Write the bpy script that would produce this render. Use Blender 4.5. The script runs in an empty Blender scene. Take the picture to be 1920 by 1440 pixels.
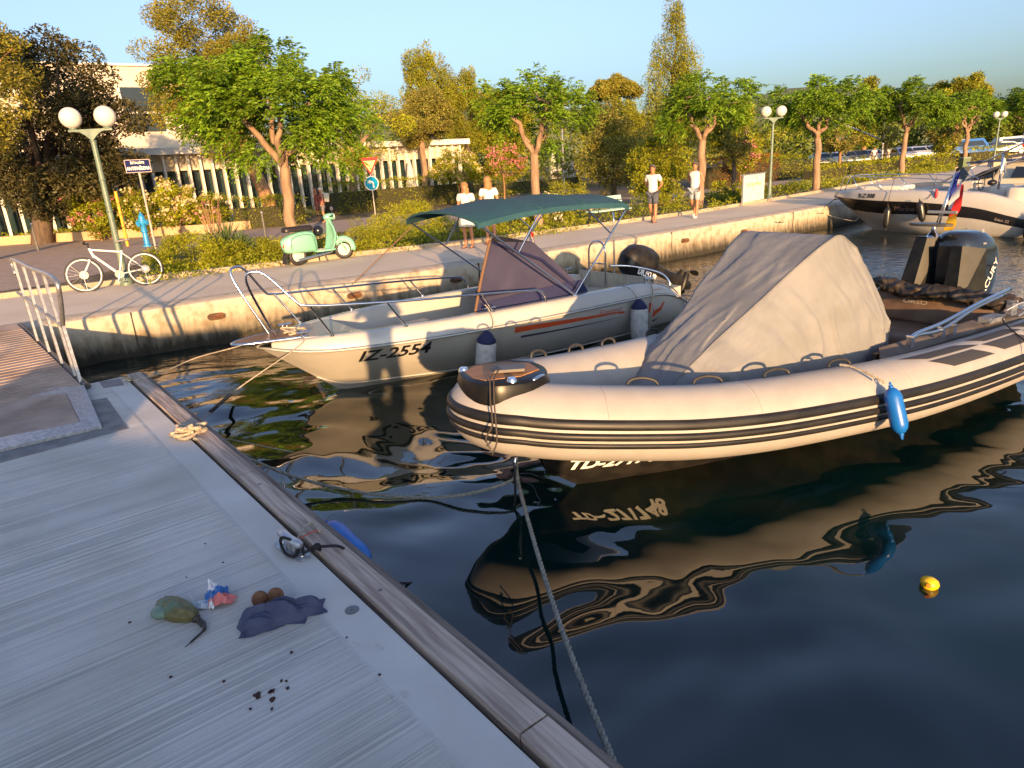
import bpy, math, random
import numpy as np
from mathutils import Vector, Matrix

random.seed(7)
SC = bpy.context.scene
COL = SC.collection
PI = math.pi
# ------------------------------------------------------------------ camera
CAM_Z = 1.9345
CX = Vector((0.99797664, -0.01928358, -0.06058692))
CU = Vector((0.06358169, 0.30267457, 0.95097081))
CF = Vector((0.0, 0.95289887, -0.30328823))
FPX = 1270.38
cam_data = bpy.data.cameras.new('camera')
cam_data.sensor_width = 36.0
cam_data.lens = FPX / 1920 * 36.0
cam_data.clip_start = 0.05
cam_data.clip_end = 5000
cam = bpy.data.objects.new('camera', cam_data)
COL.objects.link(cam)
m = Matrix((( CX.x, CU.x, -CF.x, 0), (CX.y, CU.y, -CF.y, 0), (CX.z, CU.z, -CF.z, CAM_Z), (0, 0, 0, 1)))
cam.matrix_world = m
SC.camera = cam
# ------------------------------------------------------------------ sky and sun
SUN_AZ, SUN_EL = math.radians(-11.0), math.radians(7.4)      # light travels towards this azimuth
world = bpy.data.worlds.new('World'); SC.world = world; world.use_nodes = True
wn = world.node_tree.nodes; wl = world.node_tree.links
bg = wn['Background']
sky = wn.new('ShaderNodeTexSky'); sky.sky_type = 'NISHITA'; sky.sun_disc = False
sky.sun_elevation = SUN_EL
sky.sun_rotation = math.radians(169.0)
sky.air_density = 1.1; sky.dust_density = 2.6; sky.ozone_density = 4.0
hsv = wn.new('ShaderNodeHueSaturation'); hsv.inputs['Hue'].default_value = 0.512; hsv.inputs['Saturation'].default_value = 0.76
wl.new(sky.outputs[0], hsv.inputs['Color']); wl.new(hsv.outputs[0], bg.inputs[0]); bg.inputs[1].default_value = 0.145
sd = bpy.data.lights.new('sun', 'SUN'); sd.energy = 4.2; sd.angle = math.radians(0.55); sd.color = (1.0, 0.59, 0.26)
sun = bpy.data.objects.new('sun', sd); COL.objects.link(sun)
travel = Vector((math.sin(SUN_AZ) * math.cos(SUN_EL), math.cos(SUN_AZ) * math.cos(SUN_EL), -math.sin(SUN_EL)))
sun.rotation_euler = travel.to_track_quat('-Z', 'Y').to_euler()
sun.location = (5, -25, 8)
SC.view_settings.view_transform = 'Standard'; SC.view_settings.look = 'None'
SC.view_settings.gamma = 1.0; SC.view_settings.exposure = 1.48
SC.cycles.max_bounces = 6; SC.cycles.transparent_max_bounces = 8
SC.cycles.caustics_reflective = False; SC.cycles.caustics_refractive = False

W = -0.78           # water level; the promenade is z = 0
DK = -0.15          # top of the pontoon

def ray(px, py):
    return CF + CX * ((px - 960) / FPX) - CU * ((py - 720) / FPX)
def gp(px, py, z=0.0):
    d = ray(px, py); return Vector((0, 0, CAM_Z)) + d * ((z - CAM_Z) / d.z)
def at(px, py, Y):
    d = ray(px, py); return Vector((0, 0, CAM_Z)) + d * (Y / d.y)

# ------------------------------------------------------------------ materials
MATS = {}
def mat(name, c, c2=None, scale=4.0, rough=0.6, metal=0.0, bump=0.0, bscale=None, detail=5.0, ramp=(0.4, 0.6),
        stretch=None, coat=0.0, tint=False, transl=0.0, spec=0.5, rot=None, emit=None):
    if name in MATS: return MATS[name]
    M = bpy.data.materials.new(name); M.use_nodes = True
    nt = M.node_tree; N = nt.nodes; L = nt.links; b = N['Principled BSDF']
    c = tuple(c) + (1,) if len(c) == 3 else c
    b.inputs['Base Color'].default_value = c
    b.inputs['Roughness'].default_value = rough; b.inputs['Metallic'].default_value = metal
    b.inputs['Coat Weight'].default_value = coat
    b.inputs['Specular IOR Level'].default_value = spec
    if c2 or bump:
        tc = N.new('ShaderNodeTexCoord'); mp = N.new('ShaderNodeMapping')
        L.new(tc.outputs['Object'], mp.inputs[0])
        if stretch: mp.inputs['Scale'].default_value = stretch
        if rot: mp.inputs['Rotation'].default_value = rot
    col = None
    if c2:
        c2 = tuple(c2) + (1,)
        n = N.new('ShaderNodeTexNoise'); n.inputs['Scale'].default_value = scale; n.inputs['Detail'].default_value = detail
        L.new(mp.outputs[0], n.inputs['Vector'])
        r = N.new('ShaderNodeValToRGB'); r.color_ramp.elements[0].position = ramp[0]; r.color_ramp.elements[1].position = ramp[1]
        r.color_ramp.elements[0].color = c; r.color_ramp.elements[1].color = c2
        L.new(n.outputs['Fac'], r.inputs[0]); col = r.outputs[0]
    if tint:
        a = N.new('ShaderNodeAttribute'); a.attribute_name = 'tint'
        mx = N.new('ShaderNodeMixRGB'); mx.blend_type = 'MULTIPLY'; mx.inputs[0].default_value = 1
        if col: L.new(col, mx.inputs[1])
        else: mx.inputs[1].default_value = c
        L.new(a.outputs['Color'], mx.inputs[2]); col = mx.outputs[0]
    if col: L.new(col, b.inputs['Base Color'])
    if bump:
        n2 = N.new('ShaderNodeTexNoise'); n2.inputs['Scale'].default_value = bscale or scale * 3; n2.inputs['Detail'].default_value = 6
        L.new(mp.outputs[0], n2.inputs['Vector'])
        bp = N.new('ShaderNodeBump'); bp.inputs['Strength'].default_value = bump; bp.inputs['Distance'].default_value = 0.02
        L.new(n2.outputs['Fac'], bp.inputs['Height']); L.new(bp.outputs[0], b.inputs['Normal'])
    if transl:
        t = N.new('ShaderNodeBsdfTranslucent'); ms = N.new('ShaderNodeMixShader'); ms.inputs[0].default_value = transl
        if col: L.new(col, t.inputs[0])
        else: t.inputs[0].default_value = c
        out = N['Material Output']
        L.new(b.outputs[0], ms.inputs[1]); L.new(t.outputs[0], ms.inputs[2]); L.new(ms.outputs[0], out.inputs[0])
    if emit:
        b.inputs['Emission Color'].default_value = tuple(emit) + (1,); b.inputs['Emission Strength'].default_value = 1
    MATS[name] = M
    return M

# ------------------------------------------------------------------ mesh builder
class MB:
    def __init__(s): s.v = []; s.f = []
    def add(s, vs, fs):
        o = len(s.v); s.v.extend([tuple(v) for v in vs]); s.f.extend([tuple(i + o for i in f) for f in fs]); return s
    def box(s, c, d, rz=0.0, taper=1.0, M=None):
        x, y, z = d[0] / 2, d[1] / 2, d[2] / 2; vs = []
        for dz in (-1, 1):
            k = taper if dz > 0 else 1
            for a, b in ((-1, -1), (1, -1), (1, 1), (-1, 1)): vs.append(Vector((a * x * k, b * y * k, dz * z)))
        R = M if M is not None else Matrix.Rotation(rz, 3, 'Z')
        vs = [R @ v + Vector(c) for v in vs]
        return s.add(vs, [(3, 2, 1, 0), (4, 5, 6, 7), (0, 1, 5, 4), (1, 2, 6, 5), (2, 3, 7, 6), (3, 0, 4, 7)])
    def rings(s, R, closed=True, cap=True, wrap=False):
        n = len(R[0]); o = len(s.v)
        for r in R: s.v.extend([tuple(v) for v in r])
        k = len(R)
        for i in range(k if wrap else k - 1):
            a = o + i * n; b = o + ((i + 1) % k) * n
            for j in range(n if closed else n - 1):
                j2 = (j + 1) % n
                s.f.append((a + j, a + j2, b + j2, b + j))
        if cap and not wrap and closed:
            s.f.append(tuple(o + j for j in range(n))[::-1]); s.f.append(tuple(o + (k - 1) * n + j for j in range(n)))
        return s
    def tube(s, pts, r, n=8, cap=True, closed=False):
        pts = [Vector(p) for p in pts]; rr = r if isinstance(r, (list, tuple)) else [r] * len(pts)
        R = []; prev = None
        for i, p in enumerate(pts):
            if closed: t = (pts[(i + 1) % len(pts)] - pts[i - 1])
            else: t = pts[min(i + 1, len(pts) - 1)] - pts[max(i - 1, 0)]
            if t.length < 1e-9: t = Vector((0, 0, 1))
            t.normalize()
            if prev is None:
                u = t.cross(Vector((0, 0, 1)))
                if u.length < 0.05: u = t.cross(Vector((1, 0, 0)))
            else: u = prev - t * prev.dot(t)
            u.normalize(); prev = u; w = t.cross(u)
            R.append([p + (u * math.cos(2 * PI * j / n) + w * math.sin(2 * PI * j / n)) * rr[i] for j in range(n)])
        return s.rings(R, True, cap and not closed, closed)
    def cyl(s, a, b, r, r2=None, n=16): return s.tube([a, b], [r, r if r2 is None else r2], n)
    def lathe(s, c, prof, n=20, axis=None):
        q = Vector(axis).normalized().to_track_quat('Z', 'Y').to_matrix() if axis is not None else Matrix.Identity(3)
        R = [[Vector(c) + q @ Vector((r * math.cos(2 * PI * j / n), r * math.sin(2 * PI * j / n), z)) for j in range(n)] for r, z in prof]
        return s.rings(R)
    def ball(s, c, r, n=14, sc=(1, 1, 1), M=None):
        R = []
        for i in range(n + 1):
            a = -PI / 2 + PI * (0.02 + 0.96 * i / n)
            ring = [Vector((math.cos(a) * math.cos(2 * PI * j / (n * 2)) * r * sc[0], math.cos(a) * math.sin(2 * PI * j / (n * 2)) * r * sc[1], math.sin(a) * r * sc[2])) for j in range(n * 2)]
            R.append([(M @ v if M is not None else v) + Vector(c) for v in ring])
        return s.rings(R)
    def prism(s, poly, z0, z1):
        n = len(poly)
        vs = [(x, y, z0) for x, y in poly] + [(x, y, z1) for x, y in poly]
        return s.add(vs, [tuple(range(n))[::-1], tuple(range(n, 2 * n))] + [(i, (i + 1) % n, n + (i + 1) % n, n + i) for i in range(n)])
    def plate(s, pts, nrm, t):
        n = len(pts); N = Vector(nrm).normalized() * t
        vs = [Vector(p) for p in pts] + [Vector(p) + N for p in pts]
        return s.add(vs, [tuple(range(n))[::-1], tuple(range(n, 2 * n))] + [(i, (i + 1) % n, n + (i + 1) % n, n + i) for i in range(n)])
    def grid(s, rows, thick=0.0):
        s.rings(rows, closed=False, cap=False); return s
    def build(s, name, m, parent=None, smooth=False, auto=None, fix=True):
        me = bpy.data.meshes.new(name); me.from_pydata(s.v, [], s.f)
        if fix:
            import bmesh
            bm = bmesh.new(); bm.from_mesh(me); bmesh.ops.recalc_face_normals(bm, faces=bm.faces); bm.to_mesh(me); bm.free()
        me.materials.append(m)
        if smooth:
            me.shade_smooth()
            if auto: me.set_sharp_from_angle(angle=math.radians(auto))
        o = bpy.data.objects.new(name, me); COL.objects.link(o)
        if parent is not None: o.parent = parent
        return o

def tag(o, label=None, cat=None, group=None, kind=None):
    if label: o['label'] = label
    if cat: o['category'] = cat
    if group: o['group'] = group
    if kind: o['kind'] = kind
    return o
def empty(name, loc=(0, 0, 0), rz=0.0, label=None, cat=None, group=None):
    o = bpy.data.objects.new(name, None); COL.objects.link(o); o.location = loc; o.rotation_euler = (0, 0, rz)
    o.empty_display_size = 0.2
    tag(o, label, cat, group); return o
def kids(o): return [c for c in bpy.data.objects if c.parent is o]
def copy_tree(o, parent=None):
    c = o.copy(); COL.objects.link(c)
    if parent is not None: c.parent = parent
    for ch in kids(o): copy_tree(ch, c)
    return c
def catmull(P, n=6, closed=False):
    P = [Vector(p) for p in P]; out = []; k = len(P)
    for i in range(k if closed else k - 1):
        g = (lambda j: P[j % k]) if closed else (lambda j: P[max(0, min(k - 1, j))])
        a, b, c, d = g(i - 1), g(i), g(i + 1), g(i + 2)
        for j in range(n):
            t = j / n
            out.append(0.5 * ((2 * b) + (c - a) * t + (2 * a - 5 * b + 4 * c - d) * t * t + (3 * b - a - 3 * c + d) * t ** 3))
    if not closed: out.append(P[-1])
    return out
def interp(tab, t):
    if t <= tab[0][0]: return tab[0][1]
    for (a, x), (b, y) in zip(tab, tab[1:]):
        if t <= b: return x + (y - x) * (t - a) / (b - a)
    return tab[-1][1]
def sminterp(tab, t):
    k = len(tab)
    if t <= tab[0][0]: return tab[0][1]
    for i in range(k - 1):
        if t <= tab[i + 1][0]:
            x0, y0 = tab[i]; x1, y1 = tab[i + 1]
            m0 = (y1 - tab[i - 1][1]) / (x1 - tab[i - 1][0]) if i > 0 else (y1 - y0) / (x1 - x0)
            m1 = (tab[i + 2][1] - y0) / (tab[i + 2][0] - x0) if i + 2 < k else (y1 - y0) / (x1 - x0)
            h = x1 - x0; u = (t - x0) / h
            return (2 * u ** 3 - 3 * u * u + 1) * y0 + (u ** 3 - 2 * u * u + u) * h * m0 + (-2 * u ** 3 + 3 * u * u) * y1 + (u ** 3 - u * u) * h * m1
    return tab[-1][1]
_fontcache = {}
def text_mesh(txt, size=1.0, bold=0.0, shear=0.0, align='LEFT', xs=1.0):
    cu = bpy.data.curves.new('txt', 'FONT'); cu.body = txt; cu.size = size; cu.offset = bold; cu.shear = shear; cu.align_x = align
    cu.resolution_u = 3
    o = bpy.data.objects.new('txt', cu); COL.objects.link(o)
    bpy.context.view_layer.update()
    me = bpy.data.meshes.new_from_object(o)
    vs = [(v.co.x * xs, v.co.y, v.co.z) for v in me.vertices]; fs = [tuple(p.vertices) for p in me.polygons]
    bpy.data.objects.remove(o); bpy.data.curves.remove(cu); bpy.data.meshes.remove(me)
    return vs, fs
def text_obj(name, txt, m, parent, fn, size=1.0, bold=0.0, shear=0.0, align='LEFT', xs=1.0):
    vs, fs = text_mesh(txt, size, bold, shear, align, xs)
    mb = MB(); mb.add([fn(x, y) for x, y, z in vs], fs)
    return mb.build(name, m, parent, fix=False)

# common materials
STEEL = mat('stainless steel', (0.72, 0.72, 0.74), rough=0.16, metal=1.0)
GALV = mat('galvanised metal', (0.5, 0.52, 0.54), (0.32, 0.34, 0.37), scale=30, rough=0.42, metal=0.75)
BLACKP = mat('black plastic', (0.012, 0.012, 0.014), rough=0.4)
RUBBER = mat('black rubber', (0.018, 0.018, 0.02), (0.028, 0.027, 0.027), scale=20, rough=0.55)
WHITEP = mat('white paint', (0.72, 0.71, 0.68), rough=0.35)
NAVY = mat('navy fabric', (0.012, 0.016, 0.07), rough=0.75)
GLASSD = mat('dark glass', (0.01, 0.013, 0.016), rough=0.05, spec=0.8)
ROPE = mat('cream rope', (0.5, 0.44, 0.34), (0.3, 0.25, 0.19), scale=60, rough=0.9, bump=0.5)
ROPEG = mat('grey green rope', (0.36, 0.35, 0.3), (0.2, 0.2, 0.16), scale=50, rough=0.9, bump=0.5)
ROPEB = mat('black rope', (0.012, 0.012, 0.014), rough=0.8)
# ================================================================== SETTING
QUAY = [(-34, -9), (-22, -0.4), (-12, 7.2), (-7.23, 10.99), (-5.6, 12.0), (-4.0, 12.95), (-2.4, 13.9), (-0.57, 15.1), (2.4, 17.3), (5.4, 19.5), (10.37, 23.5), (14, 26.4), (30, 39), (62, 64), (120, 108)]
KERB = [(-30, 3.5), (-13, 12.6), (-8.54, 15.2), (-7.91, 15.6), (-6.27, 16.4), (-5.5, 16.8), (-3.65, 17.95), (-1.2, 19.1), (2.59, 21.5), (7.14, 24.9), (10.99, 28.5), (17.74, 35.1), (24.92, 42.9), (37.5, 54), (62, 79), (110, 125)]
def poly_obj(name, pts, z, m, kind='structure', z0=None):
    mb = MB()
    if z0 is None: mb.add([(x, y, z) for x, y in pts], [tuple(range(len(pts)))])
    else: mb.prism(pts, z0, z)
    o = mb.build(name, m, fix=False if z0 is None else True)
    if z0 is None and o.data.polygons[0].normal.z < 0:
        o.data.flip_normals()
    if kind: o['kind'] = kind
    return o
def strip(name, line, off0, off1, z0, z1, m, kind='structure', fs=None):
    """a band along a polyline between two sideways offsets (positive = inland)"""
    P = [Vector((x, y, 0)) for x, y in line]; mb = MB(); R = []
    for i, p in enumerate(P):
        t = (P[min(i + 1, len(P) - 1)] - P[max(i - 1, 0)]).normalized(); n = Vector((-t.y, t.x, 0))
        a, b = p + n * off0, p + n * off1
        R.append([(a.x, a.y, z0), (b.x, b.y, z0), (b.x, b.y, z1), (a.x, a.y, z1)])
    mb.rings(R); o = mb.build(name, m)
    if kind: o['kind'] = kind
    return o
# concrete of the promenade: worn, with hairline joints
def concrete(name, a, b, dark, jscale=None, rough=0.85):
    M = bpy.data.materials.new(name); M.use_nodes = True; nt = M.node_tree; N = nt.nodes; L = nt.links; p = N['Principled BSDF']
    tc = N.new('ShaderNodeTexCoord')
    n1 = N.new('ShaderNodeTexNoise'); n1.inputs['Scale'].default_value = 0.8; n1.inputs['Detail'].default_value = 8; L.new(tc.outputs['Object'], n1.inputs[0])
    n2 = N.new('ShaderNodeTexNoise'); n2.inputs['Scale'].default_value = 40; n2.inputs['Detail'].default_value = 6; L.new(tc.outputs['Object'], n2.inputs[0])
    r = N.new('ShaderNodeValToRGB'); r.color_ramp.elements[0].position = .35; r.color_ramp.elements[1].position = .68
    r.color_ramp.elements[0].color = tuple(a) + (1,); r.color_ramp.elements[1].color = tuple(b) + (1,)
    L.new(n1.outputs['Fac'], r.inputs[0])
    r2 = N.new('ShaderNodeValToRGB'); r2.color_ramp.elements[0].position = .3; r2.color_ramp.elements[1].position = .6
    r2.color_ramp.elements[0].color = (dark, dark, dark, 1); r2.color_ramp.elements[1].color = (1, 1, 1, 1)
    L.new(n2.outputs['Fac'], r2.inputs[0])
    mx = N.new('ShaderNodeMixRGB'); mx.blend_type = 'MULTIPLY'; mx.inputs[0].default_value = 1
    L.new(r.outputs[0], mx.inputs[1]); L.new(r2.outputs[0], mx.inputs[2]); L.new(mx.outputs[0], p.inputs['Base Color'])
    p.inputs['Roughness'].default_value = rough
    bp = N.new('ShaderNodeBump'); bp.inputs['Strength'].default_value = .25; bp.inputs['Distance'].default_value = .004
    L.new(n2.outputs['Fac'], bp.inputs['Height']); L.new(bp.outputs[0], p.inputs['Normal'])
    return M
CONC = concrete('promenade concrete', (0.66, 0.54, 0.40), (0.76, 0.63, 0.48), 0.9)
# quay wall: streaked, weathered, dark and weedy towards the waterline
def quay_mat():
    M = bpy.data.materials.new('quay wall concrete'); M.use_nodes = True; nt = M.node_tree; N = nt.nodes; L = nt.links; p = N['Principled BSDF']
    g = N.new('ShaderNodeNewGeometry'); sx = N.new('ShaderNodeSeparateXYZ'); L.new(g.outputs['Position'], sx.inputs[0])
    mp = N.new('ShaderNodeMapping'); mp.inputs['Scale'].default_value = (7, 7, 0.9); L.new(g.outputs['Position'], mp.inputs[0])
    n = N.new('ShaderNodeTexNoise'); n.inputs['Scale'].default_value = 1.6; n.inputs['Detail'].default_value = 8; L.new(mp.outputs[0], n.inputs[0])
    n3 = N.new('ShaderNodeTexNoise'); n3.inputs['Scale'].default_value = 5; n3.inputs['Detail'].default_value = 9; L.new(g.outputs['Position'], n3.inputs[0])
    # height + streak noise
    a = N.new('ShaderNodeMath'); a.operation = 'MULTIPLY_ADD'; a.inputs[1].default_value = 0.42; L.new(n.outputs['Fac'], a.inputs[0]); L.new(sx.outputs['Z'], a.inputs[2])
    r = N.new('ShaderNodeValToRGB'); el = r.color_ramp.elements
    el[0].position = 0.0; el[0].color = (0.012, 0.012, 0.008, 1)
    el[1].position = 1.0; el[1].color = (0.46, 0.40, 0.32, 1)
    for pos, c in ((0.24, (0.03, 0.026, 0.016, 1)), (0.38, (0.13, 0.115, 0.085, 1)), (0.55, (0.27, 0.23, 0.165, 1)), (0.72, (0.42, 0.36, 0.27, 1))):
        e = el.new(pos); e.color = c
    mr = N.new('ShaderNodeMapRange'); mr.inputs[1].default_value = -0.66; mr.inputs[2].default_value = 0.16; L.new(a.outputs[0], mr.inputs[0]); L.new(mr.outputs[0], r.inputs[0])
    r2 = N.new('ShaderNodeValToRGB'); r2.color_ramp.elements[0].position = .30; r2.color_ramp.elements[0].color = (.62, .52, .42, 1); r2.color_ramp.elements[1].position = .52; r2.color_ramp.elements[1].color = (1, 1, 1, 1)
    L.new(n3.outputs['Fac'], r2.inputs[0])
    mx = N.new('ShaderNodeMixRGB'); mx.blend_type = 'MULTIPLY'; mx.inputs[0].default_value = .85; L.new(r.outputs[0], mx.inputs[1]); L.new(r2.outputs[0], mx.inputs[2])
    L.new(mx.outputs[0], p.inputs['Base Color']); p.inputs['Roughness'].default_value = .85
    bp = N.new('ShaderNodeBump'); bp.inputs['Strength'].default_value = .5; bp.inputs['Distance'].default_value = .02
    L.new(n3.outputs['Fac'], bp.inputs['Height']); L.new(bp.outputs[0], p.inputs['Normal'])
    return M
QUAYM = quay_mat()
mb = MB(); R = []
P = []
for i in range(len(QUAY) - 1):
    a, b = Vector(QUAY[i]), Vector(QUAY[i + 1]); n = max(1, int((b - a).length / 0.8))
    for j in range(n): P.append(a.lerp(b, j / n))
P.append(Vector(QUAY[-1]))
for i, p in enumerate(P):
    t = (P[min(i + 1, len(P) - 1)] - P[max(i - 1, 0)]).normalized(); n = Vector((-t.y, t.x))
    w = 0.02 * math.sin(i * 1.7) + 0.012 * math.sin(i * 4.1)
    prof = [(-0.05 + w, W - 1.2), (-0.04 + w, W - 0.1), (0.02 + w, -0.45), (w * .4, -0.10), (0.03, -0.025), (0.09, 0.0), (0.62, 0.002), (0.62, W - 1.2)]
    R.append([(p.x + n.x * o, p.y + n.y * o, z) for o, z in prof])
mb.rings(R)
quay = tag(mb.build('quay_wall', QUAYM, smooth=True, auto=40), 'weathered concrete quay wall below the promenade, rust streaked and weedy at the water', 'quay wall')
mbq = MB()
for i in range(6, len(P) - 20, 7):
    t = (P[i + 1] - P[i - 1]).normalized(); n = Vector((-t.y, t.x)); a = P[i]
    mbq.box((a.x + n.x * .012, a.y + n.y * .012, -.42), (.014, .06, .80), math.atan2(t.y, t.x))
jo = mbq.build('wall_joint', mat('dark joint', (.05, .045, .035), rough=.95), quay)
# promenade slab and the ground inland
def offs(line, d):
    P = [Vector((x, y)) for x, y in line]; out = []
    for i, p in enumerate(P):
        t = (P[min(i + 1, len(P) - 1)] - P[max(i - 1, 0)]).normalized(); out.append((p.x - t.y * d, p.y + t.x * d))
    return out
poly_obj('promenade', offs(QUAY, 0.6) + list(reversed(offs(KERB, 0.05))), 0.0, CONC)
# hairline joints across the promenade are a real shallow groove strip
mbj = MB()
JM = mat('joint filler', (0.12, 0.11, 0.1), rough=0.9)
for i in range(4, len(P) - 30, 5):
    t = (P[i + 1] - P[i - 1]).normalized(); n = Vector((-t.y, t.x)); a = P[i] + n * .6; b = P[i] + n * 3.4
    mbj.add([(a.x - t.x * .006, a.y - t.y * .006, .0042), (a.x + t.x * .006, a.y + t.y * .006, .0042), (b.x + t.x * .006, b.y + t.y * .006, .0042), (b.x - t.x * .006, b.y - t.y * .006, .0042)], [(0, 1, 2, 3)])
mbj.build('promenade_joints', JM, fix=False)['kind'] = 'structure'
GROUND = mat('garden soil', (0.085, 0.06, 0.035), (0.16, 0.12, 0.06), scale=1.2, rough=0.95, bump=0.6, bscale=14)
land = offs(KERB, 0.05) + [(400, 420), (400, 1500), (-900, 1500), (-900, -60), (-30, -60)]
poly_obj('ground', land, -0.004, GROUND)
KERBM = concrete('kerb stone', (0.36, 0.29, 0.2), (0.46, 0.38, 0.28), 0.7)
strip('kerb', KERB, 0.0, 0.16, -0.1, 0.11, KERBM)
# asphalt road on the inland side of the planted strip
ASPH = mat('asphalt', (0.36, 0.27, 0.21), (0.44, 0.33, 0.26), scale=3, rough=0.9, bump=0.4, bscale=60)
ROADN = [(-60, -12), (-30, 3.9), (-14, 12.4), (-10.4, 16.2), (-10.2, 20), (-9.9, 22.2), (-4, 25.8), (1, 28.2), (7, 31.5), (12.5, 35.8), (18, 40.5), (25, 47.5), (37, 59), (60, 81)]
ROADF = [(-60, 18), (-30, 27.5), (-22, 31.5), (-12.9, 30.9), (-9.4, 33.6), (-6.2, 35.6), (1, 37.5), (8, 39), (14, 43), (24, 52), (36, 63.5), (60, 87)]
poly_obj('road', ROADN + ROADF[::-1], 0.004, ASPH)
strip('road_kerb', ROADF[:5], 0.0, 0.35, -0.1, 0.38, concrete('planter wall', (0.46, 0.30, 0.17), (0.56, 0.38, 0.23), .8))
strip('footpath_kerb', ROADN[5:], -0.15, 0.0, -0.1, 0.12, KERBM)
# far hill
HILLM = mat('hill scrub', (0.08, 0.11, 0.05), (0.15, 0.17, 0.07), scale=0.12, rough=1.0, detail=10, ramp=(.42, .6))
mb = MB(); R = []
for j in range(14):
    v = j / 13; row = []
    for i in range(60):
        u = i / 59; x = -420 + u * 1500; y = 620 + v * 500
        h = (74 + 12 * math.sin(u * 9 + 1) + 6 * math.sin(u * 23 + 2) + 2.5 * math.sin(u * 61)) * (1 - math.exp(-((u - 0.05) / .12) ** 2) * .3)
        h *= max(0.0, 1.05 - max(0, (x - 330) / 420.0)) if x > 330 else 1
        row.append((x, y, -1 + h * math.sin(PI * min(v, .5)) ** .8))
    R.append(row)
mb.grid(R); mb.build('hill', HILLM, smooth=True)['kind'] = 'structure'

# ---- water: a displaced sheet
def water():
    def axis(lo, hi, f0, f1, fine, growth=1.12):
        a = list(np.arange(f0, f1, fine)); s = fine
        while a[-1] < hi: s *= growth; a.append(a[-1] + min(s, 3))
        s = fine; left = [a[0]]
        while left[-1] > lo: s *= growth; left.append(left[-1] - min(s, 3))
        return np.array(left[::-1][:-1] + a)
    xs = axis(-40, 130, -6, 13, 0.045); ys = axis(-40, 120, 1.5, 17, 0.045)
    X, Y = np.meshgrid(xs, ys)
    rng = np.random.RandomState(11)
    Z = np.zeros_like(X)
    # warp the coordinates so crests wander
    Wx = X + .35 * np.sin(Y * .9 + 1.3) + .2 * np.sin(X * 1.7 + Y * 1.1); Wy = Y + .3 * np.sin(X * .8 + 2.0) + .15 * np.sin(Y * 2.1 - X)
    for k in range(46):
        lam = 0.26 * (1.075 ** k) * (0.9 + .2 * rng.rand()); ang = rng.normal(1.25, 0.75)
        if rng.rand() < .25: ang = rng.rand() * 2 * PI
        amp = 0.00042 * lam ** 1.15 * (1.0 if lam < .38 else (2.7 if lam < 1.5 else 1.0))
        kx, ky = math.cos(ang) * 2 * PI / lam, math.sin(ang) * 2 * PI / lam
        fade = np.clip((np.minimum(1.0, (22 - Y) / 6)), 0, 1) if lam < .5 else 1.0
        calm = 0.45 + 0.55 * (0.5 + .5 * np.sin(X * .55 + Y * .4 + k))      # quieter and livelier patches
        near = np.clip(1.25 - 0.12 * (X + 1.0), .55, 1.35); fine_ = np.clip((Y - 3.0) / 2.5, .55, 1.15) * np.clip(1.3 - .08 * X, .85, 1.3) if lam < .38 else 1.0
        Z += amp * 3.0 * np.sin(kx * Wx + ky * Wy + rng.rand() * 7) * fade * calm * near * fine_
    for k in range(16):      # short wavelets in wandering patches
        lam = rng.uniform(.13, .34); ang = rng.normal(1.2, .8); kx, ky = math.cos(ang) * 2 * PI / lam, math.sin(ang) * 2 * PI / lam
        patch_ = .25 + .75 * np.clip(.5 + .5 * np.sin(X * .9 + 1.1 * np.sin(Y * .7 + k) + k * .7) * np.sin(Y * 1.1 + .8 * np.sin(X * .6) - k), 0, 1) ** 1.3
        zone = np.clip((Y - 2.2) / 4.0, .18, 1.0) * np.clip((24 - Y) / 8, 0, 1)
        Z += .0017 * lam * np.sin(kx * Wx + ky * Wy + rng.rand() * 7) * patch_ * zone
    Z += W
    ny, nx = X.shape
    co = np.stack([X, Y, Z], -1).reshape(-1, 3).astype(np.float32)
    idx = np.arange(nx * ny).reshape(ny, nx)
    q = np.stack([idx[:-1, :-1], idx[:-1, 1:], idx[1:, 1:], idx[1:, :-1]], -1).reshape(-1, 4)
    me = bpy.data.meshes.new('water'); me.vertices.add(len(co)); me.vertices.foreach_set('co', co.ravel())
    me.loops.add(q.size); me.loops.foreach_set('vertex_index', q.ravel().astype(np.int32))
    me.polygons.add(len(q)); me.polygons.foreach_set('loop_start', np.arange(0, q.size, 4, dtype=np.int32))
    me.update(calc_edges=True); me.shade_smooth()
    M = bpy.data.materials.new('harbour water'); M.use_nodes = True; nt = M.node_tree; N = nt.nodes; L = nt.links; p = N['Principled BSDF']
    g = N.new('ShaderNodeNewGeometry'); sx = N.new('ShaderNodeSeparateXYZ'); L.new(g.outputs['Position'], sx.inputs[0])
    # weed and sand of the shallow bed by the quay show through faintly
    n = N.new('ShaderNodeTexNoise'); n.inputs['Scale'].default_value = 1.1; n.inputs['Detail'].default_value = 6; L.new(g.outputs['Position'], n.inputs[0])
    r = N.new('ShaderNodeValToRGB'); r.color_ramp.elements[0].position = .42; r.color_ramp.elements[0].color = (.001, .010, .010, 1)
    r.color_ramp.elements[1].position = .62; r.color_ramp.elements[1].color = (.016, .018, .008, 1)
    L.new(n.outputs['Fac'], r.inputs[0])
    mr = N.new('ShaderNodeMapRange'); mr.inputs[1].default_value = 6.5; mr.inputs[2].default_value = 3.0; L.new(sx.outputs['Y'], mr.inputs[0])
    mx = N.new('ShaderNodeMixRGB'); L.new(mr.outputs[0], mx.inputs[0]); L.new(r.outputs[0], mx.inputs[1]); mx.inputs[2].default_value = (.001, .012, .013, 1)
    L.new(mx.outputs[0], p.inputs['Base Color'])
    p.inputs['Roughness'].default_value = .02; p.inputs['IOR'].default_value = 1.42; p.inputs['Specular IOR Level'].default_value = 1.0
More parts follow.
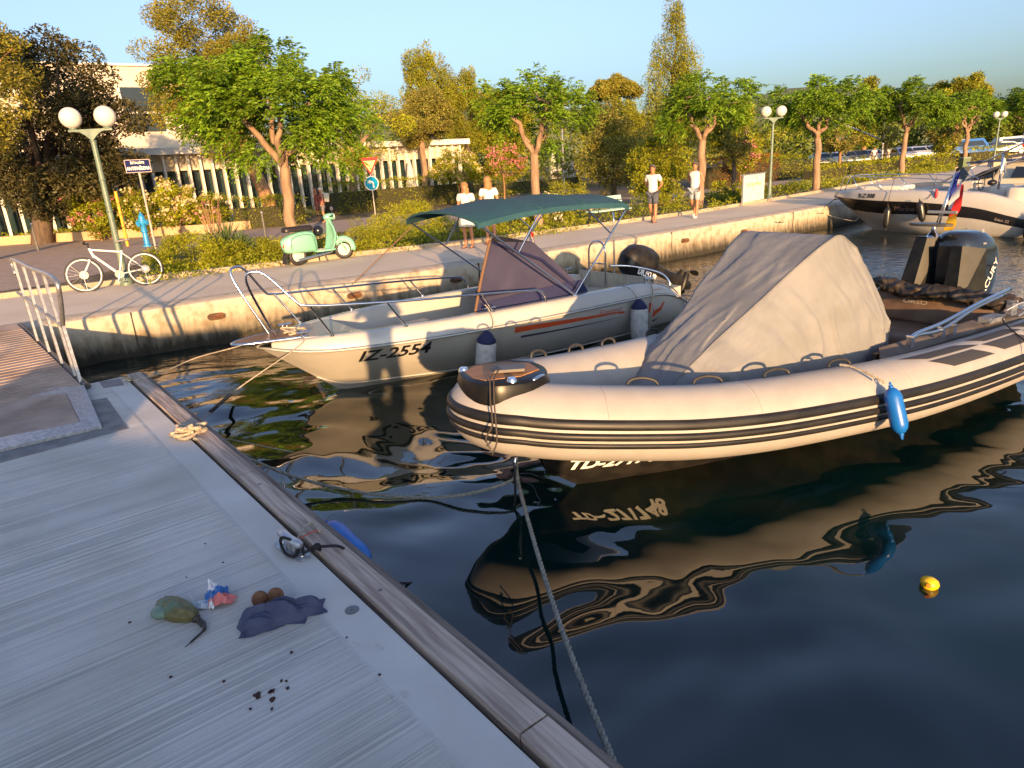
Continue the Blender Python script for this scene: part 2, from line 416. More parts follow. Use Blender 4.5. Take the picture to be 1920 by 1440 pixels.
    # small ripples, stronger away from the lee of the pontoon
    mp = N.new('ShaderNodeMapping'); mp.inputs['Scale'].default_value = (3.2, 8.0, 1); mp.inputs['Rotation'].default_value = (0, 0, .25); L.new(g.outputs['Position'], mp.inputs[0])
    n2 = N.new('ShaderNodeTexNoise'); n2.inputs['Scale'].default_value = 1.0; n2.inputs['Detail'].default_value = 3.5; L.new(mp.outputs[0], n2.inputs[0])
    mask = N.new('ShaderNodeMapRange'); mask.inputs[1].default_value = 8.0; mask.inputs[2].default_value = 14.0
    mask.inputs[3].default_value = 0.0; mask.inputs[4].default_value = 1.0
    L.new(sx.outputs['Y'], mask.inputs[0])
    bp = N.new('ShaderNodeBump'); bp.inputs['Distance'].default_value = .035; L.new(mask.outputs[0], bp.inputs['Strength'])
    L.new(n2.outputs['Fac'], bp.inputs['Height']); L.new(bp.outputs[0], p.inputs['Normal'])
    me.materials.append(M)
    o = bpy.data.objects.new('water', me); COL.objects.link(o); o['kind'] = 'structure'
water()
# ================================================================== PONTOON AND GANGWAY
E0 = gp(232, 706, DK); E1 = gp(1012, 1440, DK)          # inner edge of the timber
O0 = gp(268, 712, DK); O1 = gp(1098, 1440, DK)
ed = (E1 - E0).normalized(); en = Vector((ed.y, -ed.x, 0))
if en.x < 0: en = -en                                    # towards the water (right)
E0 = Vector((E0.x, E0.y, DK))
PLEN = 16.0; PW = 3.1
def deckmat():
    M = bpy.data.materials.new('grooved concrete deck'); M.use_nodes = True; nt = M.node_tree; N = nt.nodes; L = nt.links; p = N['Principled BSDF']
    tc = N.new('ShaderNodeTexCoord')
    sx = N.new('ShaderNodeSeparateXYZ'); L.new(tc.outputs['Object'], sx.inputs[0])
    n0 = N.new('ShaderNodeTexNoise'); n0.inputs['Scale'].default_value = 1.3; n0.inputs['Detail'].default_value = 7; L.new(tc.outputs['Object'], n0.inputs[0])
    # broom lines across the deck: fine ridges, bundled and fading in and out
    mp = N.new('ShaderNodeMapping'); mp.inputs['Scale'].default_value = (62, 0.22, 1); L.new(tc.outputs['Object'], mp.inputs[0])
    n1 = N.new('ShaderNodeTexNoise'); n1.inputs['Scale'].default_value = 1.0; n1.inputs['Detail'].default_value = 5; n1.inputs['Roughness'].default_value = .75; L.new(mp.outputs[0], n1.inputs[0])
    mp2 = N.new('ShaderNodeMapping'); mp2.inputs['Scale'].default_value = (5, 0.5, 1); L.new(tc.outputs['Object'], mp2.inputs[0])
    n2 = N.new('ShaderNodeTexNoise'); n2.inputs['Scale'].default_value = 1.0; n2.inputs['Detail'].default_value = 3; L.new(mp2.outputs[0], n2.inputs[0])
    nf = N.new('ShaderNodeTexNoise'); nf.inputs['Scale'].default_value = 150; nf.inputs['Detail'].default_value = 4; L.new(tc.outputs['Object'], nf.inputs[0])
    # smooth trowelled border along the edges (y < 0.42)
    bd = N.new('ShaderNodeMapRange'); bd.inputs[1].default_value = -0.20; bd.inputs[2].default_value = -0.23; L.new(sx.outputs['Y'], bd.inputs[0])
    m1 = N.new('ShaderNodeMath'); m1.operation = 'MULTIPLY'; L.new(n1.outputs['Fac'], m1.inputs[0]); L.new(bd.outputs[0], m1.inputs[1])
    r = N.new('ShaderNodeValToRGB'); r.color_ramp.elements[0].position = .43; r.color_ramp.elements[0].color = (.44, .44, .42, 1)
    r.color_ramp.elements[1].position = .58; r.color_ramp.elements[1].color = (.76, .72, .67, 1); L.new(n1.outputs['Fac'], r.inputs[0])
    mx = N.new('ShaderNodeMixRGB'); mx.inputs[1].default_value = (.62, .60, .56, 1)
    ml = N.new('ShaderNodeMapRange'); ml.inputs[1].default_value = .35; ml.inputs[2].default_value = .62; ml.inputs[3].default_value = .25; ml.inputs[4].default_value = 1.0; L.new(n2.outputs['Fac'], ml.inputs[0])
    mm_ = N.new('ShaderNodeMath'); mm_.operation = 'MULTIPLY'; L.new(ml.outputs[0], mm_.inputs[0]); L.new(bd.outputs[0], mm_.inputs[1]); L.new(mm_.outputs[0], mx.inputs[0]); L.new(r.outputs[0], mx.inputs[2])
    r3 = N.new('ShaderNodeValToRGB'); r3.color_ramp.elements[0].position = .3; r3.color_ramp.elements[0].color = (.80, .785, .76, 1); r3.color_ramp.elements[1].position = .6; r3.color_ramp.elements[1].color = (1, 1, 1, 1)
    L.new(n0.outputs['Fac'], r3.inputs[0])
    m3 = N.new('ShaderNodeMixRGB'); m3.blend_type = 'MULTIPLY'; m3.inputs[0].default_value = 1; L.new(mx.outputs[0], m3.inputs[1]); L.new(r3.outputs[0], m3.inputs[2])
    ns = N.new('ShaderNodeTexNoise'); ns.inputs['Scale'].default_value = 3.2; ns.inputs['Detail'].default_value = 10; ns.inputs['Roughness'].default_value = .7; L.new(tc.outputs['Object'], ns.inputs[0])
    rs_ = N.new('ShaderNodeValToRGB'); rs_.color_ramp.elements[0].position = .64; rs_.color_ramp.elements[0].color = (1, 1, 1, 1); rs_.color_ramp.elements[1].position = .74; rs_.color_ramp.elements[1].color = (.72, .68, .62, 1); L.new(ns.outputs['Fac'], rs_.inputs[0])
    m5 = N.new('ShaderNodeMixRGB'); m5.blend_type = 'MULTIPLY'; m5.inputs[0].default_value = 1; L.new(m3.outputs[0], m5.inputs[1]); L.new(rs_.outputs[0], m5.inputs[2])
    L.new(m5.outputs[0], p.inputs['Base Color']); p.inputs['Roughness'].default_value = .8
    ad = N.new('ShaderNodeMath'); ad.operation = 'MULTIPLY_ADD'; ad.inputs[1].default_value = .12; L.new(nf.outputs['Fac'], ad.inputs[0])
    r4 = N.new('ShaderNodeMath'); r4.operation = 'MULTIPLY'; L.new(m1.outputs[0], r4.inputs[0]); L.new(n2.outputs['Fac'], r4.inputs[1])
    L.new(r4.outputs[0], ad.inputs[2])
    bp = N.new('ShaderNodeBump'); bp.inputs['Strength'].default_value = 1.0; bp.inputs['Distance'].default_value = .03
    L.new(ad.outputs[0], bp.inputs['Height']); L.new(bp.outputs[0], p.inputs['Normal'])
    return M
# local frame of the pontoon: x along the edge towards the camera, y towards the water
ang = math.atan2(ed.y, ed.x)
def planks(name, c1, c2, sc=(1.2, 22, 22)):
    return mat(name, c1, c2, scale=1.6, rough=0.8, bump=0.5, bscale=2.2, stretch=sc, ramp=(.36, .64), detail=8)
TIMBER = planks('weathered timber', (0.28, 0.215, 0.17), (0.56, 0.45, 0.37))
pon = empty('pontoon', E0, ang, 'floating pontoon with grooved grey concrete deck and weathered timber edge', 'pontoon')
sgn = 1 if Matrix.Rotation(ang, 3, 'Z') @ Vector((0, 1, 0)) @ en > 0 else -1      # +y local is the water side?
Mr = Matrix.Rotation(ang, 3, 'Z')
YS = 1.0 if (Mr @ Vector((0, 1, 0))).dot(en) > 0 else -1.0
mb = MB(); mb.box((PLEN / 2, -YS * PW / 2 , -0.24), (PLEN, PW, 0.48))
deck = mb.build('deck', deckmat(), pon)
# the deck shader expects negative y = inland
if YS < 0:
    deck.data.transform(Matrix.Scale(-1, 4, (0, 1, 0))); deck.scale = (1, -1, 1); deck.data.flip_normals()
TW = abs((O0 - E0).dot(en)) ; TW = max(0.17, min(0.26, TW))
mb = MB()
x = -0.02
for ln in (4.05, 3.3, 5.0, 3.6):
    mb.box((x + ln / 2, YS * (TW * .5 + .022), -0.055), (ln - .012, TW - .03, .14)); x += ln
fend = mb.build('timber_edge', TIMBER, pon)
mb = MB(); mb.box((PLEN / 2, YS * (TW + .03), -0.10), (PLEN, .05, .2)); mb.build('fender_board', planks('fender timber', (.12, .09, .07), (.25, .2, .16)), pon)
mb = MB(); mb.box((PLEN / 2, YS * .012, -0.30), (PLEN, .03, .5)); mb.build('edge_seam', RUBBER, pon)
for xx in (0.4, 2.2, 4.3, 6.1):
    mb = MB(); mb.lathe((xx, YS * (TW * .62), .0145), [(.001, .003), (.013, .002), (.014, 0)], 12); mb.build('bolt_head', mat('dull bolt', (.2, .19, .18), rough=.6, metal=.5), pon)
capp = gp(660, 1144, DK); lc = Mr.transposed() @ (capp - E0)
mb = MB(); mb.lathe((lc.x, lc.y, 0.0), [(.001, .006), (.03, .006), (.036, .003), (.036, -.01)], 20); mb.lathe((lc.x, lc.y, .004), [(.001, .0045), (.006, .0045), (.006, 0)], 10)
mb.build('anchor_cap', mat('grey cap metal', (.2, .2, .2), rough=.5, metal=.6), pon)
# recessed dark panels at the shore end
def local(px, py): 
    v = Mr.transposed() @ (gp(px, py, DK) - E0); return (v.x, v.y)
DARKPAN = mat('damp metal cover plate', (.13, .13, .135), (.2, .2, .2), scale=6, rough=.6)
mb = MB(); q = [local(*p) for p in ((168, 752), (200, 746), (241, 804), (0, 868), (0, 840), (190, 800))]
mb.prism(q, -.02, .004); mb.build('cover_plate', DARKPAN, pon)
mb = MB(); q = [local(*p) for p in ((186, 716), (225, 710), (232, 722), (194, 728))]
mb.prism(q, -.02, .004); mb.build('cover_plate', mat('brown hatch', (.16, .14, .15), (.22, .2, .2), scale=5, rough=.6), pon)

# ---- gangway
GW_L = [gp(-330, 905, DK + .03), gp(-420, 640, 0.03)]        # far-left side, outside the frame
g_rt = gp(158, 722, DK + .05); g_rb = gp(190, 800, DK + .02)
g_top = gp(48, 618, 0.05)
gax = (g_top - g_rt); gax.z = 0; gl = gax.length; gax.normalize(); gn = Vector((-gax.y, gax.x, 0))     # along towards the quay
if gn.x > 0: gn = -gn                                         # towards the left side of the gangway
gang = empty('gangway', (g_rt.x, g_rt.y, 0), 0, 'sloping gangway of brown planks with a metal frame and rail, left of the pontoon end', 'gangway')
def gpt(a, b, z):                                             # a along, b across
    p = gax * a + gn * b; return Vector((p.x, p.y, z))
za, zb = DK + .06, 0.06
def gz(a): return za + (zb - za) * max(0, min(1, a / gl))
PLK = mat('gangway planks', (.28, .20, .155), (.46, .35, .28), scale=2.0, rough=.8, bump=.4, bscale=3, stretch=None, ramp=(.35, .65))
GWID = 1.75
mb = MB(); npl = int((gl + .75) / .145)
for i in range(npl):
    a = 0.02 + i * .145
    z = gz(a)
    mb.add([gpt(a, .03, z - .03), gpt(a + .136, .03, z - .03), gpt(a + .136, GWID, z - .03), gpt(a, GWID, z - .03),
            gpt(a, .03, z), gpt(a + .136, .03, z), gpt(a + .136, GWID, z), gpt(a, GWID, z)],
           [(3, 2, 1, 0), (4, 5, 6, 7), (0, 1, 5, 4), (1, 2, 6, 5), (2, 3, 7, 6), (3, 0, 4, 7)])
mb.build('walkway_planks', PLK, gang)
mb = MB()
for b in (-.02, GWID + .02):
    mb.tube([gpt(-.02, b, gz(0) - .03), gpt(gl + .7, b, gz(gl) - .03)], .045, 4)
mb.build('side_beam', mat('painted beam', (.1, .09, .09), rough=.5, metal=.5), gang)
# hinged ramp flap with planks framed in galvanised steel lying on the pontoon
fl = [gp(158, 724, DK + .05), gp(191, 801, DK + .016), gp(-260, 905, DK + .016), gp(-300, 760, DK + .05)]
fl = [p - gang.location for p in fl]
def flp(u, v, dz=0.0):
    p = fl[0].lerp(fl[1], v).lerp(fl[3].lerp(fl[2], v), u); return Vector((p.x, p.y, p.z + dz))
def slab(mb, u0, u1, v0, v1, t):
    mb.add([flp(u0, v0, -.012), flp(u1, v0, -.012), flp(u1, v1, -.012), flp(u0, v1, -.012), flp(u0, v0, t), flp(u1, v0, t), flp(u1, v1, t), flp(u0, v1, t)],
           [(3, 2, 1, 0), (4, 5, 6, 7), (0, 1, 5, 4), (1, 2, 6, 5), (2, 3, 7, 6), (3, 0, 4, 7)])
mb = MB(); slab(mb, 0, 1, 0, .17, .012); slab(mb, 0, 1, .84, 1, .012); slab(mb, 0, .085, .17, .84, .0121)
flap = mb.build('ramp_flap', GALV, gang)
mb = MB()
for k in range(5): slab(mb, .087, 1, .175 + k * .133, .175 + k * .133 + .126, .008)
mb.build('ramp_planks', PLK, flap)
# handrail on the right side: lower leaning post, uprights, top and middle rails
def rail_pt(px, py, a): 
    "point of the gangway's right side plane at distance a along"
    d = ray(px, py); o = Vector((0, 0, CAM_Z)); n = Vector((gax.y, -gax.x, 0)); A = Vector((g_rt.x, g_rt.y, 0))
    t = (A - o).dot(n) / d.dot(n); return o + d * t - gang.location
ALU = mat('dull aluminium', (.5, .49, .46), (.38, .37, .35), scale=20, rough=.4, metal=.85)
tl = rail_pt(22, 487, 0); tr = rail_pt(101, 522, 0); ml = rail_pt(33, 548, 0); mr_ = rail_pt(118, 612, 0)
hr = MB()
def flat(mb, a, b, w, t):
    a, b = Vector(a), Vector(b); d = (b - a).normalized(); s = d.cross(gn).normalized() * w; q = gn * t
    mb.add([a - s - q, a + s - q, a + s + q, a - s + q, b - s - q, b + s - q, b + s + q, b - s + q], [(0, 1, 2, 3), (7, 6, 5, 4), (0, 4, 5, 1), (1, 5, 6, 2), (2, 6, 7, 3), (3, 7, 4, 0)])
hr = MB(); hr.tube(catmull([tl + Vector((0, 0, -.2)), tl, tl.lerp(tr, .5), tr, rail_pt(113, 560, 0), mr_], 5), .026, 10)
top = hr.build('handrail', ALU, gang, smooth=True)
hr = MB(); hr.tube([ml, ml.lerp(mr_, .5), mr_], .02, 8); hr.build('middle_rail', ALU, gang, smooth=True)
for t in (0.04, .30, .55, .78):
    p = tl.lerp(tr, t); q = Vector((p.x, p.y, gz((p).dot(gax)) - .02)) - gax * (.18 + .2 * t)
    mb = MB(); flat(mb, p, q, .03, .014); mb.build('rail_post', ALU, gang)
mb = MB(); flat(mb, mr_ + Vector((0, 0, .05)), rail_pt(152, 720, 0), .032, .016); mb.build('rail_post', ALU, gang)

# ---- things lying on the pontoon
def frame_at(px, py, z=DK): return gp(px, py, z)
cl = empty('mooring_cleat', gp(548, 1033, DK), ang + .12, 'small galvanised mooring cleat bolted beside the timber edge', 'cleat')
mb = MB(); bp_ = [(.17 * math.cos(a) * (1 if abs(math.cos(a)) < .7 else 1), .055 * math.sin(a)) for a in [i * PI / 12 for i in range(24)]]
bp_ = [(max(-.13, min(.13, x)) + (.03 * x / .17), y) for x, y in bp_]
mb.prism(bp_, 0.001, .012); mb.build('base_plate', GALV, cl)
for x in (.115, -.115):
    mb = MB(); mb.lathe((x, 0, .012), [(.001, .008), (.014, .006), (.016, 0)], 8); mb.build('bolt_head', STEEL, cl)
mb = MB(); mb.tube([(-.03, 0, .01), (-.035, 0, .07)], .02, 10); mb.tube([(.03, 0, .01), (.035, 0, .07)], .02, 10)
mb.tube([(-.125, 0, .082), (-.11, 0, .084), (-.05, 0, .078), (.05, 0, .078), (.11, 0, .084), (.125, 0, .082)], [.012, .026, .027, .027, .026, .012], 12)
mb.build('horn', mat('worn cleat metal', (.62, .62, .64), (.45, .46, .5), scale=30, rough=.38, metal=.7), cl, smooth=True, auto=50)

def rope(name, pts, r, m, label, cat='rope', n=8, lay=True, group=None):
    P = catmull(pts, n); mb = MB()
    if lay and r > .009:
        # three strands twisted round the line
        L = 0.0; D = [0]
        for a, b in zip(P, P[1:]): L += (b - a).length; D.append(L)
        k = max(2, min(900, int(L / (r * 1.0)))); Q = []; 
        for i in range(k + 1):
            s = L * i / k; j = max(0, min(len(D) - 2, next((q for q in range(len(D) - 1) if D[q + 1] >= s), len(D) - 2)))
            t = (s - D[j]) / max(1e-6, D[j + 1] - D[j]); Q.append(P[j].lerp(P[j + 1], t))
        for st in range(3):
            S = []
            for i, p in enumerate(Q):
                t = (Q[min(i + 1, k)] - Q[max(i - 1, 0)]).normalized(); u = t.cross(Vector((0, 0, 1)))
                if u.length < .05: u = Vector((1, 0, 0))
                u.normalize(); w = t.cross(u); a = 2 * PI * (st / 3 + i / 9.0)
                S.append(p + (u * math.cos(a) + w * math.sin(a)) * r * .48)
            mb.tube(S, r * .58, 5)
    else: mb.tube(P, r, 7)
    o = mb.build(name, m, smooth=True); 
    if label: tag(o, label, cat, group)
    return o
# black rope tied on the cleat, over the edge into the water
rope('mooring_rope', [gp(545, 1012, DK + .10), gp(528, 1008, DK + .10), gp(527, 1020, DK + .02), gp(536, 1038, DK + .03), gp(552, 1042, DK + .02), gp(566, 1020, DK + .03), gp(570, 1035, DK + .03), gp(590, 1027, DK + .04), gp(612, 1024, DK + .05), gp(640, 1026, DK + .03), gp(668, 1052, DK - .12), gp(700, 1078, W + .25), gp(745, 1093, W + .06), gp(790, 1090, W - .02), gp(830, 1070, W - .12)], .009, ROPEB, 'black mooring rope knotted on the cleat and running off the timber edge into the water', lay=False)
mb = MB(); c = gp(592, 1027, DK + .045)
for k in range(3): mb.tube([c + Vector((.022 * math.cos(t + k), .022 * math.sin(t + k) * (.6 + .4 * k / 2), .015 * math.sin(t * 1.5 + k * 2))) for t in [i * 2 * PI / 14 for i in range(14)]], .011, 7, closed=True)
mb.build('rope_knot', ROPEB, bpy.data.objects['mooring_rope'])
rope('short_line', [gp(556, 1018, DK + .08), gp(560, 1006, DK + .06), gp(575, 985, DK + .06), gp(588, 982, DK + .05), gp(600, 998, DK + .02), gp(612, 1008, DK - .1)], .007, ROPE, 'thin white line looped from the cleat over the timber edge', lay=False)
rope('short_line', [gp(558, 1014, DK + .07), gp(575, 1002, DK + .05), gp(592, 996, DK + .03), gp(612, 1000, DK + .0)], .005, mat('faded red rope', (.5, .12, .08), rough=.9), 'short faded red line running from the cleat across the timber', lay=False)
# blue fender hanging outside the pontoon edge
def fender(name, p, axis, ln, r, m, mcap, label, group=None, blunt=False):
    root = empty(name, p, 0, label, 'fender', group); q = Vector(axis).normalized()
    mb = MB(); h = ln / 2
    if blunt: prof = [(r * .35, -h), (r * .85, -h * .93), (r, -h * .8), (r * 1.02, 0), (r, h * .8), (r * .96, h * .93)]
    else: prof = [(r * .28, -h), (r * .55, -h * .93), (r * .86, -h * .78), (r, -h * .58), (r, h * .58), (r * .86, h * .78), (r * .55, h * .93), (r * .28, h)]
    mb.lathe((0, 0, 0), prof, 24, q); mb.build('body', m, root, smooth=True, auto=60)
    for s in (1, -1):
        mb = MB()
        if blunt and s > 0: mb.lathe((0, 0, 0), [(r * .97, h * .9), (r * .92, h * 1.05), (r * .45, h * 1.4), (r * .15, h * 1.5)], 16, q)
        elif blunt: mb.lathe((0, 0, 0), [(r * .35, -h * 1.14), (r * .42, -h * 1.02), (r * .3, -h * .98)], 16, q)
        else:
            mb.lathe((0, 0, 0), [(r * .3, s * h * .96), (r * .26, s * h * 1.1)], 12, q)
            u = q.orthogonal().normalized(); c = q * s * h * 1.14
            mb.tube([c + (q * math.cos(t) + u * math.sin(t)) * r * .26 for t in [i * 2 * PI / 12 for i in range(12)]], r * .1, 6, closed=True)
        mb.build('end_eye' if not blunt else 'end_cap', mcap, root, smooth=True)
    return root
BLUEF = mat('blue vinyl', (.012, .13, .5), (.02, .17, .55), scale=8, rough=.4)
fender('blue_fender', gp(648, 1022, W + .40), (ed.x, ed.y, -.1), .55, .09, BLUEF, BLUEF, 'blue fender lying half hidden along the pontoon timber edge')
# soft crumpled things
def lump(name, c, r, m, label, cat, seed=0, sx=1, sy=1, sz=.5, rz=0, amp=.25, fr=3.0, sub=28, fold=0.0):
    from mathutils import noise
    mb = MB(); R = []
    for i in range(sub + 1):
        a = -PI / 2 * .55 + (PI / 2 * 1.53) * i / sub; row = []
        for j in range(sub * 2):
            b = 2 * PI * j / (sub * 2); d = Vector((math.cos(a) * math.cos(b), math.cos(a) * math.sin(b), math.sin(a)))
            k = 1 + amp * noise.noise(d * fr + Vector((seed, 3.1, 7))) + amp * .4 * noise.noise(d * fr * 3 + Vector((seed, 1, 2)))
            if fold: k += fold * (abs(noise.noise(d * fr * 1.3 + Vector((2, seed, 1)))) ** .5 - .5)
            p = Vector((d.x * sx, d.y * sy, d.z * sz)) * k * r
            row.append(p)
        R.append(row)
    zmin = 0
    for row in R:
        for p in row: p.z = max(p.z + sz * r * .35, .002)
    M3 = Matrix.Rotation(rz, 3, 'Z'); R = [[M3 @ p for p in row] for row in R]
    mb.rings(R); o = mb.build(name, m, smooth=True); o.location = c; tag(o, label, cat); return o
GREENB = mat('mouldy translucent plastic', (.10, .17, .11), (.14, .12, .035), scale=9, rough=.45, bump=.5, bscale=30, ramp=(.38, .56))
bag = lump('plastic_bag', gp(332, 1150, DK), .115, GREENB, 'mouldy green plastic bag twisted into a thin dark tail, lying on the deck', 'bag', 2, 1.3, .56, .5, -.55, .10, 2.2, fold=.10)
mb = MB(); p0 = gp(376, 1166, DK + .02) - bag.location; mb.tube(catmull([p0 + Vector((-.03, .01, .02)), p0, gp(384, 1178, DK + .02) - bag.location, gp(368, 1195, DK + .012) - bag.location, gp(347, 1213, DK + .006) - bag.location], 5), [.024] * 3 + [.017] * 5 + [.010] * 4 + [.006] * 6 + [.002] * 3, 7)
mb.build('twisted_tail', mat('dark wet plastic', (.03, .025, .02), rough=.4), bag, smooth=True)
mb = MB(); mb.ball(gp(306, 1146, DK + .025) - bag.location, .052, 10, (1.2, 1.0, .6)); mb.build('pale_end', mat('pale green plastic', (.15, .23, .17), rough=.4), bag, smooth=True)
CLOTH = mat('slate blue cloth', (.055, .065, .125), (.075, .085, .15), scale=12, rough=.9, bump=.4, bscale=90)
clo = empty('crumpled_cloth', gp(524, 1162, DK), 0, 'crumpled slate blue cloth lying on the deck against two brown balls', 'cloth')
def cloth_piece(px, py, ax, ay, h, rz, seed):
    from mathutils import noise
    c = gp(px, py, DK) - clo.location; mb = MB(); R = []; n = 46
    for i in range(n):
        row = []
        for j in range(n):
            u, v = i / (n - 1) * 2 - 1, j / (n - 1) * 2 - 1; d = math.sqrt(u * u + v * v) / .97
            base = max(0, 1 - d ** 2.2)
            ph = u * 1.2 + v * 4.2 + 1.3 * noise.noise(Vector((u * 1.3, v * 1.3, seed))); fo = .5 + .5 * math.sin(ph * 1.6 + seed) + .22 * math.sin(ph * 4.1 + seed * 2)
            z = h * base ** .45 * (.62 + .26 * fo) + .003 * noise.noise(Vector((u * 20, v * 20, 1)))
            w = 1 + .18 * noise.noise(Vector((u * 1.5, v * 1.5, seed + 5)))
            p = Vector((u * ax * w, v * ay * w, 0)); p.rotate(Matrix.Rotation(rz, 3, 'Z')); row.append((c.x + p.x, c.y + p.y, max(z, .003)))
        R.append(row)
    mb.grid(R); return mb
cloth_piece(492, 1168, .115, .085, .12, .35, 1).build('cloth_fold', CLOTH, clo, smooth=True)
cloth_piece(530, 1158, .12, .075, .13, .1, 4).build('cloth_fold', CLOTH, clo, smooth=True)
cloth_piece(572, 1146, .10, .06, .10, .35, 8).build('cloth_fold', CLOTH, clo, smooth=True)
CORK = mat('rusty brown cork', (.17, .07, .03), (.28, .13, .06), scale=22, rough=.85, bump=.6, bscale=60)
for k, (px, py, lb) in enumerate(((490, 1128, 'rusty brown ball on the deck beside the cloth, the one farther from the water'), (519, 1122, 'rusty brown ball on the deck behind the cloth, the one nearer the water'))):
    mb = MB(); mb.ball((0, 0, .042), .042, 14); o = mb.build('cork_ball', CORK, smooth=True); o.location = gp(px, py + 8, DK); tag(o, lb, 'ball', 'two brown balls beside the cloth')
def sheet(name, px, py, s, m, lb, seed, par=None, rz=0, asp=1.0, h=.05):
    from mathutils import noise
    mb = MB(); R = []; n = 16
    for i in range(n):
        row = []
        for j in range(n):
            u, v = i / (n - 1) - .5, j / (n - 1) - .5
            z = h * (.5 + .5 * noise.noise(Vector((u * 3.2 + seed, v * 3.2, seed))) + .35 * abs(noise.noise(Vector((u * 6, v * 6 + seed, 1))))) * (.35 + 1.3 * math.exp(-(u * u + v * v) * 5))
            p = Vector((u * s * asp * (1 + .4 * noise.noise(Vector((v * 3, seed, 1)))), v * s, 0)); p.rotate(Matrix.Rotation(rz, 3, 'Z')); row.append((p.x, p.y, z))
        R.append(row)
    mb.grid(R); o = mb.build(name, m, par); 
    if par is None: o.location = gp(px, py, DK); tag(o, lb, 'litter')
    else: o.location = gp(px, py, DK) - par.location
    return o
wr = sheet('plastic_wrapper', 408, 1122, .10, mat('blue printed wrapper', (.02, .13, .4), rough=.35), 'crumpled blue, white and pink plastic wrapper lying on the deck', 3, None, .4, 1.2, .07)
sheet('white_panel', 402, 1120, .05, mat('white wrapper', (.75, .75, .78), rough=.35), '', 5, wr, .9, 1.3, .10)
sheet('pink_panel', 418, 1132, .085, mat('pink wrapper', (.6, .16, .15), rough=.4), '', 7, wr, .2, 1.5, .06)
sheet('label_panel', 399, 1142, .035, mat('white wrapper', (.75, .75, .78)), '', 9, wr, .2, .7, .05)
wr2 = sheet('clear_wrapper', 378, 1136, .085, mat('clear film', (.42, .5, .56), rough=.15), 'clear plastic film with a thin white stick, lying left of the wrapper', 11, None, .1, 1.4, .03)
mb = MB(); a = gp(354, 1112, DK + .03) - wr2.location; b = gp(366, 1134, DK + .01) - wr2.location; mb.tube([a, b], .002, 6); mb.build('white_stick', WHITEP, wr2)
# small dark stains and crumbs on the deck
mb = MB(); rs = random.Random(5)
for px, py, s in ((482, 1304, .014), (511, 1296, .012), (507, 1299, .009), (512, 1312, .014), (540, 1291, .008), (484, 1309, .01), (420, 1278, .007), (546, 1224, .007), (470, 1330, .006), (510, 1330, .006), (528, 1277, .006), (537, 1278, .005), (243, 1168, .008), (350, 1083, .005), (385, 1020, .005), (418, 1055, .005), (320, 1270, .006), (712, 1266, .006), (650, 1196, .005)):
    c = gp(px, py, DK)
    q = [(c.x + s * (.6 + .8 * rs.random()) * math.cos(a), c.y + s * (.6 + .8 * rs.random()) * math.sin(a)) for a in [i * PI / 4 for i in range(8)]]
    mb.prism(q, DK + .001, DK + .005)
tag(mb.build('dirt_crumbs', mat('reddish dirt', (.05, .02, .015), rough=.9)), None, None, None, 'stuff')['label'] = 'small dark crumbs of dirt scattered on the pontoon deck'
# rope knot on the timber
def tangle(name, c, rad, n, r, m, label, seed=1, flat=.5):
    rs = random.Random(seed); pts = []
    for i in range(n):
        a = i * 2.4 + rs.random(); k = rad * (.45 + .55 * rs.random())
        pts.append(Vector((math.cos(a) * k, math.sin(a) * k * .7, .015 + rad * flat * rs.random())))
    mb = MB(); mb.tube(catmull(pts, 7), r, 7); o = mb.build(name, m, smooth=True); o.location = c; tag(o, label, 'rope'); return o
KN = gp(352, 818, DK)
tangle('rope_bundle', KN, .19, 24, .017, ROPE, 'tangled bundle of cream rope knotted on the timber edge of the pontoon', 4, .55)
tangle('rope_bundle', gp(240, 716, DK), .1, 9, .011, ROPE, 'small cream rope tangle at the far corner of the pontoon', 9, .5)
# ================================================================== BOATS
def frame(O, deg):
    """root at the waterline, local x = aft, local y = the side away from the camera, z up"""
    return Vector((O[0], O[1], W)), math.radians(deg)
def hull_fn(sheer, chine, keel, n=48, flare=0.0, m=8):
    """rows of half sections; each of sheer/chine/keel is a list of (t, (s, h, z))"""
    def cv(tab, t): return Vector([sminterp([(a, p[k]) for a, p in tab], t) for k in range(3)])
    rows = []
    for i in range(n + 1):
        t = i / n; K, C_, S = cv(keel, t), cv(chine, t), cv(sheer, t); row = []
        for j in range(4): row.append(K.lerp(C_, j / 4))
        for j in range(m + 1):
            u = j / m; p = C_.lerp(S, u); p.y += flare * math.sin(PI * u) * min(1, t * 4) * .08; row.append(p)
        rows.append(row)
    return rows
def surf_point(rows, s, z, side=-1, off=0.004):
    """point on the topsides at distance aft s and height z"""
    best = None
    for i in range(len(rows) - 1):
        a, b = rows[i], rows[i + 1]
        for j in range(4, len(a) - 1):
            pass
    # march: find row pair where the section at height z brackets s
    pts = []
    for r in rows:
        q = None
        for j in range(4, len(r) - 1):
            z0, z1 = r[j].z, r[j + 1].z
            if (z0 - z) * (z1 - z) <= 0 and abs(z1 - z0) > 1e-6:
                q = r[j].lerp(r[j + 1], (z - z0) / (z1 - z0)); break
        if q is None: q = r[-1] if z > r[-1].z else r[4]
        pts.append(q)
    for a, b in zip(pts, pts[1:]):
        if (a.x - s) * (b.x - s) <= 0 and abs(b.x - a.x) > 1e-6:
            p = a.lerp(b, (s - a.x) / (b.x - a.x)); break
    else: p = pts[-1] if s > pts[-1].x else pts[0]
    return Vector((p.x, side * (p.y + off), z))
def mirror_rows(rows): return [[Vector((p.x, -p.y, p.z)) for p in r] for r in rows]
def hull_mesh(rows):
    mb = MB(); full = [[Vector((p.x, -p.y, p.z)) for p in r[::-1]] + list(r[1:]) for r in rows]
    mb.rings(full, closed=False, cap=False)
    last = full[-1]; n = len(last)
    mb.add([tuple(p) for p in last], [tuple(range(n))])
    return mb
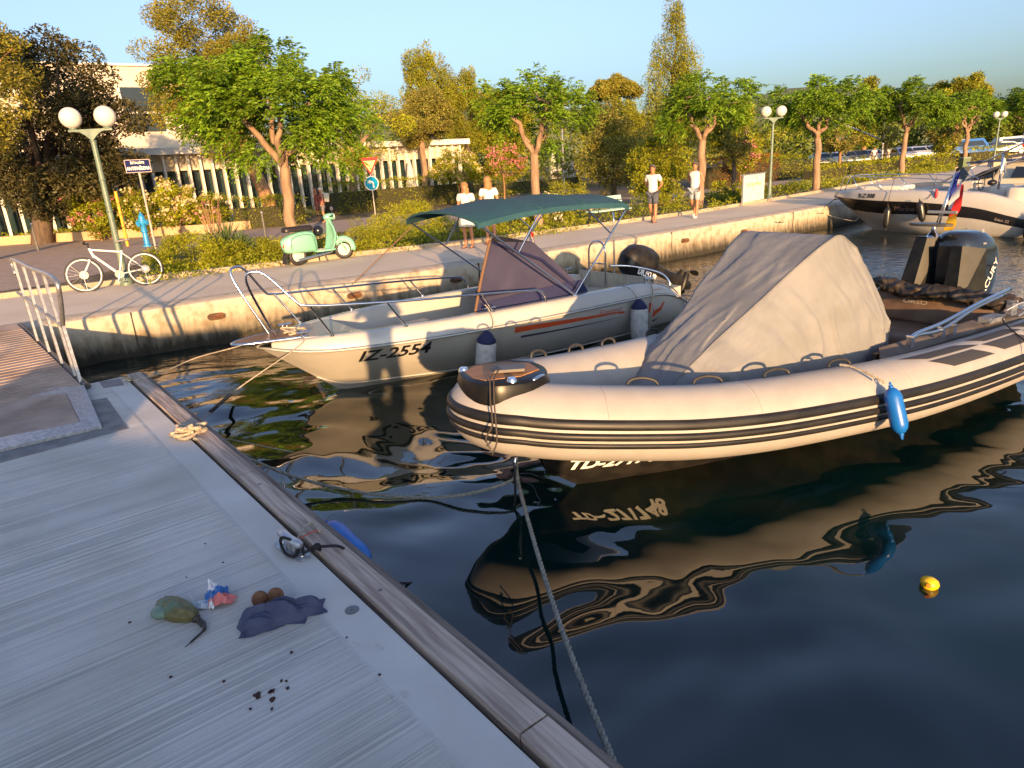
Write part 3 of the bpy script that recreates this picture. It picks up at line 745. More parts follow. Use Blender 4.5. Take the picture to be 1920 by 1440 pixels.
def band(mb, rows, s0, s1, zf0, zf1, side, off, n=40):
    """a raised strip on the topsides between two height functions"""
    A = []; 
    for i in range(n + 1):
        s = s0 + (s1 - s0) * i / n; A.append([surf_point(rows, s, zf0(s) + (zf1(s) - zf0(s)) * q / 7, side, off) for q in range(8)])
    mb.grid(A)
def line_tube(mb, rows, idx, side, r, out=0.0, dz=0.0, n=8):
    mb.tube([Vector((r_[idx].x, side * (r_[idx].y + out), r_[idx].z + dz)) for r_ in rows], r, n)
GEL = mat('white gelcoat', (0.48, 0.465, 0.44), (0.44, 0.425, 0.40), scale=2, rough=0.22, coat=0.3)
GEL2 = mat('aged white gelcoat', (0.42, 0.405, 0.375), (0.37, 0.355, 0.325), scale=3, rough=0.35, ramp=(.4, .75))
LINER = mat('cockpit liner', (0.52, 0.50, 0.47), (0.46, 0.44, 0.41), scale=3, rough=0.5)

# ---------------------------------------------------------------- boat A: small open motor boat with the teal sun top
OA, RA = frame((-2.33, 8.8), 35.7)
A = empty('motorboat', OA, RA, 'white open motorboat with teal sun top, orange stripe and IZ-2554 on its bow', 'boat')
sheerA = [(0, (-.97, .02, .78)), (.04, (-.72, .34, .745)), (.1, (-.3, .62, .71)), (.2, (.55, .90, .69)), (.35, (1.5, 1.06, .675)), (.55, (3.0, 1.13, .655)), (.75, (4.4, 1.10, .63)), (.87, (5.3, 1.03, .585)), (.95, (5.85, .97, .42)), (1, (6.1, .93, .28))]
chineA = [(0, (-.30, .008, .24)), (.1, (.06, .10, .09)), (.2, (.65, .30, .07)), (.35, (1.5, .60, .06)), (.55, (3.0, .86, .04)), (.75, (4.4, .88, .02)), (1, (5.9, .84, .0))]
keelA = [(0, (-.25, 0, .2)), (.1, (.1, 0, -.06)), (.2, (.7, 0, -.2)), (.4, (1.8, 0, -.3)), (1, (5.85, 0, -.3))]
rowsA = hull_fn(sheerA, chineA, keelA, 56, .8)
hull_mesh(rowsA).build('hull', GEL2, A, smooth=True, auto=50)
# gunwale cap: from the rub rail up, over and down inside
def cap_rows(rows, prof, s_lo=-9, s_hi=99):
    out = []
    for i, r in enumerate(rows):
        S = r[-1]; k = min(1, max(0.0, S.y / .6)); row = []
        for dy, dz in prof(S.x): row.append(Vector((S.x + (0.0 if S.x > 0 else -dy * .25 * (1 - k)), max(0.0, S.y + dy * k), S.z + dz)))
        out.append(row)
    return out
def profA(s):
    h = interp([(-1, .07), (-.3, .17), (.8, .19), (3, .2), (4.8, .2), (5.5, .13), (6.1, .02)], s)
    return [(-.002, .0), (-.02, h * .55), (-.06, h * .9), (-.12, h), (-.26, h), (-.30, h - .03), (-.32, h - interp([(-.2, .05), (.7, .3)], s)), (-.36, interp([(-.2, h - .06), (.7, -.36)], s))]
capA = cap_rows(rowsA, profA)
mb = MB()
for rr in (capA, mirror_rows(capA)): mb.rings([r for r in rr if r[0].x > -.95], closed=False, cap=False)
mb.build('gunwale', GEL, A, smooth=True, auto=55)
# floor and raised bow seating
def outline(rows, s0, s1, inset, z, n=26, lim=False):
    L, Rr = [], []
    for i in range(n + 1):
        s = s0 + (s1 - s0) * i / n
        y = sminterp([(p[1][0], p[1][1]) for p in sheerA], s) - inset
        if lim: y = min(y, sminterp([(p[1][0], p[1][1]) for p in chineA], s) + .02)
        L.append((s, -max(y, .01))); Rr.append((s, max(y, .01)))
    return L + Rr[::-1]
mb = MB(); mb.prism(outline(rowsA, .7, 5.9, .3, 0, 26, True), .20, .30); mb.build('cockpit_floor', LINER, A)
mb = MB(); mb.prism(outline(rowsA, -.55, .15, .16, 0), .80, .875); mb.build('foredeck', GEL, A)
mb = MB(); q = outline(rowsA, .15, 1.75, .40, 0, 16); mb.prism(q, .47, .58); mb.build('bow_bench', LINER, A)
mb = MB(); q = [(.25, -.22), (1.75, -.30), (1.75, .30), (.25, .22)]; mb.prism(q, .581, .60); mb.build('hatch_lid', GEL, A)
mb = MB(); mb.prism(outline(rowsA, 5.35, 6.0, .12, 0, 8), .2, .60); mb.build('transom_deck', GEL, A)
# stern bench with ribbed backrest
RIBF = mat('ribbed beige vinyl', (.52, .49, .42), (.44, .41, .35), scale=3, rough=.5)
bench = MB(); bench.box((4.75, 0, .46), (.62, 1.5, .3)); bench = bench.build('stern_seat', RIBF, A)
mb = MB()
for k in range(22):
    y = -.80 + k * .0745; mb.box((5.15, y, .70), (.10, .066, .32), M=Matrix.Rotation(.12, 3, 'Y'))
mb.build('backrest', RIBF, bench)
# rub rail
mb = MB()
for sd_ in (1, -1): line_tube(mb, rowsA, -1, sd_, .022, .008)
mb.build('rub_rail', mat('grey rub rail', (.17, .18, .19), (.25, .25, .25), scale=6, rough=.5), A, smooth=True)
mb = MB()
for sd_ in (1, -1): line_tube(mb, rowsA, -1, sd_, .010, .028)
mb.build('rail_trim', mat('pale rail trim', (.5, .5, .48), rough=.4), A, smooth=True)
# chine line
mb = MB()
for sd_ in (1, -1): line_tube(mb, rowsA, 4, sd_, .012, .0)
mb.build('spray_rail', GEL2, A, smooth=True)
# number and stripes on the near side (local y negative = near)
def on_hullA(x, y): return surf_point(rowsA, x, y, -1, .006)
BLK = mat('black lettering', (.008, .008, .01), rough=.5)
text_obj('registration_number', 'IZ-2554', BLK, A, lambda x, y: on_hullA(.06 + x, .475 + y + x * .00), size=.225, bold=.006, shear=.12, xs=1.22)
ORG = mat('orange stripe', (.55, .06, .015), (.48, .09, .03), scale=9, rough=.4); NVS = mat('navy stripe', (.03, .04, .07), rough=.4)
mb = MB(); band(mb, rowsA, 2.2, 4.35, lambda s: .525 - .03 * (s - 2.2) + .0 - (.02 if s > 4.2 else 0), lambda s: .525 - .03 * (s - 2.2) + .085 * max(0.02, (4.45 - s) / 2.25) ** .7, -1, .006)
mb.build('orange_stripe', ORG, A, fix=False)
mb = MB(); band(mb, rowsA, 2.32, 4.35, lambda s: .425 - .022 * (s - 2.3), lambda s: .425 - .022 * (s - 2.3) + .035 * max(.05, (4.5 - s) / 2.2), -1, .006)
mb.build('navy_stripe', NVS, A, fix=False)
zig = [(4.62, .42), (4.80, .30), (4.88, .38), (4.90, .50), (5.12, .34), (5.24, .44), (5.30, .38), (5.36, .46), (5.30, .28), (5.24, .30), (5.10, .22), (4.98, .36), (4.95, .24), (4.84, .22), (4.78, .17), (4.66, .30)]
zig = [(4.62, .44), (4.66, .30), (4.80, .18), (4.86, .27), (4.90, .17), (4.96, .17), (5.02, .25), (5.10, .23), (5.26, .31), (5.32, .30), (5.40, .48), (5.33, .44), (5.24, .40), (5.06, .32), (5.02, .50), (4.94, .52), (4.86, .34), (4.78, .27)]
def tri_fan(mb, pts, fn):
    c = (sum(p[0] for p in pts) / len(pts), sum(p[1] for p in pts) / len(pts)); V = [fn(*p) for p in pts]; n = len(V)
    mb.add(V, [tuple(range(n))])
mb = MB()
for q in ([(4.60, .42), (4.80, .17), (4.86, .19), (4.82, .30), (4.66, .46)], [(4.82, .28), (4.95, .50), (5.0, .50), (4.99, .36), (4.92, .30), (4.85, .2)], [(4.96, .46), (5.10, .22), (5.16, .25), (5.08, .36), (5.0, .5)], [(5.10, .24), (5.28, .32), (5.36, .46), (5.30, .45), (5.24, .38), (5.12, .34)]):
    tri_fan(mb, q, on_hullA)
mb.build('zigzag_mark', ORG, A, fix=False)
mb = MB()
for q in ([(4.68, .19), (4.80, .12), (4.90, .16), (4.80, .14)], [(4.92, .15), (5.02, .10), (5.12, .17), (5.02, .13)], [(5.1, .17), (5.18, .13), (5.28, .21), (5.19, .17)]): tri_fan(mb, q, on_hullA)
mb.build('zigzag_shadow_mark', NVS, A, fix=False)
text_obj('hull_lettering', 'Freestyl', mat('faded red lettering', (.5, .12, .08), rough=.5), A, lambda x, y: on_hullA(3.76 + x, .50 + y - x * .03), size=.115, shear=.3, xs=1.35)
text_obj('model_lettering', 'Texas 5.5', mat('faded red lettering', (.5, .12, .08)), A, lambda x, y: Vector((4.98 + x, -(1.045 - .02 * y / .1 - .05 * x), .665 + y * .8)), size=.07, shear=.3, xs=1.1)
# wooden anchor platform at the stem, edged in steel
TEAK = mat('varnished teak', (.20, .085, .035), (.28, .13, .06), scale=3, rough=.35, stretch=(1, 14, 1), bump=.1)
pl = [(-1.26, 0), (-1.22, .08), (-1.1, .15), (-.8, .24), (-.45, .34), (-.45, -.34), (-.8, -.24), (-1.1, -.15), (-1.22, -.08)]
mb = MB(); mb.prism(pl, .865, .895); plat = mb.build('anchor_platform', TEAK, A)
mb = MB(); mb.tube(catmull([(x * 1.0, y, .875) for x, y in pl[4::-1] + pl[:4:-1][::-1][::-1]], 3), .018, 8); 
e = [(-.45, .345), (-.8, .25), (-1.1, .16), (-1.23, .085), (-1.275, 0), (-1.23, -.085), (-1.1, -.16), (-.8, -.25), (-.45, -.345)]
mb = MB(); mb.tube(catmull([(x, y, .878) for x, y in e], 4), .02, 8); mb.build('steel_edge', STEEL, plat, smooth=True)
# bow rails: two loops running aft into side rails
RZ = STEEL
for sd_, far in ((-1, False), (1, True)):
    mb = MB(); y = sd_
    P = [(-.78, y * .14, .90), (-1.0, y * .26, 1.45), (-1.06, y * .32, 1.68), (-1.0, y * .36, 1.75), (-.86, y * .42, 1.70), (-.62, y * .58, 1.38), (-.50, y * .64, 1.31), (.0, y * .78, 1.26), (.8, y * .93, 1.20), (1.7, y * 1.0, 1.14), (2.5, y * 1.03, 1.07), (2.72, y * 1.03, 1.03), (2.82, y * 1.02, .93), (2.83, y * 1.01, .84)]
    mb.tube(catmull(P, 6), .0155, 9)
    for a, b in (((-.48, y * .645, 1.31), (-.22, y * .56, .88)), ((.42, y * .86, 1.225), (.66, y * .84, .88)), ((1.75, y * 1.0, 1.135), (1.93, y * .97, .87))):
        mb.tube([a, b], .0135, 8)
        mb.cyl((b[0], b[1], b[2] - .01), (b[0], b[1], b[2] + .012), .03, n=10)
    mb.build('bow_rail', RZ, A, smooth=True, auto=50)
# sun top
TEAL = mat('teal canvas', (.010, .058, .082), (.013, .07, .096), scale=4, rough=.85, bump=.15, bscale=200)
def bim(u, v):      # u 0..1 fore-aft, v -1..1 across
    s = 1.72 + u * 2.92
    z = 2.22 + .06 * math.sin(PI * (u * 1.0)) + .018 * math.cos(u * 3 * 2 * PI) * (1 - abs(v) ** 2) - .12 * abs(v) ** 2.6 - .05 * (1 - u) ** 6
    if u > .96: z -= (u - .96) * 1.2
    y = v * (.98 + .04 * math.sin(u * PI))
    return Vector((s + .06 * abs(v) ** 3 * (1 if u < .5 else -1), y, z))
mb = MB(); Rr = []; n = 40; mm = 24
for i in range(n + 1): Rr.append([bim(i / n, -1 + 2 * j / mm) for j in range(mm + 1)] + [bim(i / n, 1 - 2 * j / mm) - Vector((0, 0, .02 + (.05 if j in (0, mm) else 0))) for j in range(mm + 1)])
mb.rings(Rr, closed=True, cap=True); top = mb.build('sun_top', TEAL, A, smooth=True, auto=50)
mb = MB()
for u in (0.0, .36, .68, 1.0):
    mb.tube([bim(min(1, u), -1 + 2 * j / 20) + Vector((0, 0, .004)) for j in range(21)], .006, 5)
mb.build('seam', mat('teal seam', (.015, .08, .09), rough=.8), top, smooth=True)
mb = MB()
for y in (-1, 1):
    f = Vector((3.42, y * .98, .86))
    mb.tube([f, bim(0.02, y * .97) + Vector((0, 0, -.05))], .014, 8)
    mb.tube([f, bim(.99, y * .97) + Vector((0, 0, -.05))], .014, 8)
    a = f.lerp(bim(0.02, y * .97), .62); mb.tube([a, bim(.36, y * .97) + Vector((0, 0, -.04))], .012, 8)
    a = f.lerp(bim(.99, y * .97), .68); mb.tube([a, bim(.68, y * .97) + Vector((0, 0, -.04))], .012, 8)
    mb.lathe(tuple(f - Vector((0, 0, .03))), [(.03, -.02), (.03, .03), (.018, .04)], 10)
mb.build('sun_top_frame', STEEL, A, smooth=True, auto=50)
mb = MB()
for y in (1,): mb.tube([bim(.02, y * .95) + Vector((.02, 0, -.12)), Vector((.75, y * .93, 1.22))], .009, 5)
mb.build('tension_strap', mat('brown webbing strap', (.15, .085, .05), rough=.9), A)
# hoop and side handrails by the engine
mb = MB()
mb.tube(catmull([(4.95, .35, .62), (4.95, .35, 1.1), (4.95, .33, 1.32), (4.95, .22, 1.42), (4.95, .06, 1.42), (4.95, -.05, 1.32), (4.95, -.06, 1.1), (4.95, -.06, .62)], 5), .016, 8)
mb.tube(catmull([(5.2, -.02, .6), (5.2, -.02, 1.25), (5.2, -.02, 1.9)], 3), .014, 8)
mb.tube(catmull([(5.0, -.1, 1.02), (5.35, -.3, .98), (5.65, -.65, .86), (5.72, -.8, .72), (5.72, -.82, .6)], 5), .016, 8)
mb.tube([(4.95, .35, 1.05), (4.95, -.06, 1.05)], .012, 8)
mb.build('stern_rail', STEEL, A, smooth=True)
# tilted outboard
ENG = mat('worn black engine paint', (.008, .008, .009), (.022, .02, .018), scale=6, rough=.38, spec=.3)
eng = empty('outboard_engine', (6.12, .0, .80), 0); eng.parent = A; eng.scale = (1.2, 1.2, 1.2)
ER = Matrix.Rotation(math.radians(-66), 3, 'Y') @ Matrix.Rotation(0, 3, 'Z')
def el(x, y, z): return tuple(ER @ Vector((x, y, z)))
mb = MB()
cow = [(.00, .10, .13, .10), (.02, .17, .17, .1), (.15, .21, .19, .08), (.33, .22, .19, .05), (.48, .20, .175, .02), (.58, .13, .13, -.02), (.61, .05, .06, -.03)]
Rr = []
for z, a, b, dx in cow:
    ring = []
    for j in range(24):
        t = 2 * PI * j / 24; cx, sy = math.cos(t), math.sin(t); e_ = .75
        ring.append(el(dx * .6 + a * math.copysign(abs(cx) ** e_, cx) * 1.15, b * math.copysign(abs(sy) ** e_, sy), z))
    Rr.append(ring)
mb.rings(Rr); mb.build('cowl', ENG, eng, smooth=True, auto=60)
mb = MB(); Rr = []
for z, a, b, dx in ((.0, .12, .10, .06), (-.15, .09, .07, .05), (-.45, .075, .035, .03), (-.62, .09, .03, .03), (-.7, .17, .025, .04), (-.73, .17, .025, .04)):
    Rr.append([el(dx + a * math.cos(2 * PI * j / 16), b * math.sin(2 * PI * j / 16), z) for j in range(16)])
mb.rings(Rr); Rr = []
for z, a, b in ((-.72, .09, .03), (-.85, .10, .03), (-1.05, .05, .01)): Rr.append([el(.02 + a * math.cos(2 * PI * j / 12), b * math.sin(2 * PI * j / 12), z) for j in range(12)])
mb.rings(Rr); mb.tube([el(-.17, 0, -.86), el(-.12, 0, -.86), el(.1, 0, -.86), el(.2, 0, -.86)], [.012, .05, .055, .04], 12)
mb.build('lower_unit', ENG, eng, smooth=True, auto=60)
mb = MB()
for k in range(3):
    a = k * 2 * PI / 3; q = []
    for r_, w_ in ((.04, .03), (.10, .075), (.16, .07), (.185, .02)): q.append((r_, w_))
    pts = [Vector((.22 + w_ * .35, w_, r_)) for r_, w_ in q] + [Vector((.22 - w_ * .35, -w_, r_)) for r_, w_ in q[::-1]]
    Rx = Matrix.Rotation(a, 3, 'X'); pts = [Vector(el(*(Rx @ (p - Vector((0, 0, 0))) ))) + (ER @ Vector((0, 0, -.86))) for p in pts]
    mb.plate(pts, ER @ Vector((1, 0, 0)), .006)
mb.build('propeller', mat('black propeller', (.02, .02, .02), rough=.3), eng)
mb = MB(); mb.box((-.1, 0, -.12), (.14, .3, .34)); mb.build('clamp_bracket', mat('grey bracket', (.1, .1, .11), rough=.5, metal=.4), eng)
LET = mat('white lettering', (.75, .74, .72), rough=.5)
text_obj('engine_lettering', 'SUZUKI', LET, eng, lambda x, y: el(-.17 + y * 1.0 + .0, -.195, .03 + x), size=.12, bold=.006, xs=1.0)
# fore panel text faces the camera (near side is -y)
# small flag on a staff
def flag(name, base, hgt, lean, w, h, cols, label, parent=None, horiz=True, seed=0, r=.009, droop=.6, cat='flag'):
    root = empty(name, base, 0, label if parent is None else None, cat if parent is None else None)
    if parent is not None: root.parent = parent
    mb = MB(); tp = Vector((lean[0], lean[1], hgt)); mb.tube([(0, 0, 0), tuple(tp)], r, 8); mb.build('staff', STEEL, root, smooth=True)
    cl_ = MB()
    n = len(cols)
    for k, c in enumerate(cols):
        mb = MB(); R2 = []
        for i in range(15):
            u = i / 14; row = []
            for j in range(5):
                v = (k + j / 4) / n
                x, z = (u, v) if horiz else (v, u)
                p = tp + Vector((x * w * (1 - droop * .6) + .03 * math.sin(x * 9 + seed), .05 * math.sin(x * 8 + seed + z * 2) * (x + .2), -z * h - x * w * droop * 1.0))
                row.append(p)
            R2.append(row)
        mb.grid(R2); mb.build('cloth_stripe', mat('flag colour %s' % (c,), c, rough=.8, transl=.3), root, smooth=True, fix=False)
    return root
RED, WHT, BLU, BLKF, YEL = (.55, .02, .02), (.7, .7, .7), (.02, .04, .3), (.015, .015, .015), (.7, .42, .02)
flag('small_flag', (3.98, .75, 1.0), .75, (.0, .0), .22, .22, [RED, WHT, BLU], '', A, True, 1, droop=.9)
# deck fittings
for p in ((5.02, -.98, .83), (1.9, -.95, .87), (-.5, -.35, .89), (-.5, .35, .89), (5.02, .98, .83)):
    mb = MB(); mb.tube([(p[0] - .09, p[1], p[2] + .05), (p[0] + .09, p[1], p[2] + .05)], .014, 8); mb.cyl((p[0] - .03, p[1], p[2] - .01), (p[0] - .03, p[1], p[2] + .05), .012, n=8); mb.cyl((p[0] + .03, p[1], p[2] - .01), (p[0] + .03, p[1], p[2] + .05), .012, n=8); mb.build('deck_cleat', STEEL, A, smooth=True, auto=50)

def toW(root, p): 
    a = root.rotation_euler.z; c, s = math.cos(a), math.sin(a); return Vector((root.location.x + c * p[0] - s * p[1], root.location.y + s * p[0] + c * p[1], root.location.z + p[2]))
# windscreen cover: mauve mesh with navy borders
MAUVE = mat('mauve mesh fabric', (.028, .027, .066), (.036, .034, .078), scale=3, rough=.8, bump=.1, bscale=120)
cov = empty('windscreen_cover', toW(A, (2.9, 0, .85)), RA, 'mauve and navy fabric cover stretched over the windscreen of the motorboat', 'boat cover')
zt = .83
pts = {'fl': (-1.08, -.66, -.12), 'fr': (-.2, .62, -.12), 'tl': (-.66, -.55, .90), 'tr': (.12, .45, .86), 'ml': (.12, -.55, .81), 'mr': (.42, .5, .80), 'bl': (.98, -.74, -.03), 'br': (.98, .74, -.03), 'cl': (-.1, -.72, -.1), 'cr': (-.1, .72, -.1)}
V = {k: Vector(v) for k, v in pts.items()}
from mathutils import noise as _ns
def patch(mb, a, b, c, d, n=14, sag=.02, seed=0):
    rows = []
    for i in range(n + 1):
        row = []
        for j in range(n + 1):
            u, v = i / n, j / n; p = a.lerp(b, u).lerp(d.lerp(c, u), v); e_ = math.sin(PI * u) * math.sin(PI * v)
            nn = _ns.noise(p * 3.0 + Vector((seed, 0, 0))) * .03 * e_
            row.append(p + Vector((nn, nn, -sag * e_)))
        rows.append(row)
    mb.grid(rows)
mb = MB()
patch(mb, V['fl'], V['fr'], V['tr'], V['tl'], seed=1)
patch(mb, V['tl'], V['tr'], V['mr'], V['ml'], seed=2)
for s_ in ('l', 'r'):
    patch(mb, V['f' + s_], V['c' + s_], V['m' + s_], V['t' + s_], seed=3)
    mb.add([V['c' + s_], V['b' + s_], V['m' + s_]], [(0, 1, 2)])
patch(mb, V['ml'], V['mr'], V['br'], V['bl'], seed=4)
mb.build('mesh_panel', MAUVE, cov, smooth=True, auto=40)
mb = MB()
def ribbon(mb, a, b, w, off): mb.tube([Vector(a) + Vector(off), Vector(b) + Vector(off)], w * 1.6, 4)
o_ = Vector((0, -.012, .0))
for a, b in ((V['tl'], V['tl'].lerp(V['bl'], .5) + Vector((0, -.04, .12))), (V['tl'].lerp(V['bl'], .5) + Vector((0, -.04, .12)), V['bl'] + Vector((-.2, -.02, .05))), (V['fl'].lerp(V['tl'], .3), V['fl'].lerp(V['tl'], .3) + Vector((.95, -.06, -.03))), (V['fl'].lerp(V['tl'], .3) + Vector((.95, -.06, -.03)), (.05, -.74, -.08))):
    ribbon(mb, a, b, .012, o_)
rows = [[V['fl'] + Vector((0, -.02, -.12)), V['cl'] + Vector((0, -.03, -.1)), V['bl'] + Vector((0.05, -.03, -.08))], [V['fl'] + Vector((.03, -.012, .20)), V['cl'] + Vector((0, -.0, .24)), V['bl'] + Vector((-.12, -.02, .20))]]
mb.grid(rows)
rows = [[V['fr'] + Vector((0, .02, -.12)), V['cr'] + Vector((0, .03, -.1)), V['br'] + Vector((0.05, .03, -.08))], [V['fr'] + Vector((.01, .012, .05)), V['cr'] + Vector((0, .02, .09)), V['br'] + Vector((-.03, .02, .12))]]
mb.grid(rows)
mb.build('navy_border', NAVY, cov, fix=False)
mb = MB(); mb.tube(catmull([V['tl'] + Vector((0, -.02, .02)), V['tl'].lerp(V['fl'], .5) + Vector((-.04, -.03, 0)), V['fl'] + Vector((-.04, -.03, -.04))], 6), .022, 6)
mb.build('cover_strap', mat('brown webbing strap', (.25, .13, .07)), cov, smooth=True)
# fenders of boat A
WF = mat('grubby white vinyl', (.58, .57, .55), (.40, .38, .35), scale=12, rough=.55, ramp=(.45, .7))
f1 = fender('white_fender', toW(A, (1.62, -1.17, .30)), (.12, -.12, 1), .52, .135, WF, NAVY, 'white fender with navy cap hanging by the black tip of the inflatable boat', 'white fenders on the motorboat', True)
f2 = fender('white_fender', toW(A, (4.52, -1.24, .26)), (.0, .02, 1), .52, .135, WF, NAVY, 'white fender with navy cap hanging over the orange stripe near the stern', 'white fenders on the motorboat', True)
rope('fender_line', [toW(A, (1.8, -.98, .98)), toW(A, (1.83, -1.03, .9)), toW(A, (1.80, -1.16, .74)), toW(A, (1.70, -1.18, .62))], .007, ROPE, 'cream line holding the white fender beside the inflatable, knotted to the bow rail', lay=False)
rope('fender_line', [toW(A, (4.4, -.97, .85)), toW(A, (4.45, -1.13, .8)), toW(A, (4.52, -1.22, .62))], .007, ROPE, 'thin line holding the white fender by the orange stripe', lay=False)
tangle('rope_bundle', toW(A, (-.55, -.12, .89)), .17, 12, .012, ROPE, 'brown rope heaped on the wooden bow platform of the motorboat', 12, .4)
rope('stern_line', [toW(A, (5.02, -.98, .88)), toW(A, (5.0, -1.08, .7)), toW(A, (4.92, -1.12, .35)), toW(A, (4.85, -1.14, .06)), toW(A, (4.8, -1.14, -.1))], .011, ROPE, 'cream line looping from the motorboat stern cleat down to the water')
rope('stern_line', [toW(A, (5.02, -.98, .88)), toW(A, (5.4, -1.06, .72)), toW(A, (5.75, -1.05, .45)), toW(A, (6.0, -.98, .12)), toW(A, (6.1, -.9, -.1))], .011, ROPE, 'cream line running from the stern cleat of the motorboat round its stern corner')
# bow lines of boat A
bA = toW(A, (-.55, -.2, .86))
rope('bow_line', [bA, at(565, 645, bA.y - .25), at(450, 726, 7.4), gp(402, 768, W + .15), gp(380, 785, DK - .1), gp(355, 806, DK + .03)], .007, ROPE, 'line from the bow of the motorboat down to the rope bundle on the pontoon edge')
mb = MB(); mb.tube([gp(432, 740, W + .12) , gp(395, 772, W + .2)], .022, 8)
mb.build('black_sleeve', ROPEB, bpy.data.objects['bow_line'])
bB = toW(A, (-.95, .1, .84))
rope('bow_line', [bB, at(430, 654, bB.y - .5), at(365, 672, 8.2), gp(300, 700, DK + .05), gp(250, 714, DK + .04)], .007, ROPE, 'taut line from the platform tip of the motorboat to the far pontoon corner')

# ---------------------------------------------------------------- the rigid inflatable
OR, RR = frame((-.12, 5.1), 29)
RB = empty('inflatable_boat', OR, RR, 'white rigid inflatable boat with black rubbing strakes and a grey tarpaulin over its console', 'boat')
HYP = mat('white hypalon', (.345, .33, .315), (.32, .305, .29), scale=5, rough=.5, bump=.06, bscale=12)
near = [(6.9, -1.0, .5), (5.68, -1.09, .52), (4.5, -1.18, .57), (3.49, -1.18, .60), (2.7, -1.11, .635), (1.93, -.97, .66), (1.35, -.80, .69), (.91, -.63, .735), (.45, -.42, .79), (.17, -.24, .83)]
front = [(.02, -.12, .86), (-.05, .08, .875), (.03, .24, .87)]
farp = [(.27, .35, .85), (.89, .46, .77), (1.5, .54, .73), (2.07, .62, .70), (3.4, .85, .635), (4.6, 1.0, .58), (5.68, 1.05, .53), (6.9, .98, .5)]
PATH = catmull(near + front + farp, 7)
TR = .30
def tube_frame(P):
    F = []
    for i, p in enumerate(P):
        t = (P[min(i + 1, len(P) - 1)] - P[max(i - 1, 0)]).normalized(); nrm = Vector((t.y, -t.x, 0))
        c = Vector((3.0, 0, 0)) - p
        n2 = nrm.normalized()
        if n2.dot(c) > 0 and abs(p.y) > .3 or (p.x < .5 and n2.x > 0): n2 = -n2
        F.append((p, n2, t))
    return F
FR = tube_frame(PATH)
def idx0(s): return min((i for i in range(len(PATH)) if PATH[i].y < 0), key=lambda i: abs(PATH[i].x - s))
def trad(i):
    k = min(i, len(PATH) - 1 - i); return TR * (.35 + .65 * min(1, k / 5))
def tp(i, phi, off=0.0):
    p, n, t = FR[i]; r = trad(i) + off; bt = Vector((0, 0, 1))
    return p + n * (r * math.cos(phi)) + bt * (r * math.sin(phi))
mb = MB(); mb.rings([[tp(i, 2 * PI * j / 40) for j in range(40)] for i in range(len(PATH))])
tube = mb.build('tube', HYP, RB, smooth=True)
# smooth the crease where the tube bends round the bow
def strake(name, p0, p1, off, m, par):
    mb = MB(); a0, a1 = math.radians(p0), math.radians(p1); R2 = []
    for i in range(3, len(PATH) - 3):
        k = 7; row = [tp(i, a0 + (a1 - a0) * j / k, off * math.sin(PI * (j + .0) / k) ** .35) for j in range(k + 1)] + [tp(i, a1, -.01), tp(i, a0, -.01)]
        R2.append(row)
    mb.rings(R2); return mb.build(name, m, par, smooth=True, auto=50)
STRK = mat('black rubber strake', (.010, .010, .011), (.018, .017, .017), scale=5, rough=.45, spec=.35)
strake('rubbing_strake', 25, 9, .024, STRK, RB); strake('rubbing_strake', 5, -7, .024, STRK, RB); strake('rubbing_strake', -11, -20, .016, STRK, RB)
# glued seams of the tube fabric
for s__ in (.62, 1.75, 3.2, 4.7):
    mb = MB(); i_ = idx0(s__); mb.tube([tp(i_, math.radians(a)) for a in range(-20, 150, 6)], .0035, 5); mb.build('fabric_seam', mat('seam tape', (.36, .34, .31), rough=.6), RB, smooth=True)
# hull below the tubes
sheerR = [(0, (.30, .03, .52)), (.12, (.8, .34, .46)), (.3, (1.9, .70, .36)), (.6, (3.9, .92, .30)), (1, (6.5, .92, .25))]
chineR = [(0, (.40, .015, .26)), (.12, (.9, .16, .10)), (.3, (1.9, .42, .05)), (.6, (3.9, .74, .02)), (1, (6.5, .80, .0))]
keelR = [(0, (.42, 0, .22)), (.12, (.95, 0, -.1)), (.3, (1.9, 0, -.25)), (1, (6.5, 0, -.35))]
rowsR = hull_fn(sheerR, chineR, keelR, 40)
hull_mesh(rowsR).build('hull', mat('black gelcoat', (.010, .010, .010), (.02, .018, .016), scale=6, rough=.7, spec=.1), RB, smooth=True, auto=40)
text_obj('registration_number', 'TD-271748', LET, RB, lambda x, y: surf_point(rowsR, .56 + x, .235 + y, -1, .02), size=.15, bold=.006, shear=.2, xs=1.12)
# floor
mb = MB(); mb.prism([(1.0, -.22), (2.2, -.52), (6.3, -.8), (6.3, .8), (2.2, .5), (1, .22)], .26, .34); mb.build('deck_floor', mat('grey deck pad', (.07, .055, .045), (.1, .08, .065), scale=4, rough=.8), RB)
# bow step pad: black moulding with teak inlay
mb = MB(); Rr = []
pad = [(-.20, .40), (-.30, .22), (-.34, .0), (-.30, -.20), (-.18, -.34), (.14, -.40), (.36, -.30), (.52, -.02), (.52, .20), (.36, .42), (.1, .46)]
pad = [(p.x, p.y) for p in catmull([(x, y, 0) for x, y in pad], 4, closed=True)]
for z, k in ((.90, .98), (.98, 1.0), (1.13, 1.02), (1.19, .97), (1.205, .90)):
    Rr.append([((x - .1) * k * .84 + .1, y * k * .84, z + .035 * (1 - (x + .3)) - .045) for x, y in pad])
mb.rings(Rr); step = mb.build('bow_step', mat('black bow moulding', (.008, .008, .008), (.014, .013, .012), scale=9, rough=.32, spec=.25), RB, smooth=True, auto=35)
mb = MB(); q = [(-.24, .22), (-.27, .0), (-.22, -.16), (.12, -.22), (.38, -.12), (.42, .12), (.24, .32), (-.08, .34)]
q = [((x - .1) * .84 + .1, y * .84) for x, y in q]; mb.prism(q, 0, .008)
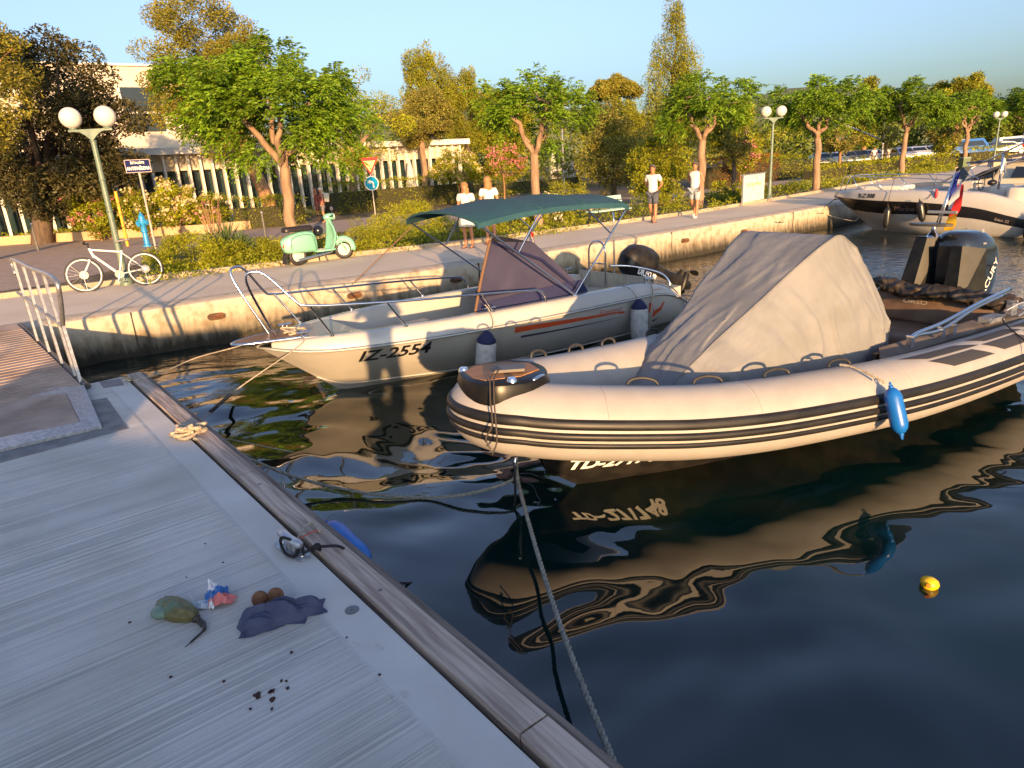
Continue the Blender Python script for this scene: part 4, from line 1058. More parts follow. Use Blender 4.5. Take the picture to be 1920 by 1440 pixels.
for i, v in enumerate(mb.v): mb.v[i] = (v[0], v[1], v[2] + 1.2035 + .035 * (1 - (v[0] + .3)) - .045)
mb.build('teak_inlay', mat('teak decking', (.28, .13, .05), (.40, .20, .08), scale=1.0, stretch=(3, 40, 1), rough=.6), step)
mb = MB(); mb.prism([(-.05, -.02), (.18, -.14), (.26, -.02), (.05, .10)], 1.20, 1.222); mb.build('anchor_slot', mat('grey moulding', (.12, .11, .1), rough=.5), step)
mb = MB()
for x, y in ((-.16, .25), (.0, -.25)): mb.lathe((x, y, 1.185), [(.045, -.01), (.045, .0), (.03, .028), (.001, .032)], 16)
mb.tube(catmull([(.15, -.28, 1.15), (.17, -.30, 1.175), (.27, -.26, 1.175), (.30, -.23, 1.14)], 4), .014, 8)
mb.build('chrome_fitting', STEEL, step, smooth=True, auto=50)
mb = MB(); Pp = [(.02, -.04, 1.235), (-.08, -.16, 1.24), (-.16, -.26, 1.22), (-.22, -.36, 1.10), (-.26, -.44, .95), (-.27, -.45, .82), (-.30, -.42, .72)]
mb.tube(catmull(Pp, 5), .006, 6); mb.tube(catmull([(x - .015, y + .03, z) for x, y, z in Pp[:5]] + [(-.32, -.38, .84), (-.30, -.40, .76)], 5), .006, 6)
mb.build('bow_cord', mat('dark cord', (.05, .04, .035), rough=.8), RB, smooth=True)
# grab handles
def handle_at(mb, i, phi, L=.13):
    p, n, t = FR[i]; c = tp(i, phi); up = (n * math.cos(phi) + Vector((0, 0, 1)) * math.sin(phi))
    mb.tube(catmull([c - t * L - up * .01, c - t * L * .8 + up * .04, c + up * .062, c + t * L * .8 + up * .04, c + t * L - up * .01], 5), [.014] * 21, 7)
def idx_at(s, near_side): return min((i for i in range(len(PATH)) if (PATH[i].y < 0) == near_side), key=lambda i: abs(PATH[i].x - s))
for s in (.95, 1.5, 2.1, 2.8): 
    mb = MB(); handle_at(mb, idx_at(s, True), math.radians(112)); mb.build('grab_handle', RUBBER, RB, smooth=True)
for s in (.75, 1.15, 1.6, 2.2):
    mb = MB(); handle_at(mb, idx_at(s, False), math.radians(80), .09); mb.build('grab_handle', RUBBER, RB, smooth=True)
# dark non-slip patches on the near tube, aft
PADM = mat('charcoal non-slip pad', (.03, .03, .035), rough=.75)
def tube_patch(s0, s1, a0, a1, sk=0.0, n=16):
    mb = MB(); i0, i1 = idx_at(s0, True), idx_at(s1, True); R2 = []
    for u in range(n + 1):
        row = []
        for v in range(7):
            a = math.radians(a0 + (a1 - a0) * v / 6); s = s0 + (s1 - s0) * u / n + sk * (v / 6 - .5)
            # position along the path by s
            j = idx_at(s, True); k = j + (1 if PATH[j].x > s else -1); k = max(0, min(len(PATH) - 1, k))
            f = (s - PATH[j].x) / (PATH[k].x - PATH[j].x) if abs(PATH[k].x - PATH[j].x) > 1e-6 else 0
            row.append(tp(j, a, .004).lerp(tp(k, a, .004), f))
        R2.append(row)
    mb.grid(R2); return mb.build('grip_pad', PADM, RB, smooth=True)
tube_patch(3.75, 4.45, 42, 63, -.26); tube_patch(4.66, 5.4, 44, 67, -.26); tube_patch(5.6, 6.4, 46, 69, -.26)
tube_patch(3.5, 4.35, 68, 84, -.3); tube_patch(4.55, 5.4, 72, 90, -.2); tube_patch(5.55, 6.4, 74, 92, -.2)
# side decks and inner liners aft
SIDE = mat('brown grey side deck', (.085, .068, .055), (.12, .10, .08), scale=5, rough=.6)
for y in (-1, 1):
    mb = MB(); q = [(3.55, y * .93, .80), (3.75, y * .78, .86), (6.4, y * .72, .84), (6.5, y * .92, .80)]
    mb.plate([Vector(p) for p in (q if y > 0 else q)], (0, 0, -1), .06); mb.build('side_deck', SIDE, RB)
    mb = MB(); mb.box((5.0, y * .80, .57), (2.7, .05, .5)); mb.build('inner_liner', mat('dark liner', (.03, .026, .023), rough=.6), RB)
# stern bench: brown vinyl backrest and cushions
VIN = mat('taupe vinyl', (.15, .095, .06), (.20, .13, .085), scale=5, rough=.5)
seat = MB()
def cushion(mb, c, d, M=None, r=.05):
    x, y, z = d[0] / 2, d[1] / 2, d[2] / 2; R2 = []
    for k, (zz, ins) in enumerate(((-z, r * .6), (-z + r * .5, 0), (z - r, 0), (z - r * .3, r * .3), (z, r * .9))):
        ring = []
        for j in range(32):
            t = 2 * PI * j / 32; cx, sy = math.cos(t), math.sin(t); e_ = .35
            p = Vector(((x - ins) * math.copysign(abs(cx) ** e_, cx), (y - ins) * math.copysign(abs(sy) ** e_, sy), zz))
            ring.append((M @ p if M is not None else p) + Vector(c))
        R2.append(ring)
    mb.rings(R2)
mb = MB(); cushion(mb, (5.62, -.0, .52), (.75, 1.45, .16)); seat = mb.build('stern_seat', VIN, RB, smooth=True, auto=50)
mb = MB(); cushion(mb, (6.05, -.0, .78), (.42, 1.5, .16), Matrix.Rotation(math.radians(-78), 3, 'Y')); mb.build('backrest', VIN, seat, smooth=True, auto=50)
mb = MB(); mb.box((5.45, 0, .38), (.75, 1.4, .14)); mb.build('seat_base', mat('black seat base', (.015, .014, .014), rough=.4), seat)
text_obj('seat_lettering', 'ORSO', mat('grey lettering', (.4, .38, .35)), seat, lambda x, y: Vector((5.905 - .0 + (y) * .2, .30 - x, .84 + y)), size=.07, xs=1.6)
# rolled canopy: ruched black canvas lying across the stern
mb = MB(); R2 = []; n = 90
for i in range(n + 1):
    u = i / n; c = Vector((5.98 - .10 * math.sin(u * 4), .80 - 1.68 * u, 1.03 + .02 * math.sin(u * 13) - .06 * u)); row = []
    for j in range(20):
        a = 2 * PI * j / 20; k = .085 * (1 + .45 * _ns.noise(Vector((u * 16, math.cos(a) * 1.4, math.sin(a) * 1.4))) + .3 * _ns.noise(Vector((u * 40, math.cos(a) * 2, math.sin(a) * 2))))
        k *= .5 + .5 * min(1, 8 * u, 8 * (1 - u) + .3); row.append(c + Vector((math.cos(a) * k * 1.3, 0.02 * math.sin(a * 2 + u * 30), math.sin(a) * k)))
    R2.append(row)
mb.rings(R2); mb.build('rolled_canopy', mat('black canvas', (.02, .016, .013), (.045, .032, .02), scale=8, rough=.55), RB, smooth=True)
mb = MB()
for dy, dz in ((0, 0), (.05, -.07)):
    mb.tube(catmull([(4.0, -.93, .92 + dz * .2), (4.1, -.93, .97 + dz * .3), (4.55, -.92, 1.00 + dz), (5.3, -.88 + dy, 1.09 + dz), (5.95, -.84 + dy, 1.13 + dz)], 5), .019, 9)
mb.build('canopy_frame', STEEL, RB, smooth=True)
for x in (4.0, 4.52, 4.72):
    mb = MB(); mb.box((x, -.93, .90), (.05, .05, .1)); mb.cyl((x, -.97, .95), (x, -.89, .95), .014, n=8); mb.build('rail_bracket', STEEL, RB)
mb = MB(); mb.box((6.0, -.86, .92), (.12, .06, .16)); mb.box((5.6, -.86, .86), (.3, .12, .06)); mb.tube(catmull([(5.8, -.9, .92), (5.95, -.98, 1.0), (6.05, -1.0, .92), (5.9, -.98, .86)], 5), .008, 6)
mb.build('canopy_hinge', GALV, RB)
# angular black arch legs
ARC = mat('glossy black fibreglass', (.008, .009, .010), (.014, .015, .015), scale=8, rough=.3, coat=.0, spec=.16)
def leg(nm, b0, b1, t0, t1, w0, w1):
    # tapering slab: (x,y) fore and aft corners at base and top
    mb = MB(); V8 = []
    for (p, q, w) in ((b0, b1, w0), (t0, t1, w1)):
        p, q = Vector(p), Vector(q); d = (q - p).normalized(); nn = Vector((0, 1, 0)) * w
        V8 += [p - nn, q - nn * .6, q + nn * .6, p + nn]
    mb.add(V8, [(3, 2, 1, 0), (4, 5, 6, 7), (0, 1, 5, 4), (1, 2, 6, 5), (2, 3, 7, 6), (3, 0, 4, 7)]); return mb.build(nm, ARC, RB)
leg('arch_leg', (6.02, .40, .74), (6.40, .16, .74), (6.26, .36, 1.60), (6.46, .20, 1.60), .10, .07)
leg('arch_leg', (6.08, -.14, .74), (6.42, -.34, .74), (6.20, -.10, 1.52), (6.42, -.28, 1.48), .09, .06)
mb = MB(); mb.box((6.25, .04, 1.1), (.06, .16, .80)); mb.build('arch_panel', mat('black panel', (.008, .008, .008), rough=.25), RB)
mb = MB(); mb.lathe((6.28, .24, 1.60), [(.07, 0), (.05, .04), (.03, .06), (.03, .14)], 14); mb.build('mast_foot', STEEL, RB, smooth=True, auto=50)
mb = MB(); q = [(.26 * math.cos(a), .085 * math.sin(a)) for a in [i * PI / 10 for i in range(20)]]
mb.prism([(6.24 + y * 1.2, .26 - x) for x, y in q], 1.735, 1.765); mb.build('mast_plate', mat('grey mast plate', (.06, .055, .05), rough=.4), RB)
# outboard
eng2 = empty('outboard_engine', (6.62, .06, .70), 0); eng2.parent = RB
MERC = mat('dark engine gloss', (.010, .013, .018), (.014, .018, .026), scale=3, rough=.12, coat=.8)
def cowl(prof, e_=.72, n=32):
    mb = MB(); R2 = []
    for z, x0, x1, w in prof:
        cx_, rx = (x0 + x1) / 2, (x1 - x0) / 2
        R2.append([(cx_ + rx * math.copysign(abs(math.cos(t)) ** e_, math.cos(t)), w * math.copysign(abs(math.sin(t)) ** e_, math.sin(t)), z) for t in [2 * PI * j / n for j in range(n)]])
    mb.rings(R2); return mb
cowl([(-.02, -.30, .42, .22), (.1, -.34, .50, .26), (.3, -.34, .55, .28), (.5, -.32, .54, .28), (.53, -.32, .53, .275)]).build('lower_cowl', MERC, eng2, smooth=True, auto=60)
cowl([(.54, -.33, .53, .285), (.58, -.34, .53, .29), (.72, -.34, .48, .28), (.84, -.32, .38, .25), (.92, -.27, .24, .2), (.955, -.2, .1, .12), (.96, -.12, .02, .05)]).build('upper_cowl', MERC, eng2, smooth=True, auto=60)
mb = MB(); mb.plate([(-.05, -.262, .80), (.02, -.262, .80), (.16, -.14, .955), (.1, -.14, .965)], (0, -.6, .6), .006); mb.build('cowl_trim', mat('silver trim', (.5, .45, .35), rough=.3, metal=.5), eng2)
cowl([(-.9, -.06, .22, .05), (-.5, -.08, .24, .07), (-.1, -.2, .3, .12), (0, -.25, .35, .18)]).build('midsection', MERC, eng2, smooth=True, auto=60)
mb = MB(); mb.box((-.32, 0, -.05), (.25, .4, .35)); mb.build('engine_bracket', mat('black bracket', (.02, .02, .02), rough=.4), eng2)
def merc(x, y):       # lettering runs up the near side of the cowl
    a = math.radians(62); u = x * math.cos(a) - y * math.sin(a); v = x * math.sin(a) + y * math.cos(a)
    px_, pz = .02 + u, .0 + v
    w = interp([(-.02, .22), (.1, .26), (.3, .28), (.53, .286), (.72, .283)], pz); t = max(-1, min(1, (px_ - .1) / .44)); yy = w * (max(0.02, 1 - abs(t) ** (1 / .72 * 2)) ** .36)
    return Vector((px_, -yy - .006, pz))
text_obj('engine_lettering', 'MERCURY', mat('silver lettering', (.6, .6, .6), rough=.35), eng2, merc, size=.145, bold=.003, xs=1.0)
# flag on a leaning staff beside the engine, with a small cross arm
fl_ = empty('flag_staff', toW(RB, (6.30, .20, 1.72)), RR, 'steel staff with red, white and blue flag above the mast plate of the inflatable', 'flag')
mb = MB(); mb.tube([(0, 0, 0), (.20, -.02, .62)], .012, 8); mb.tube([(.03, .05, .0), (.22, .0, .60)], .008, 8); mb.build('staff', STEEL, fl_, smooth=True)
mb = MB(); mb.box((.05, 0, .17), (.03, .34, .03)); mb.build('cross_arm', mat('grey arm', (.2, .22, .26), rough=.4), fl_)
for nm, c, x0, x1, z0, z1 in (('cloth_stripe', BLU, .0, .06, .62, .30), ('cloth_stripe', WHT, .03, .12, .54, .2), ('cloth_stripe', RED, .08, .17, .48, .10), ('cloth_stripe', YEL, .05, .17, .18, -.04)):
    mb = MB(); R2 = []
    for i in range(11):
        u = i / 10; row = []
        for j in range(5):
            v = j / 4; z = z0 + (z1 - z0) * u
            row.append((.17 * z / .6 + .02 + .02 * math.sin(u * 7 + v * 2), -(x0 + (x1 - x0) * v) * (.7 + .3 * math.sin(u * 3)) - .02, z))
        R2.append(row)
    mb.grid(R2); mb.build(nm, mat('flag colour %s' % (c,), c, rough=.8, transl=.3), fl_, smooth=True, fix=False)
# grey tarpaulin over the console
TARP = mat('grey tarpaulin', (.175, .182, .192), (.205, .21, .22), scale=3, rough=.75, bump=.25, bscale=16, spec=.25)
def tarp():
    # cross sections along s: outline polygons of (y, z) from the near skirt over the top to the far skirt
    S = [(1.22, -.16, .34, .34, .44, .08), (1.55, -.36, .50, .36, .70, .18), (1.95, -.52, .62, .42, 1.05, .28), (2.45, -.62, .70, .42, 1.40, .38), (2.95, -.66, .70, .42, 1.74, .46), (3.20, -.64, .66, .42, 1.90, .52), (3.36, -.64, .66, .42, 1.93, .52), (3.58, -.66, .68, .42, 1.83, .50), (3.82, -.68, .70, .42, 1.62, .50), (4.02, -.69, .70, .42, 1.44, .48), (4.12, -.68, .69, .42, 1.34, .46)]
    rows = []
    def sec(k):
        f = [sminterp([(i, r[c]) for i, r in enumerate(S)], k) for c in range(6)]; return f
    n = 190
    for i in range(n + 1):
        s, yn, yf, zb, zt_, tw = sec(i / n * (len(S) - 1)); row = []
        zm = zb + .2 + (zt_ - zb - .2) * .55; bw = .62
        pl = [Vector((s, yn, zb - .05)), Vector((s, yn, zb + .2)), Vector((s, yn * bw + -tw * (1 - bw) - .05, zm)), Vector((s, -tw, zt_)), Vector((s, tw, zt_)), Vector((s, yf * bw + tw * (1 - bw) + .05, zm)), Vector((s, yf, zb + .2)), Vector((s, yf, zb - .05))]
        segs = [8, 26, 26, 34, 26, 26, 8]
        for a, b, m_ in zip(pl, pl[1:], segs):
            for j in range(m_): row.append(a.lerp(b, j / m_))
        row.append(pl[-1]); rows.append(row)
    # wrinkles
    out = []
    for i, row in enumerate(rows):
        o2 = []
        for j, p in enumerate(row):
            hgt = (p.z - .3) / 1.6
            q = Vector((p.x * 1.0 + p.z * .55, p.y, p.z * .35))
            topness = max(0.0, min(1.0, 1 - (abs(j - len(row) / 2) - 16) / 10.0))
            wa = _ns.noise(Vector((p.y * 5.5 + p.x * 1.0, p.x * 1.1 + p.z * .6, 3.0))); wb = _ns.noise(Vector((p.x * 4.6 + p.z * 2.6 + p.y, p.z * 1.0, 7.0))); wc = _ns.noise(Vector((p.x * 10 + p.z * 6.5, p.z * 2.2 + p.y * 2, 1.0)))
            ra = max(0, 1 - abs(wa) * 4) ** 1.5; rb = max(0, 1 - abs(wb) * 4) ** 1.5; rc = max(0, 1 - abs(wc) * 4)
            wv = (ra * .022 + wa * .02) * topness + (rb * .024 + wb * .02) * (1 - topness) + rc * .007 + _ns.noise(Vector((p.x * 1.6, p.y * 1.6 + 9, p.z * 1.6))) * .03
            d = Vector((-.3, -1 if p.y < 0 else 1, .35)).normalized(); low = 1.0 + 1.2 * max(0, .35 - hgt)
            o2.append(p + d * wv * low * (.5 if j in (0, len(row) - 1) else 1))
        out.append(o2)
    global TROWS; TROWS = out
    mb = MB(); mb.grid(out)
    # front and aft closures
    for r in (out[-1],):
        n2 = len(r); half = n2 // 2
        gridr = []
        for k in range(8):
            gridr.append([r[j].lerp(Vector((r[j].x + .02, (r[j].y), .34)), k / 7) for j in range(n2)])
        mb.grid(gridr)
    return mb
tc_ = tarp().build('tarpaulin', TARP, smooth=True, auto=75, fix=False)
tc_.location = OR; tc_.rotation_euler = (0, 0, RR); tag(tc_, 'wrinkled grey tarpaulin draped over the console of the white inflatable boat', 'boat cover')
mb = MB(); mb.tube([r[60] + Vector((0, -.004, .006)) for r in TROWS[12:150:3]], .007, 6)
mb.build('seam', mat('tarpaulin seam', (.15, .148, .145), rough=.8), tc_, smooth=True)
mb = MB(); mb.tube([r[5] + Vector((0, -.012, .0)) for r in TROWS[20::4]], .011, 6); mb.build('hem', mat('tarpaulin seam', (.15, .148, .145)), tc_, smooth=True)
md = tc_.modifiers.new('thick', 'SOLIDIFY'); md.thickness = .006
# blue fender on the near tube with its rope
fb = fender('blue_fender', toW(RB, (2.80, -1.56, .66)), (-.14, .30, .9), .38, .068, mat('bright blue vinyl', (.008, .12, .45), rough=.32), mat('bright blue vinyl', (.008, .12, .45)), 'bright blue fender hanging on the outside of the white inflatable tube')
rope('fender_line', [toW(RB, (2.72, -1.08, .96)), toW(RB, (2.74, -1.18, .96)), toW(RB, (2.75, -1.36, .92)), toW(RB, (2.77, -1.46, .88))], .011, ROPE, 'knotted cream line from a grab handle to the bright blue fender', n=6)
# mooring ropes of the inflatable
eye = toW(RB, (.04, -.16, .52))
mb = MB(); mb.tube([toW(RB, (.12, -.14, .60)), eye, toW(RB, (.0, -.2, .46))], .012, 8); o = mb.build('bow_shackle', STEEL, smooth=True); o.parent = RB; o.matrix_parent_inverse = Matrix.LocRotScale(OR, Matrix.Rotation(RR, 3, 'Z'), None).inverted()
endp = gp(1215, 1600, DK + .02)
Pm = [eye, gp(972, 905, -.52), at(1000, 1010, 4.15), at(1040, 1140, 3.35), at(1085, 1265, 2.75), at(1155, 1440, 2.08), endp]
rope('mooring_rope', Pm, .016, ROPEG, 'grey green twisted rope running from the inflatable bow to the foreground pontoon', n=10)
rope('mooring_rope', [eye, gp(965, 895, -.56), gp(930, 912, -.62), gp(870, 927, -.69), gp(800, 933, W + .03), gp(710, 928, W + .03), gp(620, 912, W + .05), gp(540, 890, W + .16), gp(460, 857, W + .38), gp(400, 832, DK - .06), gp(362, 822, DK + .03)], .015, ROPEG, 'sagging grey green rope from the inflatable bow back to the rope bundle on the pontoon', n=8)
rope('mooring_line', [gp(372, 815, DK + .02), gp(420, 822, DK - .25), gp(470, 832, W + .1), gp(560, 850, W - .02)], .007, ROPE, 'thin pale line from the rope bundle trailing into the water', lay=False)
rope('mooring_line', [eye, toW(RB, (.0, -.2, .40)), gp(966, 930, W + .16), gp(962, 960, W - .03)], .010, ROPEB, 'short dark line hanging from the inflatable bow into the water', lay=False)
rope('mooring_line', [toW(RB, (5.9, -.98, .86)), at(1880, 600, 6.85), at(1935, 650, 6.3), at(2000, 700, 5.8)], .007, ROPEB, 'thin black line running off the stern of the inflatable past the right edge', lay=False)

# ---------------------------------------------------------------- boat B: white boat with the black band, bow to the quay
OB, RBt = frame((12.5, 23.2), -55)
BT = empty('cabin_boat', OB, RBt, 'white boat with broad black band and R-Z 508 lettering, moored bow to the quay', 'boat')
# here local y is negative on the camera side as well
sheerB = [(0, (-1.40, .02, 1.10)), (.06, (-1.05, .36, 1.09)), (.15, (-.45, .70, 1.06)), (.3, (.6, 1.0, 1.02)), (.5, (2.0, 1.15, .98)), (.75, (3.4, 1.15, .84)), (.9, (4.3, 1.10, .62)), (1, (4.95, 1.05, .45))]
chineB = [(0, (-.62, .01, .50)), (.15, (.0, .22, .30)), (.3, (.8, .52, .16)), (.5, (2.0, .86, .08)), (.75, (3.4, .95, .04)), (1, (4.9, .93, .02))]
keelB = [(0, (-.05, 0, .06)), (.15, (.3, 0, -.2)), (.4, (1.2, 0, -.4)), (1, (4.9, 0, -.4))]
rowsB = hull_fn(sheerB, chineB, keelB, 44, .8)
hull_mesh(rowsB).build('hull', GEL, BT, smooth=True, auto=50)
def profB(s):
    h = interp([(-1.4, .16), (-.5, .26), (1, .30), (2.5, .34), (3.6, .42), (4.5, .40), (5, .36)], s)
    return [(0, 0), (-.01, h * .4), (-.05, h * .85), (-.12, h), (-.30, h + .01), (-.34, h - .02), (-.36, h - interp([(-.2, .05), (.8, .35)], s))]
capB = cap_rows(rowsB, profB); mb = MB()
for rr in (capB, mirror_rows(capB)): mb.rings(rr, closed=False, cap=False)
mb.build('gunwale', GEL, BT, smooth=True, auto=55)
bandt = lambda s: sminterp([(p[1][0], p[1][2]) for p in sheerB], s) - .01
bandb = lambda s: bandt(s) - interp([(-1.4, .05), (-1.1, .34), (-.5, .40), (1, .40), (3, .32), (4.9, .22)], s)
for sd_ in (-1, 1):
    mb = MB(); band(mb, rowsB, -1.2, 4.9, bandb, bandt, sd_, .016, 90); mb.build('black_band', mat('black stripe paint', (.010, .009, .010), rough=.25), BT, smooth=True, fix=False)
mb = MB(); q = []
for s_ in [-1.0 + i * .25 for i in range(12)]: q.append((s_, -max(.02, sminterp([(p[1][0], p[1][1]) for p in sheerB], s_) - .28)))
q += [(x, -y) for x, y in q[::-1]]; mb.prism(q, 1.10, 1.27); mb.build('foredeck', GEL, BT)
mb = MB(); mb.prism([(1.6, -.82), (4.85, -.82), (4.85, .82), (1.6, .82)], .4, .5); mb.build('cockpit_floor', LINER, BT)
mb = MB(); cushion(mb, (.3, 0, 1.36), (1.6, .9, .14)); mb.build('sun_pad', mat('cream cushion', (.6, .57, .5), rough=.6), BT, smooth=True, auto=50)
mb = MB(); cushion(mb, (4.3, 0, 1.1), (.6, 1.7, .5)); cushion(mb, (4.6, 0, 1.35), (.22, 1.7, .4)); mb.build('stern_seat', mat('cream cushion', (.6, .57, .5)), BT, smooth=True, auto=50)
mb = MB(); mb.box((2.55, .28, .95), (.7, .75, 1.1), taper=.85); cons = mb.build('console', GEL, BT)
mb = MB(); mb.plate([(2.25, -.10, 1.48), (2.25, .66, 1.48), (2.55, .60, 1.92), (2.55, -.04, 1.92)], (1, 0, .4), .012)
mb.plate([(2.25, -.10, 1.48), (2.62, -.12, 1.48), (2.75, -.08, 1.70), (2.55, -.04, 1.92)], (0, 1, 0), .012); mb.build('windscreen', mat('smoked screen', (.04, .05, .06), rough=.08), BT)
mb = MB(); mb.tube([(2.98 + .05 * math.cos(t) * .3, .28 + .19 * math.cos(t), 1.42 + .19 * math.sin(t)) for t in [i * 2 * PI / 20 for i in range(20)]], .014, 7, closed=True); mb.tube([(2.85, .28, 1.42), (2.98, .28, 1.42)], .02, 8)
mb.tube([(2.98, .09, 1.42), (2.98, .47, 1.42)], .01, 6); mb.build('steering_wheel', BLACKP, BT, smooth=True)
mb = MB(); mb.box((3.45, .1, 1.3), (.3, .26, .08)); mb.ball((3.4, -.1, 1.46), .12, 8, (1, 1.3, .7)); mb.tube([(3.4, -.1, 1.5), (3.4, -.1, 1.75)], .03, 8); mb.build('black_cover', BLACKP, BT, smooth=True, auto=50)
mb = MB(); cushion(mb, (3.55, .2, 1.15), (.45, .8, .45)); mb.build('helm_seat', mat('cream cushion', (.6, .57, .5)), BT, smooth=True, auto=50)
for y in (-1, 1):
    mb = MB(); P_ = [(-1.15, y * .15, 1.28), (-1.05, y * .2, 1.62), (-.85, y * .32, 1.76), (-.3, y * .66, 1.75), (.6, y * .86, 1.72), (1.8, y * .97, 1.66), (2.5, y * 1.0, 1.58), (2.75, y * 1.0, 1.36)]
    mb.tube(catmull(P_, 5), .016, 8)
    for a, b in (((-.55, y * .52, 1.75), (-.35, y * .50, 1.34)), ((.3, y * .8, 1.73), (.6, y * .78, 1.34)), ((1.2, y * .93, 1.69), (1.5, y * .88, 1.34))): mb.tube([a, b], .013, 8)
    mb.build('bow_rail', STEEL, BT, smooth=True)
def on_hullB(x, y): return surf_point(rowsB, x, y, -1, .024)
text_obj('registration_number', 'R-Z 508', BLK, BT, lambda x, y: Vector((-.18 + x, -(interp([(-.4, .70), (0, .86), (.6, .99), (1.2, 1.07)], -.18 + x) + .012 - .22 * max(0, y) * .35 - .0), 1.10 + y)), size=.18, bold=.006, shear=.2, xs=1.05)
text_obj('name_lettering', 'Marinello', mat('dim silver lettering', (.16, .10, .09), rough=.4), BT, lambda x, y: on_hullB(1.12 + x, .72 + y - x * .02), size=.2, shear=.25, xs=1.15)
text_obj('model_lettering', 'Eden 22', mat('pale silver lettering', (.35, .3, .28), rough=.4), BT, lambda x, y: on_hullB(3.95 + x, bandb(3.95 + x) + .06 + y), size=.10, shear=.3, xs=1.1)
mb = MB()
for s_ in (2.7, 3.25): 
    c = surf_point(rowsB, s_, .2, -1, .008); mb.lathe(tuple(c), [(.035, .006), (.02, .0061)], 12, (0, -1, 0)); 
mb.build('drain_fitting', STEEL, BT)
BF = mat('black vinyl', (.015, .015, .017), rough=.3)
fender('black_fender', toW(BT, (.98, -1.10, .50)), (0, 0, 1), .66, .10, BF, BF, 'black fender hanging between the lettering and the bow of the white boat, leftmost of three', 'black fenders on the white boat')
fender('black_fender', toW(BT, (2.05, -1.27, .72)), (-.2, .1, 1), .62, .10, BF, BF, 'black fender swung slightly askew in front of the boat name, middle of three', 'black fenders on the white boat')
fender('black_fender', toW(BT, (4.8, -1.16, .32)), (0, 0, 1), .66, .10, BF, BF, 'black fender at the stern corner of the white boat', 'black fenders on the white boat')
for k, (s_, y_, lb) in enumerate(((.98, -1.05, 'thin line holding the leftmost black fender'), (2.2, -1.1, 'thin line holding the askew black fender'))):
    rope('fender_line', [toW(BT, (s_, -.88, 1.69)), toW(BT, (s_, y_ - .03, 1.2)), toW(BT, (s_ - (.1 if k else 0), y_ - .1, .85 + k * .2))], .007, ROPEB, lb, lay=False)
mb = MB(); mb.ball((0, 0, 0), .09, 8, (.5, .5, 1.6)); o = mb.build('red_buoy', mat('red vinyl', (.5, .02, .03), rough=.5), smooth=True); o.location = toW(BT, (2.36, -1.14, 1.22)); tag(o, 'small red and white cover dangling from the rail of the white boat', 'float')
# bow ropes of boat B
bb = toW(BT, (-1.2, -.1, 1.12))
rope('bow_line', [bb, at(1530, 398, 24.2), at(1470, 416, 22.6), gp(1462, 415, -.2)], .014, ROPEB, 'dark line from the bow of the white boat to the quay wall on the left', lay=False)
rope('bow_line', [toW(BT, (-.45, -.1, .5)), at(1600, 414, 23.6), at(1548, 402, 24.4), gp(1545, 398, -.15)], .014, ROPE, 'pale line from the bow of the white boat to the wall in its shadow', lay=False)
tangle('rope_bundle', toW(BT, (-1.45, .5, .92)), .3, 12, .02, ROPE, 'heap of rope on the quay edge at the bow of the white boat', 3, .6)
flag('club_flag', toW(BT, (3.75, -.6, 1.3)), .95, (0, 0), .30, .30, [WHT], 'white pennant on an upright white pole of the white boat', None, True, 2, r=.03, droop=.9)

# ---------------------------------------------------------------- boat C behind B, only partly in view
OC, RC = frame((16.3, 25.6), -55)
CT = empty('sport_cruiser', OC, RC, 'cream cruiser with dark windscreen moored behind the black banded boat', 'boat')
rowsC = hull_fn([(a, (p[0] * 1.15, p[1] * 1.12, p[2] * 1.1)) for a, p in sheerB], chineB, keelB, 30, .6)
hull_mesh(rowsC).build('hull', GEL, CT, smooth=True, auto=50)
mb = MB(); q = [(-1.0, -.3), (.3, -.85), (5, -1.05), (5, 1.05), (.3, .85), (-1.0, .3)]; mb.prism(q, 1.05, 1.25); mb.build('deck', GEL, CT)
mb = MB(); R2 = []
for x, w_, z in ((.6, .5, 1.25), (1.4, .9, 1.62), (2.0, .95, 1.86), (3.2, .98, 1.95), (4.0, 1.0, 1.7), (4.6, 1.0, 1.3)): R2.append([(x, -w_, 1.22), (x, -w_ * .9, (z + 1.22) / 2), (x, -w_ * .6, z), (x, w_ * .6, z), (x, w_ * .9, (z + 1.22) / 2), (x, w_, 1.22)])
mb.rings(R2); mb.build('cabin', mat('cream cabin', (.6, .55, .44), rough=.35), CT)
mb = MB(); mb.plate([(1.0, -.86, 1.35), (1.9, -.95, 1.42), (2.0, -.86, 1.72), (1.5, -.74, 1.62)], (0, -1, 0), .03); mb.plate([(2.4, -1.0, 1.42), (3.3, -1.0, 1.42), (3.2, -.92, 1.72), (2.5, -.92, 1.76)], (0, -1, 0), .03)
mb.build('cabin_window', GLASSD, CT)
mb = MB(); mb.plate([(.9, -.7, 1.9), (3.9, -.85, 1.95), (3.9, .85, 1.95), (.9, .7, 1.9)], (0, 0, 1), .05); mb.build('navy_top', mat('navy canvas top', (.03, .04, .10), rough=.7), CT)
mb = MB()
for y in (-.8, .8):
    for a, b in (((1.4, y, 1.2), (1.0, y, 1.9)), ((3.6, y, 1.3), (3.8, y, 1.95))): mb.tube([a, b], .02, 8)
mb.build('top_frame', STEEL, CT)
mb = MB(); mb.tube([(.2, -.7, 1.3), (4.9, -1.2, 3.6)], .028, 8); mb.tube([(1.0, -.9, 1.3), (5.6, -1.3, 3.3)], .028, 8)
mb.build('outrigger_pole', STEEL, CT, smooth=True)
flag('signal_flag', toW(CT, (2.5, -1.0, 2.05)), .75, (.1, 0), .34, .36, [WHT, BLU, RED], 'small white, blue and red flag on the cruiser rigging beside the lamp', None, True, 3, droop=.8)
flag('tricolour_flag', toW(CT, (3.6, -1.1, 2.2)), .6, (.1, 0), .34, .36, [BLKF, RED, YEL], 'small black, red and gold flag at the right edge', None, True, 4, droop=.7)
